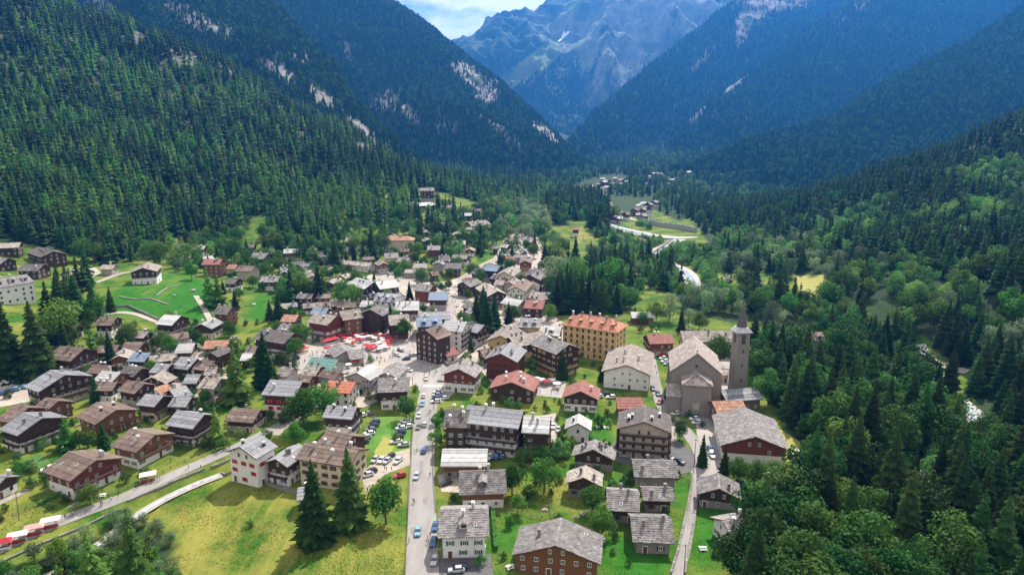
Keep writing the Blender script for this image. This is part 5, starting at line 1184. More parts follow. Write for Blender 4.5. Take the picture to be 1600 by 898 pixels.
WIDTH0 = {903: 9.5, 979: 21, 1124: 12.5, 1181: 22, 869: 22}
for row in HS.strip().split('\n'):
    dat, nm, lb = row.split('|'); a = dat.split()
    v = [float(q) for q in a[:6]]
    if v[4] == 0: v[4] = WIDTH0[int(v[0])]
    if v[1] < 560 and v[4] < 15: v[4] *= 1.13
    house((*v, a[6], a[7], a[8], a[9], nm, lb), pitch=(20 if v[4] >= 16 else 24) if v[0] not in (718, 903) else 29)
# far village: small houses, each a thing
k = 0
FV = [(896,296),(902,294),(908,297),(914,292),(921,290),(927,288),(934,286),(940,283),(945,280),(951,286),(947,290),(938,292),(930,294),(922,299),(958,277),(964,280),(970,278),(975,282),(966,286),(929,300),(915,302),(1009,275),(1018,269),(1028,269),(1036,277),(1043,280),(1054,278),(1062,266),(1072,268),(1010,285),(1040,286),(938,278),(962,326),(968,330),(975,332),(958,338),(998,318),(1004,315),(1012,317),(1020,314),(1007,322),(995,333),(1001,335),(1014,334),(1002,325),(966,338),(942,303),(990,326)]
for x, y in FV:
    k += 1; rc = rnd.choice(('ts', 'gs', 'lm', 'lm', 'bs')); wl = rnd.choice('wcdgo'); far = y < 305
    house((x, y, x + rnd.uniform(5, 8), y + rnd.uniform(-1.5, 1.5), rnd.uniform(9, 12), rnd.uniform(5, 9), rc, wl, rnd.choice((wl, 'd')), '-', 'house',
           ('tiny %s house with %s roof in the far village' if far else 'small %s house with %s roof by the valley road') % ({'w':'white','c':'cream','d':'dark','g':'grey','o':'timber'}[wl], {'ts':'tan','gs':'grey','lm':'pale','bs':'brown'}[rc])))
    for o in [q for q in COL.objects if q.name.startswith('house')][-1:]: pass
for o in COL.objects:
    l = o.get('label')
    if l and ('far village' in l and l.startswith('tiny') and 'house with' in l): o['group'] = 'houses of the far village'
    elif l and 'by the valley road' in l: o['group'] = 'houses along the valley road'

# ---------------------------------------------------------------- the ochre hotel
def big_hotel():
    c1 = ground(879, 553); c2 = ground(961, 567)
    d = c2 - c1; L_ = float(np.hypot(d[0], d[1])); ang = math.atan2(d[1], d[0]); gz = H((c1[0] + c2[0]) / 2, (c1[1] + c2[1]) / 2)[0]
    dp = 14.0; n = np.array([-math.sin(ang), math.cos(ang)]); c = (c1[:2] + c2[:2]) / 2 + n * dp / 2
    root = thing('grand_hotel', 'big ochre hotel of five storeys with orange hipped roof', 'hotel', (c[0], c[1], gz), ang); EXCL.append((c[0], c[1], 24)); HOUSES.append((c[0], c[1], gz, dp, L_, ang, 'big ochre hotel', 20))
    hx, hy, He = L_ / 2, dp / 2, 15.2
    mb = MB(); mb.box(-hx, hx, -hy, hy, -4, He, 'yellow_plaster'); mb.build('yellow_wall', root)
    mb = MB(); mb.box(-hx - .1, hx + .1, -hy - .1, hy + .1, 3.5, 3.8, 'ochre_trim'); mb.box(-hx - .2, hx + .2, -hy - .2, hy + .2, He - .5, He - .1, 'ochre_trim')
    for x in (-hx + .5, -hx * .36, hx * .34, hx - .5):
        for z0 in range(0, 15, 1): mb.box(x - .45 - .08 * (z0 % 2), x + .45 + .08 * (z0 % 2), -hy - .09, -hy - .002, z0 + .03, z0 + .95, 'ochre_trim') if not (3 <= z0 <= 3) else None
    mb.build('quoins', root)
    ox, oy, zr = hx + .9, hy + .9, He + 4.6; rr = ox - oy * .9; mb = MB(); T = [(-ox, -oy, He), (ox, -oy, He), (ox, oy, He), (-ox, oy, He)]
    for dz in (.3, 0):
        p = [(x, y, z + dz) for x, y, z in T]; r0, r1 = (-rr, 0, zr + dz), (rr, 0, zr + dz)
        for q in ((p[0], p[1], r1, r0), (p[1], p[2], r1), (p[2], p[3], r0, r1), (p[3], p[0], r0)): mb.poly(q, 'orange_roof')
    for i in range(4):
        A_, B_ = T[i], T[(i + 1) % 4]; mb.poly([A_, B_, (B_[0], B_[1], B_[2] + .3), (A_[0], A_[1], A_[2] + .3)], 'ochre_trim')
    mb.tube((-rr, 0, zr + .3), (rr, 0, zr + .3), .18, .18, 'orange_roof')
    for s in (-1, 1):
        for t in (-1, 1): mb.tube((s * rr, 0, zr + .3), (s * ox, t * oy, He + .3), .16, .16, 'orange_roof')
    roof = mb.build('roof', root)
    for k in range(7):                              # seams of the roof sheets
        q = MB(); y0 = -oy; 
        for m_ in range(1, 4):
            u = m_ / 4; x = -ox + (k + .5) * 2 * ox / 7
        x0, x1 = -ox + k * 2 * ox / 7 + .06, -ox + (k + 1) * 2 * ox / 7 - .06; lim = lambda x_: min(1.0, (ox - abs(x_)) / (ox - rr))
        u0, u1 = lim(x0) * .96, lim(x1) * .96
        q.poly([(x0, -oy, He + .36), (x1, -oy, He + .36), (x1, -oy + oy * u1, He + .36 + (zr - He) * u1), (x0, -oy + oy * u0, He + .36 + (zr - He) * u0)], 'orange_roof'); q.build('roof_panel', roof)
    for k in range(5):
        x = -hx + (k + .5) * 2 * hx / 5; q = MB(); q.box(x - .8, x + .8, -hy * .62, -hy * .1, He + 1.2, He + 3.0, 'rusty_sheet'); q.box(x - .5, x + .5, -hy * .64, -hy * .62 - .001, He + 1.5, He + 2.7, 'glass')
        q.hexa([(x - 1, -hy * .75, He + 3.0), (x + 1, -hy * .75, He + 3.0), (x + 1, 0, He + 3.3), (x - 1, 0, He + 3.3), (x - 1, -hy * .75, He + 3.15), (x + 1, -hy * .75, He + 3.15), (x + 1, 0, He + 3.6), (x - 1, 0, He + 3.6)], 'orange_roof'); q.build('dormer', roof)
    for k in range(6): obj('chimney', CHIM[k % 3], roof, (-hx * .8 + k * hx * .32, rnd.uniform(-1.5, 1.5), zr - .4))
    nc = 9
    for s in range(5):
        z = 1.8 + s * 3.0
        for k in range(nc):
            x = -hx + (k + .5) * 2 * hx / nc; o = obj('window', WINF['brown'], root, (x, -hy - .02, z), 0, (1.15, 1.3, 1.75)); obj('pane', PANE, o)
            if s in (1, 3) and k % 2 == 1 or (s == 2 and k % 2 == 0):
                q = MB(); q.box(x - .95, x + .95, -hy - .85, -hy - .12, z - 1.05, z - .93, 'stone_wall'); b_ = q.build('balcony', root); q = MB()
                q.box(x - .95, x + .95, -hy - .84, -hy - .79, z - .1, z - .04, 'iron')
                for j in range(8): q.box(x - .93 + j * .26, x - .89 + j * .26, -hy - .83, -hy - .80, z - .93, z - .1, 'iron')
                q.build('railing', b_)
        for k in range(3):
            y = -hy + (k + .5) * 2 * hy / 3; o = obj('window', WINF['brown'], root, (hx + .02, y, z), math.pi / 2, (1.1, 1.3, 1.7)); obj('pane', PANE, o)
    obj('door', DOOR, root, (.0, -hy - .12, 0)); return root
big_hotel()

# ---------------------------------------------------------------- church
def church():
    th = 18.0; f = ground(1090, 553, 23); b = at_h(1084, 525, f[2]); gz = H(f[0], f[1])[0]; Hr = f[2] - gz
    ang = math.atan2(-(b - f)[0], (b - f)[1]); L_ = float(np.hypot(*(b - f)[:2])); c = (f + b) / 2
    root = thing('church', 'large grey stone church with steep slate roof and a lower apse', 'church', (c[0], c[1], gz), ang); EXCL.append((c[0], c[1] - 4, 26)); HOUSES.append((c[0], c[1], gz, L_, 20, ang, 'grey stone church', 23))
    hw, hl, He = 9.6, L_ / 2 - .5, 15.0
    mb = MB(); mb.prism([(-hw, -4), (hw, -4), (hw, He), (0, Hr - .2), (-hw, He)], -hl, hl, 'stone_wall'); nave = mb.build('nave', root)
    def slabs(name, hw, y0, y1, he, hr, ov, hipf=0, m='ts'):
        mb = MB(); rm = ROOF[m]
        for s in (-1, 1): mb.hexa([(0, y0 + hipf, hr), (s * (hw + ov), y0, he), (s * (hw + ov), y1, he), (0, y1, hr), (0, y0 + hipf, hr + .35), (s * (hw + ov), y0, he + .35), (s * (hw + ov), y1, he + .35), (0, y1, hr + .35)], rm)
        if hipf: mb.hexa([(-(hw + ov), y0 - .02, he), (hw + ov, y0 - .02, he), (.02, y0 + hipf, hr), (-.02, y0 + hipf, hr), (-(hw + ov), y0 - .02, he + .36), (hw + ov, y0 - .02, he + .36), (.02, y0 + hipf, hr + .36), (-.02, y0 + hipf, hr + .36)], rm)
        r = mb.build(name, root); q = MB(); rr = random.Random(9)
        for s in (-1, 1):
            n = int(hw * 1.25)
            for k in range(n):
                y = y0
                while y < y1:
                    w_ = rr.uniform(.7, 1.5); u0, u1 = k / n, min(1, (k + 1.2) / n); dx = hw + ov; ya = max(y, y0 + hipf * (1 - u1)); yb = min(y + w_ - .05, y1)
                    if yb > ya:
                        z = [hr + .38 + e - (hr - he) * u for u, e in ((u0, 0), (u1, rr.uniform(.04, .12)))]; q.poly([(s * dx * u0, ya, z[0]), (s * dx * u1, ya, z[1]), (s * dx * u1, yb, z[1]), (s * dx * u0, yb, z[0])], rm)
                    y += w_
        stuff(q.build('slates', r)); return r
    slabs('roof', hw, -hl - .6, hl + .6, He - .35, Hr, .7)
    # apse in front, with its own hipped roof
    ay0 = -hl - 9.0
    mb = MB(); mb.box(-5.4, 5.4, ay0, -hl - .01, -4, 13.0, 'stone_wall'); mb.box(-1.2, 1.2, ay0 - .08, ay0 - .002, 3.0, 5.6, 'beige_plaster'); mb.build('apse', root)
    slabs('apse_roof', 5.4, ay0 - .5, -hl - .02, 12.8, 16.2, .55, hipf=4.5)
    mb = MB(); mb.box(-hw - 1.6, -5.42, ay0 + 1.5, -hl - .01, -4, 7.0, 'stone_wall'); mb.build('sacristy', root)
    mb = MB(); mb.hexa([(-hw - 1.9, ay0 + 1.2, 7.0), (-5.44, ay0 + 1.2, 7.0), (-5.44, -hl - .03, 9.6), (-hw - 1.9, -hl - .03, 9.6), (-hw - 1.9, ay0 + 1.2, 7.3), (-5.44, ay0 + 1.2, 7.3), (-5.44, -hl - .03, 9.9), (-hw - 1.9, -hl - .03, 9.9)], 'tan_slate'); mb.build('sacristy_roof', root)
    for s in (-1, 1):                               # buttresses
        for k in range(4):
            y = -hl + 2 + k * (2 * hl - 4) / 3; mb = MB(); mb.hexa([(s * hw, y - .5, -3), (s * (hw + 1.3), y - .5, -3), (s * (hw + 1.3), y + .5, -3), (s * hw, y + .5, -3), (s * hw, y - .5, 12.5), (s * (hw + .5), y - .5, 12.0), (s * (hw + .5), y + .5, 12.0), (s * hw, y + .5, 12.5)], 'stone_wall'); mb.build('buttress', root)
        for k in range(3):
            y = -hl + 5 + k * (2 * hl - 10) / 2; o = obj('window', WINF['brown'], root, (s * (hw + .03), y, 9.5), s * math.pi / 2, (1.4, 1.4, 3.2)); obj('pane', PANE, o)
    o = obj('window', WINF['brown'], root, (0, -hl - .03, 17.8), 0, (1.1, 1.4, 1.1)); obj('pane', PANE, o)
    q = MB(); q.box(-.12, .12, -hl - .2, -hl + .04, Hr, Hr + 1.8, 'stone_wall'); q.box(-.5, .5, -hl - .18, -hl + .02, Hr + 1.0, Hr + 1.25, 'stone_wall'); q.build('cross', root)
church()
def bell_tower():
    g = ground(1151, 613); W2 = 2.65; zs = 0
    top = 27.5
    root = thing('bell_tower', 'tall square stone bell tower with dark pointed spire beside the church', 'tower', (g[0], g[1], g[2]), R(8)); EXCL.append((g[0], g[1], 8)); HOUSES.append((g[0], g[1], g[2], 6, 6, 0, 'stone bell tower', 36))
    # how high must the eave be for pixel row 507?
    zt = at_z(1151, 509, project(np.array(g))[2])[2] - g[2]; ze = zt; spire = 2.2 + at_z(1158, 474, project(np.array(g))[2])[2] - g[2] - ze
    mb = MB(); mb.hexa([(-W2 - .25, -W2 - .25, -4), (W2 + .25, -W2 - .25, -4), (W2 + .25, W2 + .25, -4), (-W2 - .25, W2 + .25, -4), (-W2, -W2, ze - 7), (W2, -W2, ze - 7), (W2, W2, ze - 7), (-W2, W2, ze - 7)], 'stone_wall'); mb.build('shaft', root)
    mb = MB(); mb.box(-W2 - .3, W2 + .3, -W2 - .3, W2 + .3, ze - 7, ze - 6.6, 'stone_wall'); b = ze - 6.6
    for s in (-1, 1):
        for t in (-1, 1): mb.box(s * W2 if s < 0 else W2 - 1.7, -W2 + 1.7 if s < 0 else W2, t * W2 if t < 0 else W2 - 1.7, -W2 + 1.7 if t < 0 else W2, b, ze - 1.4, 'stone_wall')
    for s in (-1, 1):
        mb.box(-1.4, 1.4, (s * W2 if s < 0 else W2 - .9), (-W2 + .9 if s < 0 else W2), b, b + 1.2, 'stone_wall'); mb.box((s * W2 if s < 0 else W2 - .9), (-W2 + .9 if s < 0 else W2), -1.4, 1.4, b, b + 1.2, 'stone_wall')
    mb.box(-W2, W2, -W2, W2, ze - 1.4, ze - .3, 'stone_wall'); mb.box(-W2 + .9, W2 - .9, -W2 + .9, W2 - .9, b - .1, b + .1, 'old_wood'); mb.build('belfry', root)
    mb = MB()
    for i in range(10):
        a, c = 6.283 * i / 10, 6.283 * (i + 1) / 10
        for r0, z0, r1, z1 in ((.75, 0, .62, .3), (.62, .3, .42, .8), (.42, .8, .12, 1.05)): mb.poly([(math.cos(a) * r0, math.sin(a) * r0, b + 1.6 + z0), (math.cos(c) * r0, math.sin(c) * r0, b + 1.6 + z0), (math.cos(c) * r1, math.sin(c) * r1, b + 1.6 + z1), (math.cos(a) * r1, math.sin(a) * r1, b + 1.6 + z1)], 'iron')
    mb.box(-1.8, 1.8, -.12, .12, b + 2.65, b + 2.9, 'old_wood'); mb.build('bell', root)
    e = W2 + .85; mb = MB(); k = e * .60
    mb.hexa([(-e, -e, ze - .3), (e, -e, ze - .3), (e, e, ze - .3), (-e, e, ze - .3), (-k, -k, ze + 1.6), (k, -k, ze + 1.6), (k, k, ze + 1.6), (-k, k, ze + 1.6)], 'light_metal')
    mb.build('skirt_roof', root); mb = MB(); ring = [(math.cos(6.283 * (i + .5) / 8) * k * 1.08, math.sin(6.283 * (i + .5) / 8) * k * 1.08, ze + 1.5) for i in range(8)]
    for i in range(8): mb.poly([ring[i], ring[(i + 1) % 8], (0, 0, ze + spire)], 'spire_lead')
    mb.poly(list(reversed(ring)), 'spire_lead'); mb.build('spire', root)
    mb = MB(); mb.tube((0, 0, ze + spire - .4), (0, 0, ze + spire + 1.4), .06, .05, 'iron'); mb.box(-.4, .4, -.04, .04, ze + spire + .7, ze + spire + .8, 'iron'); mb.build('cross', root)
    for z in (6, 12.5, 18.5): mb = MB(); mb.box(-.28, .28, -W2 - .24 + .012 * z, -W2 - .1, z, z + 1.3, 'glass'); mb.box(-.4, -.29, -W2 - .32, -W2, z, z + 1.4, 'stone_wall'); mb.box(.29, .4, -W2 - .32, -W2, z, z + 1.4, 'stone_wall'); mb.build('slit_window', root)
bell_tower()
# ---------------------------------------------------------------- labels that single out by place
def short(label, n=10):
    w_ = label.split()
    if len(w_) > n:
        w_ = w_[:n]
        while w_[-1] in ('the', 'a', 'with', 'of', 'in', 'at', 'and', 'by', 'on', 'beside', 'behind', 'below', 'above', 'right', 'left', 'to', 'up', 'under', 'long', 'dark', 'white', 'tall', 'grey', 'big', 'small', 'against', 'half', 'its', 'wide', 'brown', 'between', 'tan', 'high', 'just'): w_.pop()
    return ' '.join(w_)
def beside(x, y, z=0, n=8):
    P0 = project(np.array([x, y, z])); best = None
    for h in HOUSES:
        d = math.hypot(h[0] - x, h[1] - y)
        if best is None or d < best[0]: best = (d, h)
    h = best[1]; px, py, _ = project(np.array([h[0], h[1], h[2]]))
    dx, dy = P0[0] - px, (P0[1] - py) * 1.3
    rel = ('right of' if dx > 0 else 'left of') if abs(dx) > abs(dy) else ('before' if dy > 0 else 'behind')
    return rel + ' the ' + short(h[6], n)
PEND = []
def defer(o, label, cat): o['category'] = cat; o['label'] = label; PEND.append(o)
def settle():
    by = {}
    for o in PEND: by.setdefault(o['label'], []).append(o)
    for lb, os_ in by.items():
        if len(os_) == 1: continue
        os_.sort(key=lambda o: project(np.array(o.location))[0])
        words = {2: ('left', 'right'), 3: ('leftmost', 'middle', 'rightmost')}.get(len(os_))
        if words:
            for o, w_ in zip(os_, words): o['label'] = w_ + ' ' + lb
        else:
            for o in os_: o['group'] = lb.split(' ', 1)[1] if lb.startswith('one ') else lb
# ---- village trees
for i, (px_, py_, g, h, k) in enumerate(VT):
    g = g.copy()
    for hs in HOUSES:                               # step out of a house if the foot falls inside it
        ca, sa = math.cos(hs[5]), math.sin(hs[5]); dx, dy = g[0] - hs[0], g[1] - hs[1]; u, v = dx * ca + dy * sa, -dx * sa + dy * ca
        if abs(u) < hs[4] / 2 + .8 and abs(v) < hs[3] / 2 + .8:
            pu = hs[4] / 2 + .9 - abs(u); pv = hs[3] / 2 + .9 - abs(v)
            if pu < pv: u += math.copysign(pu, u)
            else: v += math.copysign(pv, v)
            g[0] = hs[0] + u * ca - v * sa; g[1] = hs[1] + u * sa + v * ca
    size = 'tall ' if h > 19 else 'small ' if h < 9 else ''
    w_ = {'S': 'dark spruce', 'L': 'feathery larch', 'B': 'leafy round tree', 'W': 'pale green willow', 'P': 'purple leaved tree', 'K': 'green bush'}[k]
    if k == 'K': h *= 1.25; size = ''
    if k in 'BW': h *= 1.12
    o = place_tree(g[0], g[1], h, k, '', None); defer(o, size + w_ + ' ' + beside(g[0], g[1], g[2]), KIND[k][1])
# ---- greenery between the houses
V_POLY = [(-20,640),(60,560),(150,520),(210,480),(330,440),(260,395),(390,385),(480,400),(560,390),(600,350),(650,330),(760,345),(860,370),(865,480),(900,545),(1040,560),(1150,640),(1180,740),(1220,800),(1120,890),(780,890),(690,890),(680,640),(560,640),(430,680),(300,740),(60,800),(-20,820)]
ROADS_PX = [(661,1100),(660,898),(659,800),(659,740),(661,700),(665,640),(674,600),(690,575),(702,556),(698,525),(700,500),(710,470),(724,455),(731,440)]
ROADW = [np.array([ground(*p)[:2] for p in L_]) for L_ in (ROADS_PX, [(0,856),(60,828),(130,800),(200,775),(270,742),(340,712),(385,692),(430,668),(480,642),(520,620)], [(1016,556),(1022,590),(1028,616),(1036,640),(1062,662),(1085,690),(1102,722),(1090,742),(1078,810),(1056,900)], [(702,478),(720,436),(742,420),(800,392),(832,366)])]
SQUARE = [(452,578),(470,556),(505,540),(560,518),(640,520),(676,536),(690,560),(740,590),(700,622),(655,610),(600,560),(560,570),(530,590),(470,592)]
NOGO = [SQUARE, [(550,640),(645,640),(645,745),(560,745)], [(130,505),(180,455),(215,425),(260,420),(330,440),(330,505)], [(950,690),(1095,685),(1090,740),(955,730)], [(815,598),(885,596),(880,622),(825,618)], [(680,740),(700,740),(700,898),(680,898)]]
def free(x, y, r, spots):
    for hs in HOUSES:
        ca, sa = math.cos(hs[5]), math.sin(hs[5]); dx, dy = x - hs[0], y - hs[1]
        if abs(dx * ca + dy * sa) < hs[4] / 2 + r and abs(-dx * sa + dy * ca) < hs[3] / 2 + r: return False
    for rd in ROADW:
        if segdist(np.array([x]), np.array([y]), list(map(tuple, rd)))[0] < 4.5 + r: return False
    return all((x - a) ** 2 + (y - b) ** 2 > (r + c) ** 2 for a, b, c in spots)
NF = 0; tries = 0                                   # smaller houses filling the dense quarters
QUART = [[(575,405),(700,385),(770,395),(860,400),(868,470),(800,500),(770,450),(735,430),(700,445),(600,430)], [(150,565),(230,535),(340,545),(350,600),(300,630),(200,640),(60,640),(40,660),(10,700),(60,690),(130,640),(150,600)], [(430,500),(500,450),(560,440),(640,480),(640,500),(560,500),(480,520)], [(470,600),(590,600),(600,630),(470,640)], [(430,440),(480,400),(560,390),(620,380),(700,350),(780,370),(700,385),(600,400),(560,440),(500,460)]]
while NF < 62 and tries < 9000:
    tries += 1; q_ = QUART[(0, 0, 1, 1, 2, 3, 4, 4)[tries % 8]]; a_, b_ = rnd.uniform(min(p[0] for p in q_), max(p[0] for p in q_)), rnd.uniform(min(p[1] for p in q_), max(p[1] for p in q_))
    if not inpoly(np.array([a_]), np.array([b_]), q_)[0]: continue
    g = ground(a_, b_)
    if not free(g[0], g[1], 3.7, []): continue
    rc = rnd.choice(('ts', 'ts', 'gs', 'bs', 'gm', 'ds')); u_ = rnd.choice('dbdgo'); l_ = rnd.choice('wecsd'); he = rnd.uniform(4, 6.5); wd = rnd.uniform(7.5, 9.5)
    lb = 'small %s roofed %s house %s' % ({'ts':'tan','gs':'grey','bs':'brown','gm':'metal','ds':'dark'}[rc], {'w':'white','e':'beige','c':'cream','s':'stone','d':'dark'}[l_], beside(g[0], g[1], g[2], 7))
    top = np.array([g[0], g[1], g[2] + he + 2.0]); t_ = rnd.uniform(-.5, .5) + rnd.choice((1.57, 1.57, 0)); L2 = rnd.uniform(4.5, 6); v_ = np.array([math.sin(t_) * L2, math.cos(t_) * L2, 0])
    p_, r_, _d = project(np.stack([top - v_, top + v_])); house((float(p_[0]), float(r_[0]), float(p_[1]), float(r_[1]), wd, he, rc, l_, u_, '-', 'house', lb)); NF += 1
spots = [(g[0], g[1], h * .18) for _, _, g, h, _ in VT]; nb = 0; tries = 0; SHR = []
while nb < 640 and tries < 20000:
    tries += 1; hs = rnd.choice(HOUSES[:-20]); a = rnd.random() * 6.28; r_ = max(hs[3], hs[4]) * .5 + rnd.uniform(1, 11)
    x, y = hs[0] + math.cos(a) * r_, hs[1] + math.sin(a) * r_; px_, py_, d_ = project(np.array([x, y, hs[2]]))
    if not inpoly(np.array([px_]), np.array([py_]), V_POLY)[0] or any(inpoly(np.array([px_]), np.array([py_]), z)[0] for z in NOGO): continue
    up_ = 1.1 if py_ < 470 else .4
    kk = rnd.random(); k, h = ('K', rnd.uniform(2.0, 4.2)) if kk > .42 * up_ + .12 else (('B', rnd.uniform(6, 12.5)) if kk > .10 * up_ + .02 else ('S', rnd.uniform(8, 17)))
    if py_ > 590 and k != 'K': k, h = 'K', rnd.uniform(1.8, 3.5)
    if not free(x, y, h * .22, spots): continue
    spots.append((x, y, h * .3)); nb += 1
    if k == 'K' and nb > 300: SHR.append((x, y, H(x, y)[0], h)); continue
    o = place_tree(x, y, h, k, '', None)
    defer(o, {'K': 'low garden bush ', 'B': 'garden tree ', 'S': 'slim garden spruce '}[k] + beside(x, y, H(x, y)[0]), KIND[k][1])
BUSH_SRC = next(o for o in COL.objects if o.name.startswith('bush') and o.get('category')).children[0]; SRC[BUSH_SRC.data.name] = BUSH_SRC
SHR = np.array(SHR); scatter('garden_shrubs', SHR[:, :3], SHR[:, 3], np.zeros(len(SHR)), [BUSH_SRC.data])
print('WOOD', len(WOOD), plant_woods())

# ---------------------------------------------------------------- cars
def car_parts():
    w_ = .86
    def loft(secs, m, mb):
        n = len(secs[0])
        b = len(mb.v); k = mb.mi(m)
        for s in secs: mb.v += s
        for i in range(len(secs) - 1):
            for j in range(n):
                j2 = (j + 1) % n; mb.f.append((b + i * n + j, b + i * n + j2, b + (i + 1) * n + j2, b + (i + 1) * n + j)); mb.m.append(k)
        mb.f.append(tuple(b + j for j in reversed(range(n)))); mb.m.append(k); mb.f.append(tuple(b + (len(secs) - 1) * n + j for j in range(n))); mb.m.append(k)
    def sec(y, hw, z0, z1, inset=.07): return [(-hw + .05, y, z0), (hw - .05, y, z0), (hw, y, z0 + .18), (hw, y, z1 - .16), (hw - inset, y, z1), (-hw + inset, y, z1), (-hw, y, z1 - .16), (-hw, y, z0 + .18)]
    out = {}
    body = MB(); loft([sec(-2.12, .70, .32, .62), sec(-2.0, .80, .24, .78), sec(-1.2, .86, .20, .90), sec(-.4, .87, .20, .96), sec(1.3, .87, .20, .98), sec(1.95, .82, .24, .92), sec(2.1, .74, .34, .80)], 'car_paint', body)
    body.hexa([(-.66, -.25, 1.40), (.66, -.25, 1.40), (.64, 1.35, 1.40), (-.64, 1.35, 1.40), (-.56, -.1, 1.47), (.56, -.1, 1.47), (.55, 1.2, 1.46), (-.55, 1.2, 1.46)], 'car_paint')
    cab = MB(); cab.hexa([(-.80, -.98, .93), (.80, -.98, .93), (.78, 1.85, .93), (-.78, 1.85, .93), (-.65, -.28, 1.41), (.65, -.28, 1.41), (.63, 1.38, 1.41), (-.63, 1.38, 1.41)], 'glass')
    wheel = MB(); wheel.tube((-.11, 0, 0), (.11, 0, 0), .32, .32, 'tyre', 12); wheel.tube((-.12, 0, 0), (.12, 0, 0), .18, .18, 'hub', 8)
    lamp = MB(); lamp.box(-.14, .14, -.03, .03, -.07, .07, 'lamp_glass')
    return body, cab, wheel, lamp
PAINTS = {'white': (.72,.72,.71), 'silver': (.42,.43,.44), 'grey': (.16,.165,.17), 'black': (.018,.018,.02), 'red': (.45,.025,.025), 'blue': (.035,.11,.28), 'pale blue': (.16,.36,.50), 'dark blue': (.02,.035,.09), 'pink': (.52,.20,.22), 'green': (.04,.13,.08)}
mat('tyre', (.02,.02,.02)); mat('hub', (.4,.4,.41), metal=.6, rough=.4); mat('lamp_glass', (.75,.75,.72), rough=.2, spec=.7)
mat('car_paint', (.5,.5,.5), rough=.25, spec=.6)
_b, _c, _w, _l = car_parts(); CAB = _c.mesh('cabin'); WHEEL = _w.mesh('wheel'); LAMP = _l.mesh('headlight'); BODY = {}
for k, v in PAINTS.items():
    mat('paint_' + k.replace(' ', '_'), v, rough=.25, spec=.6); me = _b.mesh('body'); me.materials.clear(); me.materials.append(MATS['paint_' + k.replace(' ', '_')]); BODY[k] = me
def car(px_, py_, head, colr, where, van=False):
    g = ground(px_, py_); o = obj('parked_car' if 'road' not in where else 'car', None, None, (g[0], g[1], g[2] + .16), -R(head))
    o['group'] = 'cars ' + where
    defer(o, colr + (' van ' if van else ' car ') + where, 'van' if van else 'car')
    obj('body', BODY[colr], o); obj('cabin', CAB, o)
    for x in (-.78, .78):
        for y in (-1.32, 1.32): obj('wheel', WHEEL, o, (x, y, .32))
    for x in (-.55, .55): obj('headlight', LAMP, o, (x, -2.1, .62))
    if van: o.scale = (1.08, 1.12, 1.35)
    # keep it level with the slope
    return o
def cars(txt, where):
    for row in txt.split('|'):
        a = row.split(); car(float(a[0]), float(a[1]), float(a[2]) + rnd.uniform(-4, 4), ' '.join(a[3:]).replace(' van', ''), where, 'van' in row)
cars('660 633 1 pale blue|655 651 8 white|664 665 180 silver|654 669 0 grey|662 706 180 blue|651 746 5 silver|653 833 0 pale blue|662 620 180 white|666 593 -6 white', 'driving along the main road')
cars('639 580 -60 white|621 556 -50 white|626 549 -55 grey|635 562 80 dark blue|642 557 75 silver|648 556 75 white', 'at the junction beside the square')
cars('586 661 76 dark blue|583 667 76 black|579.5 673 76 grey|577 679 76 white|572 685 74 silver|568 692 74 black', 'in the left row of the grass car park')
cars('634 660 80 white|630 665 80 white|627 671 80 white|626 677 80 dark blue|622 684 78 black|619 692 80 white|631 697 82 silver|637 668 80 white', 'in the right row of the grass car park')
cars('586 720 15 silver|596 721 20 white|605 722 20 silver|610 715 25 black|622 722 20 white|574 744 60 white|580 738 60 black|559 701 75 white|556 708 70 silver', 'on the gravel car park behind the cream apartments')
cars('625 745 60 red', 'parked alone at the grass edge below the gravel car park')
cars('565 651 70 white|574 648 75 grey', 'beside the blue grey roofed house by the grass car park')
cars('680 825 2 blue|677 849 2 blue|679 878 2 silver', 'parked along the right verge of the main road')
cars('713 893 80 silver|719 888 80 dark blue|697 757 60 black|699 669 10 pink', 'beside the houses right of the main road')
cars('765 716 20 white|776 715 15 blue|786 714 20 blue', 'in front of the long dark timber hotel')
cars('684 614 80 white|683 619 80 silver|682 624 80 dark blue|681 629 80 white|690 617 80 silver|693 624 80 white', 'in the strip right of the junction')
cars('972 710 -30 white|1005 714 -35 dark blue|1015 714 -30 blue|1029 716 -40 white|1045 717 -40 grey|1061 723 -40 black', 'in the shaded yard below the big balconied chalet')
cars('1110 704 0 blue|1112 713 0 white|1158 757 -20 dark blue', 'beside the spruces left of the big hall')
cars('1085 656 80 white|1089 662 80 white|1077 649 75 blue|1056 648 70 white|1062 639 80 black|1089 650 80 dark blue', 'in the small car park below the church')
cars('1220 692 60 white|1243 710 75 white|1245 727 10 white', 'on the dry grass right of the big hall')
cars('864 668 5 white|872 673 5 silver', 'right of the long dark timber hotel')
cars('1035 556 70 red|1036 561 70 white|1039 566 70 white|1043 570 70 silver|1019 554 80 grey', 'in the car park behind the broad white house')
cars('1020 609 5 dark blue|1028 617 5 black|1031 630 30 red|1008 601 40 red', 'on the church lane')
cars('945 617 80 dark blue|935 621 80 white|955 622 80 white|759 574 80 white|867 593 10 dark blue', 'between the brown roofed chalets')
cars('5 600 70 white|15 598 70 dark blue|26 596 70 dark blue|37 593 70 black|14 612 70 blue|23 610 70 pale blue|35 607 70 pale blue|1 617 70 blue', 'in the left edge car park')
cars('100 431 75 white|110 424 75 white|105 427 75 grey|108 442 60 white|115 439 60 grey|121 436 60 white|127 434 60 white|135 431 60 grey|139 429 60 white|143 427 60 black', 'in the upper left car park')
cars('147 470 70 white|142 473 70 white|285 529 60 white|292 525 60 white|296 521 60 black|303 517 60 white|258 560 80 white|366 530 70 silver|462 561 70 dark blue', 'on a lane of the left village')
cars('77 736 60 white van', 'beside the red brown chalet with long dormer')
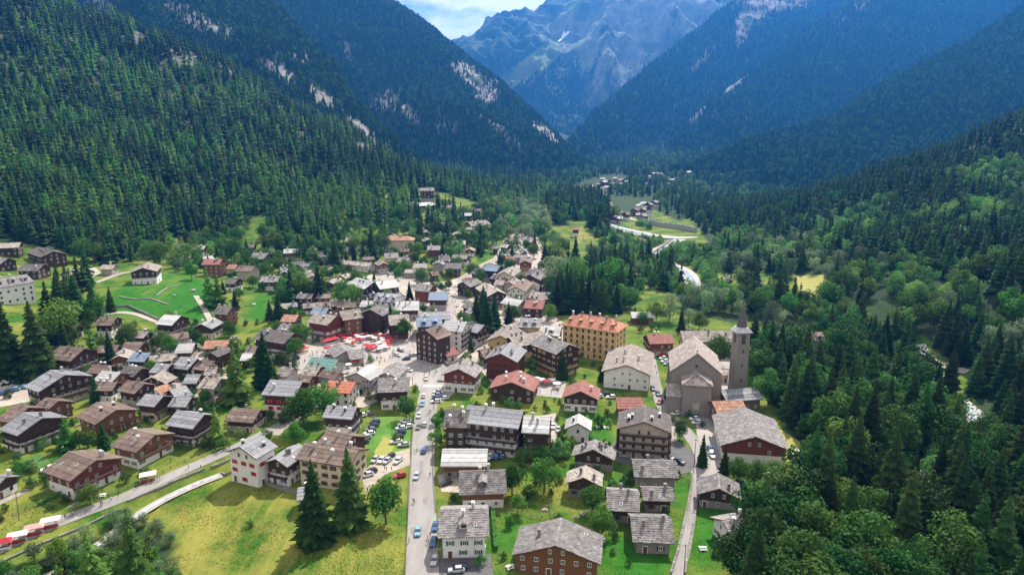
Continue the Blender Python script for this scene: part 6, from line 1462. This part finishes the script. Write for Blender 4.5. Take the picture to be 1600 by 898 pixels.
cars('592 424 75 white|598 427 75 white|605 428 75 silver|612 429 75 white|620 430 75 white|628 431 75 grey|636 432 75 white|644 433 75 white|650 435 75 silver|597 420 75 white|604 422 75 white|616 425 75 black', 'in the parking strip above the angled hotel')
cars('715 478 5 white|722 458 20 silver|729 450 30 red|737 440 40 white', 'among the crowd on the narrow street')

# ---------------------------------------------------------------- people
mat('skin', (.52,.30,.21)); mat('hair', (.05,.03,.02)); mat('trousers_dark', (.03,.035,.05)); mat('shoes', (.03,.025,.02)); mat('shorts_khaki', (.30,.25,.16))
TOPS = {'red': (.5,.03,.04), 'white': (.72,.70,.68), 'black': (.02,.02,.024), 'blue': (.05,.13,.34), 'yellow': (.6,.42,.06), 'green': (.06,.22,.10)}
for k, v in TOPS.items(): mat('top_' + k, v)
def person_mesh(stride, arm, topm, legm):
    J = [(0,0,.93,.125),(0,0,1.12,.12),(0,0,1.33,.145),(0,0,1.46,.075),(0,-.01,1.53,.058),(0,-.02,1.62,.098),(0,-.015,1.73,.07),
         (.10,-stride*.06,.88,.09),(.105,-stride*.5,.50,.062),(.105,-stride*.45,.10,.045),(.105,-stride*.45-.12,.045,.035),
         (-.10,stride*.06,.88,.09),(-.105,stride*.35,.50,.062),(-.105,stride*.75,.12,.045),(-.105,stride*.75-.12,.05,.035),
         (.19,0,1.40,.060),(.25,arm*.2,1.13,.042),(.26,-arm*.5-.05,.92,.033),(.26,-arm*.6-.06,.83,.030),
         (-.19,0,1.40,.060),(-.25,-arm*.2,1.13,.042),(-.26,arm*.3-.05,.92,.033),(-.26,arm*.35-.06,.83,.030)]
    E = [(0,1),(1,2),(2,3),(3,4),(4,5),(5,6),(0,7),(7,8),(8,9),(9,10),(0,11),(11,12),(12,13),(13,14),(2,15),(15,16),(16,17),(17,18),(2,19),(19,20),(20,21),(21,22)]
    me = bpy.data.meshes.new('p'); me.from_pydata([j[:3] for j in J], E, []); o = bpy.data.objects.new('p', me); COL.objects.link(o)
    o.modifiers.new('s', 'SKIN')
    for v, j in zip(me.skin_vertices[0].data, J): v.radius = (j[3], j[3] * .85); 
    me.skin_vertices[0].data[0].use_root = True
    o.modifiers.new('u', 'SUBSURF').levels = 1
    dg = bpy.context.evaluated_depsgraph_get(); r = bpy.data.meshes.new_from_object(o.evaluated_get(dg)); bpy.data.objects.remove(o); bpy.data.meshes.remove(me)
    r.name = 'person'; r.materials.clear()
    for m in ('skin', topm, legm, 'shoes', 'hair'): r.materials.append(MATS[m])
    for p in r.polygons:
        c = p.center; i = 0
        if c.z < .10: i = 3
        elif c.z < (.95 if legm == 'trousers_dark' else .95) and abs(c.x) < .21: i = 2 if (legm == 'trousers_dark' or c.z > .52) else 0
        elif c.z < 1.47 and (abs(c.x) < .22 or c.z > 1.15): i = 1
        elif c.z > 1.66 or (c.z > 1.56 and c.y > .03): i = 4
        p.material_index = i; p.use_smooth = True
    return r
PEOPLE = [(k, person_mesh(s, a, 'top_' + k, l)) for k in TOPS for s, a, l in ((.0, .05, 'shorts_khaki'), (.32, .3, 'trousers_dark'))]
def person(x, y, where, group):
    k, me = rnd.choice(PEOPLE)
    o = obj('person', me, None, (x, y, H(x, y)[0] + .15), rnd.random() * 6.28, rnd.uniform(.94, 1.06))
    o['category'] = 'person'; o['group'] = group; defer(o, 'person in a %s top %s' % (k, where), 'person')
for row in '648 707|651 708|645 760|646 786|648 787|639 848|668 843|672 840|669 849|672 745|671 682|672 673|671 657|672 646|673 690|647 656|647 640'.split('|'):
    a, b = map(float, row.split()); g = ground(a, b); person(g[0], g[1], 'walking beside the main road', 'people walking along the main road')
for row in '601 735|604 736|612 736'.split('|'):
    a, b = map(float, row.split()); g = ground(a, b); person(g[0], g[1], 'standing on the gravel car park', 'people on the gravel car park')
for row in '174 783|185 778|216 762|213 763|250 751|295 732|320 718|337 708|340 706|346 700|350 699|314 733|102 812|114 806|160 790|232 757|240 754|246 752|60 830|36 838|88 820'.split('|'):
    a, b = map(float, row.split()); g = ground(a, b); person(g[0], g[1], 'walking on the lower road', 'people walking on the lower road')
for row in '1040 597|1024 575|1026 585|1088 672|1020 622|1048 610|1019 568|1030 640'.split('|'):
    a, b = map(float, row.split()); g = ground(a, b); person(g[0], g[1], 'on the lane beside the church', 'people beside the church')

# ---------------------------------------------------------------- parasols, tents, tables of the square
def parasol_mesh(cloth, r=1.9, n=8):
    mb = MB()
    for i in range(n):
        a, c = 6.2832 * i / n, 6.2832 * (i + 1) / n; p, q = (math.cos(a) * r, math.sin(a) * r, 2.25), (math.cos(c) * r, math.sin(c) * r, 2.25)
        mb.poly([p, q, (0, 0, 2.95)], cloth); mb.poly([p, (p[0], p[1], 2.05), (q[0], q[1], 2.05), q], cloth)
    return mb.mesh('canopy')
PAR = {k: parasol_mesh(m) for k, m in (('red', 'red_cloth'), ('white', 'white_cloth'), ('pinkish', 'pink_cloth'), ('beige', 'beige_cloth'))}
def _pole(): mb = MB(); mb.tube((0, 0, 0), (0, 0, 2.9), .035, .03, 'white_paint'); mb.box(-.3, .3, -.3, .3, 0, .08, 'iron'); return mb.mesh('pole')
POLE = _pole()
def table_mesh(): mb = MB(); mb.box(-.45, .45, -.45, .45, .70, .75, 'white_paint'); mb.tube((0, 0, 0), (0, 0, .7), .05, .05, 'iron'); mb.box(-.25, .25, -.25, .25, 0, .04, 'iron'); return mb.mesh('cafe_table')
TABLE = table_mesh()
def parasol(x, y, k, where, s=1.0):
    o = obj('parasol', None, None, (x, y, H(x, y)[0] + .1), rnd.random(), s); defer(o, k + ' parasol ' + where, 'parasol'); o['group'] = 'parasols ' + where
    obj('canopy', PAR[k], o); obj('pole', POLE, o)
for row in """600 175 w|680 160 r|740 185 b|780 160 r|830 165 b|880 180 r|920 195 r|530 205 p|560 225 p|620 190 w|660 195 w|710 185 w|800 190 r|845 205 w|890 225 r|935 215 r|810 245 w|850 225 w|900 245 r|870 270 w|730 280 r|760 270 r|710 290 r|830 285 w|820 305 w|740 300 r|690 270 r|640 215 r|585 205 r|500 225 p|520 240 w|575 245 r|770 200 w|860 250 p|905 270 r|880 290 w|790 300 r|850 180 r|650 165 p|480 200 r
330 210 r|355 200 r|385 195 r|430 175 r|460 178 r|310 300 r|335 290 r|570 425 r|600 430 r|520 460 w|500 165 r|310 225 r|560 170 r|590 150 r""".replace('\n', '|').split('|'):
    a = row.split(); g = ground(460 + float(a[0]) / 6.15, 500 + float(a[1]) / 6.15); k = {'w': 'white', 'r': 'red', 'p': 'pinkish', 'b': 'beige'}[a[2]]
    parasol(g[0], g[1], k, 'among the market parasols on the village square', .85); 
    t = obj('cafe_table', TABLE, None, (g[0] + .9, g[1] - .6, g[2])); t['category'] = 'table'; t['label'] = 'small white cafe table under the parasols of the square'; t['group'] = 'cafe tables on the square'
for a, b, k in ((838,598,'white'),(846,600,'white'),(853,602,'red'),(830,602,'white'),(862,600,'beige'),(870,606,'white'),(730,440,'red'),(728,447,'red'),(708,462,'white'),(712,448,'white')):
    g = ground(a, b); parasol(g[0], g[1], k, 'outside the brown chalets' if a > 800 else 'in the narrow crowded street', 1.0)
TENTS = []
def tent(px_, py_, rot, k, label, lx=4.5, ly=3.0):
    g = ground(px_, py_); o = thing('market_stall', label, 'stall', (g[0], g[1], g[2] + .13), rot, 'market stalls with awnings'); TENTS.append(g)
    m = {'red': 'red_cloth', 'white': 'white_cloth', 'pinkish': 'pink_cloth'}[k]; mb = MB()
    for x in (-lx / 2, lx / 2):
        for y in (-ly / 2, ly / 2): mb.tube((x, y, 0), (x, y, 2.2), .04, .04, 'white_paint')
    mb.build('frame', o); mb = MB(); c = [(-lx / 2 - .2, -ly / 2 - .2), (lx / 2 + .2, -ly / 2 - .2), (lx / 2 + .2, ly / 2 + .2), (-lx / 2 - .2, ly / 2 + .2)]; r0, r1 = (-lx / 4, 0, 3.0), (lx / 4, 0, 3.0); c3 = [(x, y, 2.2) for x, y in c]
    for q in ((c3[0], c3[1], r1, r0), (c3[1], c3[2], r1), (c3[2], c3[3], r0, r1), (c3[3], c3[0], r0)): mb.poly(q, m)
    for i in range(4): A_, B_ = c3[i], c3[(i + 1) % 4]; mb.poly([A_, B_, (B_[0], B_[1], 1.95), (A_[0], A_[1], 1.95)], 'pink_cloth')
    mb.build('awning', o); mb = MB(); mb.box(-lx / 2 + .2, lx / 2 - .2, -ly / 2, -ly / 2 + .7, .75, .82, 'pole_wood')
    mb.box(-lx / 2 + .25, lx / 2 - .25, -ly / 2 + .02, -ly / 2 + .06, .05, .74, 'red_cloth' if k != 'red' else 'white_cloth'); mb.build('counter', o)
lr = R(24)
tent(232, 750, R(25), 'white', 'white topped stall with red skirt at the bend of the lower road')
for a, b, k, l in ((80,822,'white','fourth white and red stall up the lower road from the left edge'),(55,833,'pinkish','long pinkish stall between two white ones on the lower road'),(29,845,'white','wide white stall second from the left edge on the lower road'),(5,856,'red','red topped stall cut by the left edge on the lower road')): tent(a, b, R(24), k, l, 4.6, 2.6)
tent(524, 556, R(-14), 'white', 'long white marquee in front of the grey market pavilion', 10, 3.4); tent(545, 560, R(-8), 'red', 'left red square tent right of the long white marquee', 4, 4); tent(552, 559, R(-8), 'red', 'right red square tent beside its twin at the pavilion', 4, 4)
tent(470, 552, R(60), 'red', 'red awning terrace in front of the red balconied hotel', 8, 3); tent(516, 536, R(45), 'red', 'broad red awning along the slate roofed hotel', 9, 3.4)
# the crowd
def crowd(poly, n, where, group):
    xs_ = [p[0] for p in poly]; ys_ = [p[1] for p in poly]; c = 0
    while c < n:
        a, b = rnd.uniform(min(xs_), max(xs_)), rnd.uniform(min(ys_), max(ys_))
        if not inpoly(np.array([a]), np.array([b]), poly)[0]: continue
        g = ground(a, b)
        if any(abs((g[0] - h[0]) * math.cos(h[5]) + (g[1] - h[1]) * math.sin(h[5])) < h[4] / 2 and abs(-(g[0] - h[0]) * math.sin(h[5]) + (g[1] - h[1]) * math.cos(h[5])) < h[3] / 2 for h in HOUSES): c += .2; continue
        person(g[0], g[1], where, group); c += 1
crowd([(500,545),(560,516),(620,522),(650,540),(640,560),(600,568),(560,565),(520,575),(480,575),(470,560)], 120, 'in the crowd on the village square', 'people on the village square')
crowd([(690,540),(694,500),(704,470),(718,448),(735,440),(722,470),(708,500),(704,545)], 34, 'in the crowded narrow street', 'people in the narrow street')
crowd([(640,575),(680,570),(690,585),(650,592)], 12, 'crossing the junction', 'people at the junction')
crowd([(820,598),(880,596),(878,620),(828,616)], 14, 'on the terrace behind the brown chalets', 'people on the terrace')
crowd([(540,568),(600,566),(640,585),(630,592),(590,580)], 18, 'on the lower side of the square', 'people on the lower side of the square')

# ---------------------------------------------------------------- fences, walls, poles
def fence(pxs, label, h=1.1, step=2.4, m='pole_wood', name='wooden_fence'):
    pts = [ground(*p)[:2] for p in pxs]; P_ = []
    for a, b in zip(pts[:-1], pts[1:]):
        n = max(1, int(np.hypot(*(b - a)) / step))
        for i in range(n): P_.append(a + (b - a) * i / n)
    P_.append(pts[-1]); g0 = P_[0]; z0 = H(*g0)[0]; zz = H(np.array([p[0] for p in P_]), np.array([p[1] for p in P_]))
    o = thing(name, label, 'fence', (g0[0], g0[1], z0)); q = MB(); r = MB(); L_ = [(p[0] - g0[0], p[1] - g0[1], z - z0) for p, z in zip(P_, zz)]
    for x, y, z in L_: q.box(x - .07, x + .07, y - .07, y + .07, z - .3, z + h, m)
    for A_, B_ in zip(L_[:-1], L_[1:]):
        for k in (.45, .9): r.tube((A_[0], A_[1], A_[2] + h * k), (B_[0], B_[1], B_[2] + h * k), .05, .05, m, 4)
    stuff(q.build('posts', o)); stuff(r.build('rails', o)); return o
def wall(pxs, label, h=1.0, th=.5, name='stone_wall', cap=True, m='stone_wall', low=.6):
    pts = [ground(*p)[:2] for p in pxs]; P_ = []
    for a, b in zip(pts[:-1], pts[1:]):
        n = max(1, int(np.hypot(*(b - a)) / 1.6))
        for i in range(n): P_.append(a + (b - a) * i / n)
    P_.append(pts[-1]); P_ = np.array(P_); zz = H(P_[:, 0], P_[:, 1]); d = np.gradient(P_, axis=0); d /= np.linalg.norm(d, axis=1)[:, None]; nn = np.stack([-d[:, 1], d[:, 0]], 1) * th / 2
    g0 = P_[0]; o = thing(name, label, 'wall', (g0[0], g0[1], zz[0])); q = MB(); c = MB(); r = random.Random(int(pxs[0][0])); hh = [h * r.uniform(.86, 1.14) for _ in P_]
    for i in range(len(P_) - 1):
        p = []
        for z_, f in ((-low, 0), (0, 1)):
            for j, s in ((i, 1), (i + 1, 1), (i + 1, -1), (i, -1)):
                x, y = P_[j] + nn[j] * s - g0; p.append((x, y, zz[j] - zz[0] + (z_ if not f else hh[j])))
        q.hexa(p, m)
        if cap:
            x0, y0 = P_[i] - g0; x1, y1 = P_[i + 1] - g0; k = 1.15; zt = zz[i] - zz[0]
            p = []
            for z_ in (0, .09):
                for j, s, t in ((i, k, 0), (i + 1, k, 1), (i + 1, -k, 1), (i, -k, 0)):
                    xx, yy = P_[j] + nn[j] * s - g0; xx2, yy2 = (P_[i] if t else P_[i + 1]) - g0; e = .03; xx = xx * (1 - e) + (xx2 + nn[j][0] * s) * e; yy = yy * (1 - e) + (yy2 + nn[j][1] * s) * e; p.append((xx, yy, zz[j] - zz[0] + hh[j] + z_ + .004))
            c.hexa(p, 'grey_slate')
    q.build('masonry', o)
    if cap: stuff(c.build('capstones', o))
    return o
fence([(644,702),(641,745),(638,800),(633,900),(628,980)], 'wooden fence along the left side of the main road beside the meadow')
fence([(648,640),(645,668),(643,698)], 'wooden fence between the grass car park and the main road')
fence([(676,690),(677,740),(681,800)], 'wooden fence on the right side of the main road')
fence([(564,700),(572,676),(582,655),(588,650)], 'slanting fence on the left side of the grass car park')
fence([(857,765),(859,790),(861,812),(830,808),(800,800),(775,797)], 'field fence with a corner between the garden trees')
fence([(0,815),(40,798),(90,772),(115,762)], 'fence beside the dry lawn at lower left')
fence([(118,798),(170,775),(215,756),(255,738),(300,716),(345,694)], 'fence along the upper edge of the lower road')
fence([(1075,752),(1058,752),(1057,746),(1075,742)], 'short fence at the top of the stone lane')
wall([(1094,745),(1090,780),(1083,820),(1073,875),(1070,898)], 'low stone wall on the right side of the stone lane', .9)
wall([(1082,748),(1077,780),(1070,815),(1060,860),(1048,898)], 'low stone wall on the left side of the stone lane', .9)
wall([(345,742),(365,738),(400,750),(440,765),(466,772)], 'curving stone wall at the upper edge of the big meadow', 1.0)
wall([(330,730),(352,722),(385,706),(420,690)], 'retaining wall holding up the lower road above the stream', .5, .6, low=2.4)
wall([(200,783),(240,766),(280,748),(318,733)], 'long retaining wall between the lower road and the stream', .4, .6, low=2.4)
wall([(0,880),(60,852),(130,824),(190,796)], 'low parapet wall on the outer edge of the lower road', .5, .5, low=1.6)
wall([(150,484),(200,479),(252,502),(262,508)], 'grey wall along the foot of the green hillside', 1.1, .7)
wall([(186,464),(208,468),(235,467),(262,476)], 'broken dry stone wall across the green hillside', .6, .8, cap=False)
wall([(245,462),(262,450),(285,447)], 'short upper dry stone wall on the green hillside', .55, .8, cap=False)
wall([(1003,349),(1030,354),(1060,358),(1088,363)], 'long high concrete wall beside the white river', 5.5, 1.2, name='river_wall', m='grey_plaster', low=2)
wall([(1012,402),(1032,389),(1048,377)], 'slanting embankment wall beside the river thicket', 2.2, 1.4, name='river_wall', m='grey_plaster')
wall([(686,560),(700,572),(712,568),(727,556),(745,545)], 'curved retaining wall in front of the dark brown boxy hotel', 1.4, .5)
wall([(683,596),(700,597),(722,592)], 'small wall around the green wedge at the junction', .7, .5)
wall([(118,668),(135,660),(160,648),(176,640)], 'low pale wall below the orange brown chalet', .8, .5, m='beige_plaster')
wall([(845,696),(870,694),(895,700)], 'garden wall right of the long dark hotel', .8, .5)
wall([(96,762),(110,772),(125,785),(108,796)], 'garden wall around the red brown chalet', .7, .4)
def pole(px_, py_, h, label, lamp=False, lean=0):
    g = ground(px_, py_); o = thing('utility_pole' if not lamp else 'street_lamp', label, 'pole' if not lamp else 'lamp', tuple(g)); mb = MB()
    mb.tube((0, 0, -.5), (lean, 0, h), .13, .09, 'pole_wood' if not lamp else 'iron'); mb.build('post', o)
    mb = MB()
    if lamp: mb.tube((0, 0, h - .05), (.0, -1.2, h + .15), .04, .04, 'iron'); mb.box(-.15, .15, -1.6, -1.1, h + .08, h + .2, 'white_paint'); mb.build('lamp_head', o)
    else: mb.box(-.8, .8, -.05, .05, h - .5, h - .38, 'pole_wood'); [mb.tube((x, 0, h - .38), (x, 0, h - .2), .05, .04, 'white_paint') for x in (-.7, 0, .7)]; mb.build('crossarm', o)
    return (g[0], g[1], g[2] + h - .2)
p1 = pole(1084, 738, 12, 'tall wooden pole at the top of the stone lane'); p2 = pole(1068, 905, 10, 'wooden pole near the bottom of the stone lane'); p3 = pole(1088, 640, 10, 'wooden pole in the car park below the church')
p4 = pole(30, 812, 9, 'wooden pole beside the stalls at lower left', lean=.4); p5 = pole(158, 792, 9, 'thin wooden pole on the lower road above the stream'); p6 = pole(267, 722, 8, 'wooden pole on the lawn beside the warm brown chalet')
p7 = pole(359, 700, 8, 'wooden pole left of the white house with red shutters'); p8 = pole(691, 905, 9, 'white slim pole in front of the grey roofed road house')
pole(53, 448, 11, 'lamp post behind the white dormered hotel', True); pole(645, 610, 7, 'street lamp on the left kerb of the junction', True); pole(678, 640, 7, 'street lamp on the right kerb of the main road', True)
for i, (a, b, l) in enumerate(((p1, p2, 'power line above the stone lane'), (p1, p3, 'power line from the lane pole towards the church'), (p4, p5, 'power line over the lower road stalls'), (p5, p6, 'power line from the lower road to the lawn pole'), (p6, p7, 'power line in front of the brown chalets'))):
    mb = MB(); a = Vector(a); b = Vector(b); pr = a
    for k in range(1, 13):
        t = k / 12; q = a.lerp(b, t); q.z -= 4 * t * (1 - t) * 1.2; mb.tube(pr, q, .035, .035, 'iron', 3); pr = q
    o = mb.build('power_line'); tag(o, l, 'wire')
# boulders and hedges
def boulder(px_, py_, s, label):
    g = ground(px_, py_); mb = MB(); n = 8; r = random.Random(int(px_)); rings = []
    for j in range(5):
        v = j / 4; rr = math.sin(math.pi * (.12 + .80 * v)) ; rings.append([(math.cos(6.283 * i / n) * s * rr * r.uniform(.8, 1.15), math.sin(6.283 * i / n) * s * .8 * rr * r.uniform(.8, 1.15), s * (v * 1.05 - .35)) for i in range(n)])
    for A_, B_ in zip(rings[:-1], rings[1:]):
        for i in range(n): mb.poly((A_[i], A_[(i + 1) % n], B_[(i + 1) % n], B_[i]), 'rock')
    mb.poly(rings[-1], 'rock'); o = mb.build('boulder', None, tuple(g)); tag(o, label, 'rock')
boulder(851, 797, 1.1, 'dark boulder in the fenced paddock'); boulder(900, 808, .9, 'pale boulder left of the pair on the lawn'); boulder(911, 803, 1.1, 'brown boulder right of the pair on the lawn'); boulder(302, 455, 2.2, 'big boulder on the green hillside near the path'); boulder(272, 462, 1.4, 'flat stone in the dry patch of the green hillside'); boulder(925, 798, 1.2, 'stone slab on the grass beside the garden trees')
def hedge(a, b, h, label):
    A_, B_ = ground(*a), ground(*b); d = (B_ - A_)[:2]; L_ = float(np.hypot(*d)); mb = MB(); r = random.Random(int(a[0] + a[1]))
    for _ in range(int(L_ * 60)):
        x = r.uniform(0, L_); s = r.choice((-1, 1)); t = r.random()
        p = Vector((x, s * .5, r.uniform(0, h))) if t < .6 else Vector((x, r.uniform(-.5, .5), h + r.uniform(-.1, .15))); n_ = Vector((r.uniform(-.6, .6), s if t < .6 else 0, 1)).normalized(); u = n_.orthogonal().normalized() * .22; v = n_.cross(u)
        mb.poly((p + u, p + v, p - u, p - v), 'broadleaf' if r.random() < .6 else 'shrub')
    o = mb.build('hedge', None, tuple(A_), math.atan2(d[1], d[0])); tag(o, label, 'hedge')
hedge((275,697),(335,697), 1.4, 'long clipped hedge below the metal roofed timber chalet'); hedge((805,718),(862,722), 2.0, 'thick dark hedge below the long timber hotel'); hedge((770,802),(775,860), 1.5, 'hedge beside the house by the bottom of the road'); hedge((915,640),(925,690), 1.2, 'hedge between the two lawns above the balconied chalet'); hedge((60,790),(110,765), 1.2, 'hedge at the edge of the dry lawn'); hedge((684,655),(688,690), 1.3, 'hedge between the main road and the dark hotel wing')
# garden furniture
def bench(px_, py_, rot, label):
    g = ground(px_, py_); o = thing('garden_table', label, 'table', tuple(g), rot); mb = MB(); mb.box(-1, 1, -.4, .4, .72, .78, 'white_paint'); mb.build('table_top', o)
    for s in (-1, 1):
        mb = MB(); mb.box(-1, 1, s * .75 - .15, s * .75 + .15, .43, .48, 'white_paint'); mb.box(-.8, -.7, s * .75 - .1, s * .75 + .1, 0, .43, 'white_paint'); mb.box(.7, .8, s * .75 - .1, s * .75 + .1, 0, .43, 'white_paint'); mb.build('bench', o)
        mb = MB(); mb.box(s * .8 - .05, s * .8 + .05, -.35, .35, 0, .72, 'white_paint'); mb.build('leg', o)
bench(935, 668, .1, 'left white garden table on the lawn above the balconied chalet'); bench(947, 669, .2, 'right white garden table on the lawn above the balconied chalet'); bench(940, 845, .0, 'white garden table beside the round tree on the lower lawn'); bench(397, 476, 0, 'white bench table on the bright lawn by the pines'); bench(797, 887, .5, 'white garden table near the nearest timber chalet'); bench(160, 775, .3, 'white garden table beside the red brown chalet'); bench(1098, 858, 0, 'pale stone table on the lawn right of the lane')
settle()
# ---------------------------------------------------------------- the air of the valley
zmax = 0.0; zmin = 0.0
for o in COL.objects:
    if o.type == 'MESH' and len(o.data.vertices) > 2000:
        a = np.empty(len(o.data.vertices) * 3, np.float32); o.data.vertices.foreach_get('co', a); zmax = max(zmax, float(a[2::3].max())); zmin = min(zmin, float(a[2::3].min()))
mb = MB(); mb.v = []
bx = (-4600, 4600, -2000, 12000, zmin - 3, zmax + 40)
mat('haze_air', (1, 1, 1)); mb.box(*bx, 'haze_air'); hz = stuff(mb.build('haze'))
hm = MATS['haze_air']; t = hm.node_tree; t.nodes.clear(); o_ = t.nodes.new('ShaderNodeOutputMaterial'); v = t.nodes.new('ShaderNodeVolumePrincipled')
v.inputs['Color'].default_value = (.05, .33, 1.0, 1); v.inputs['Density'].default_value = .000085; v.inputs['Anisotropy'].default_value = .5
t.links.new(v.outputs[0], o_.inputs['Volume'])
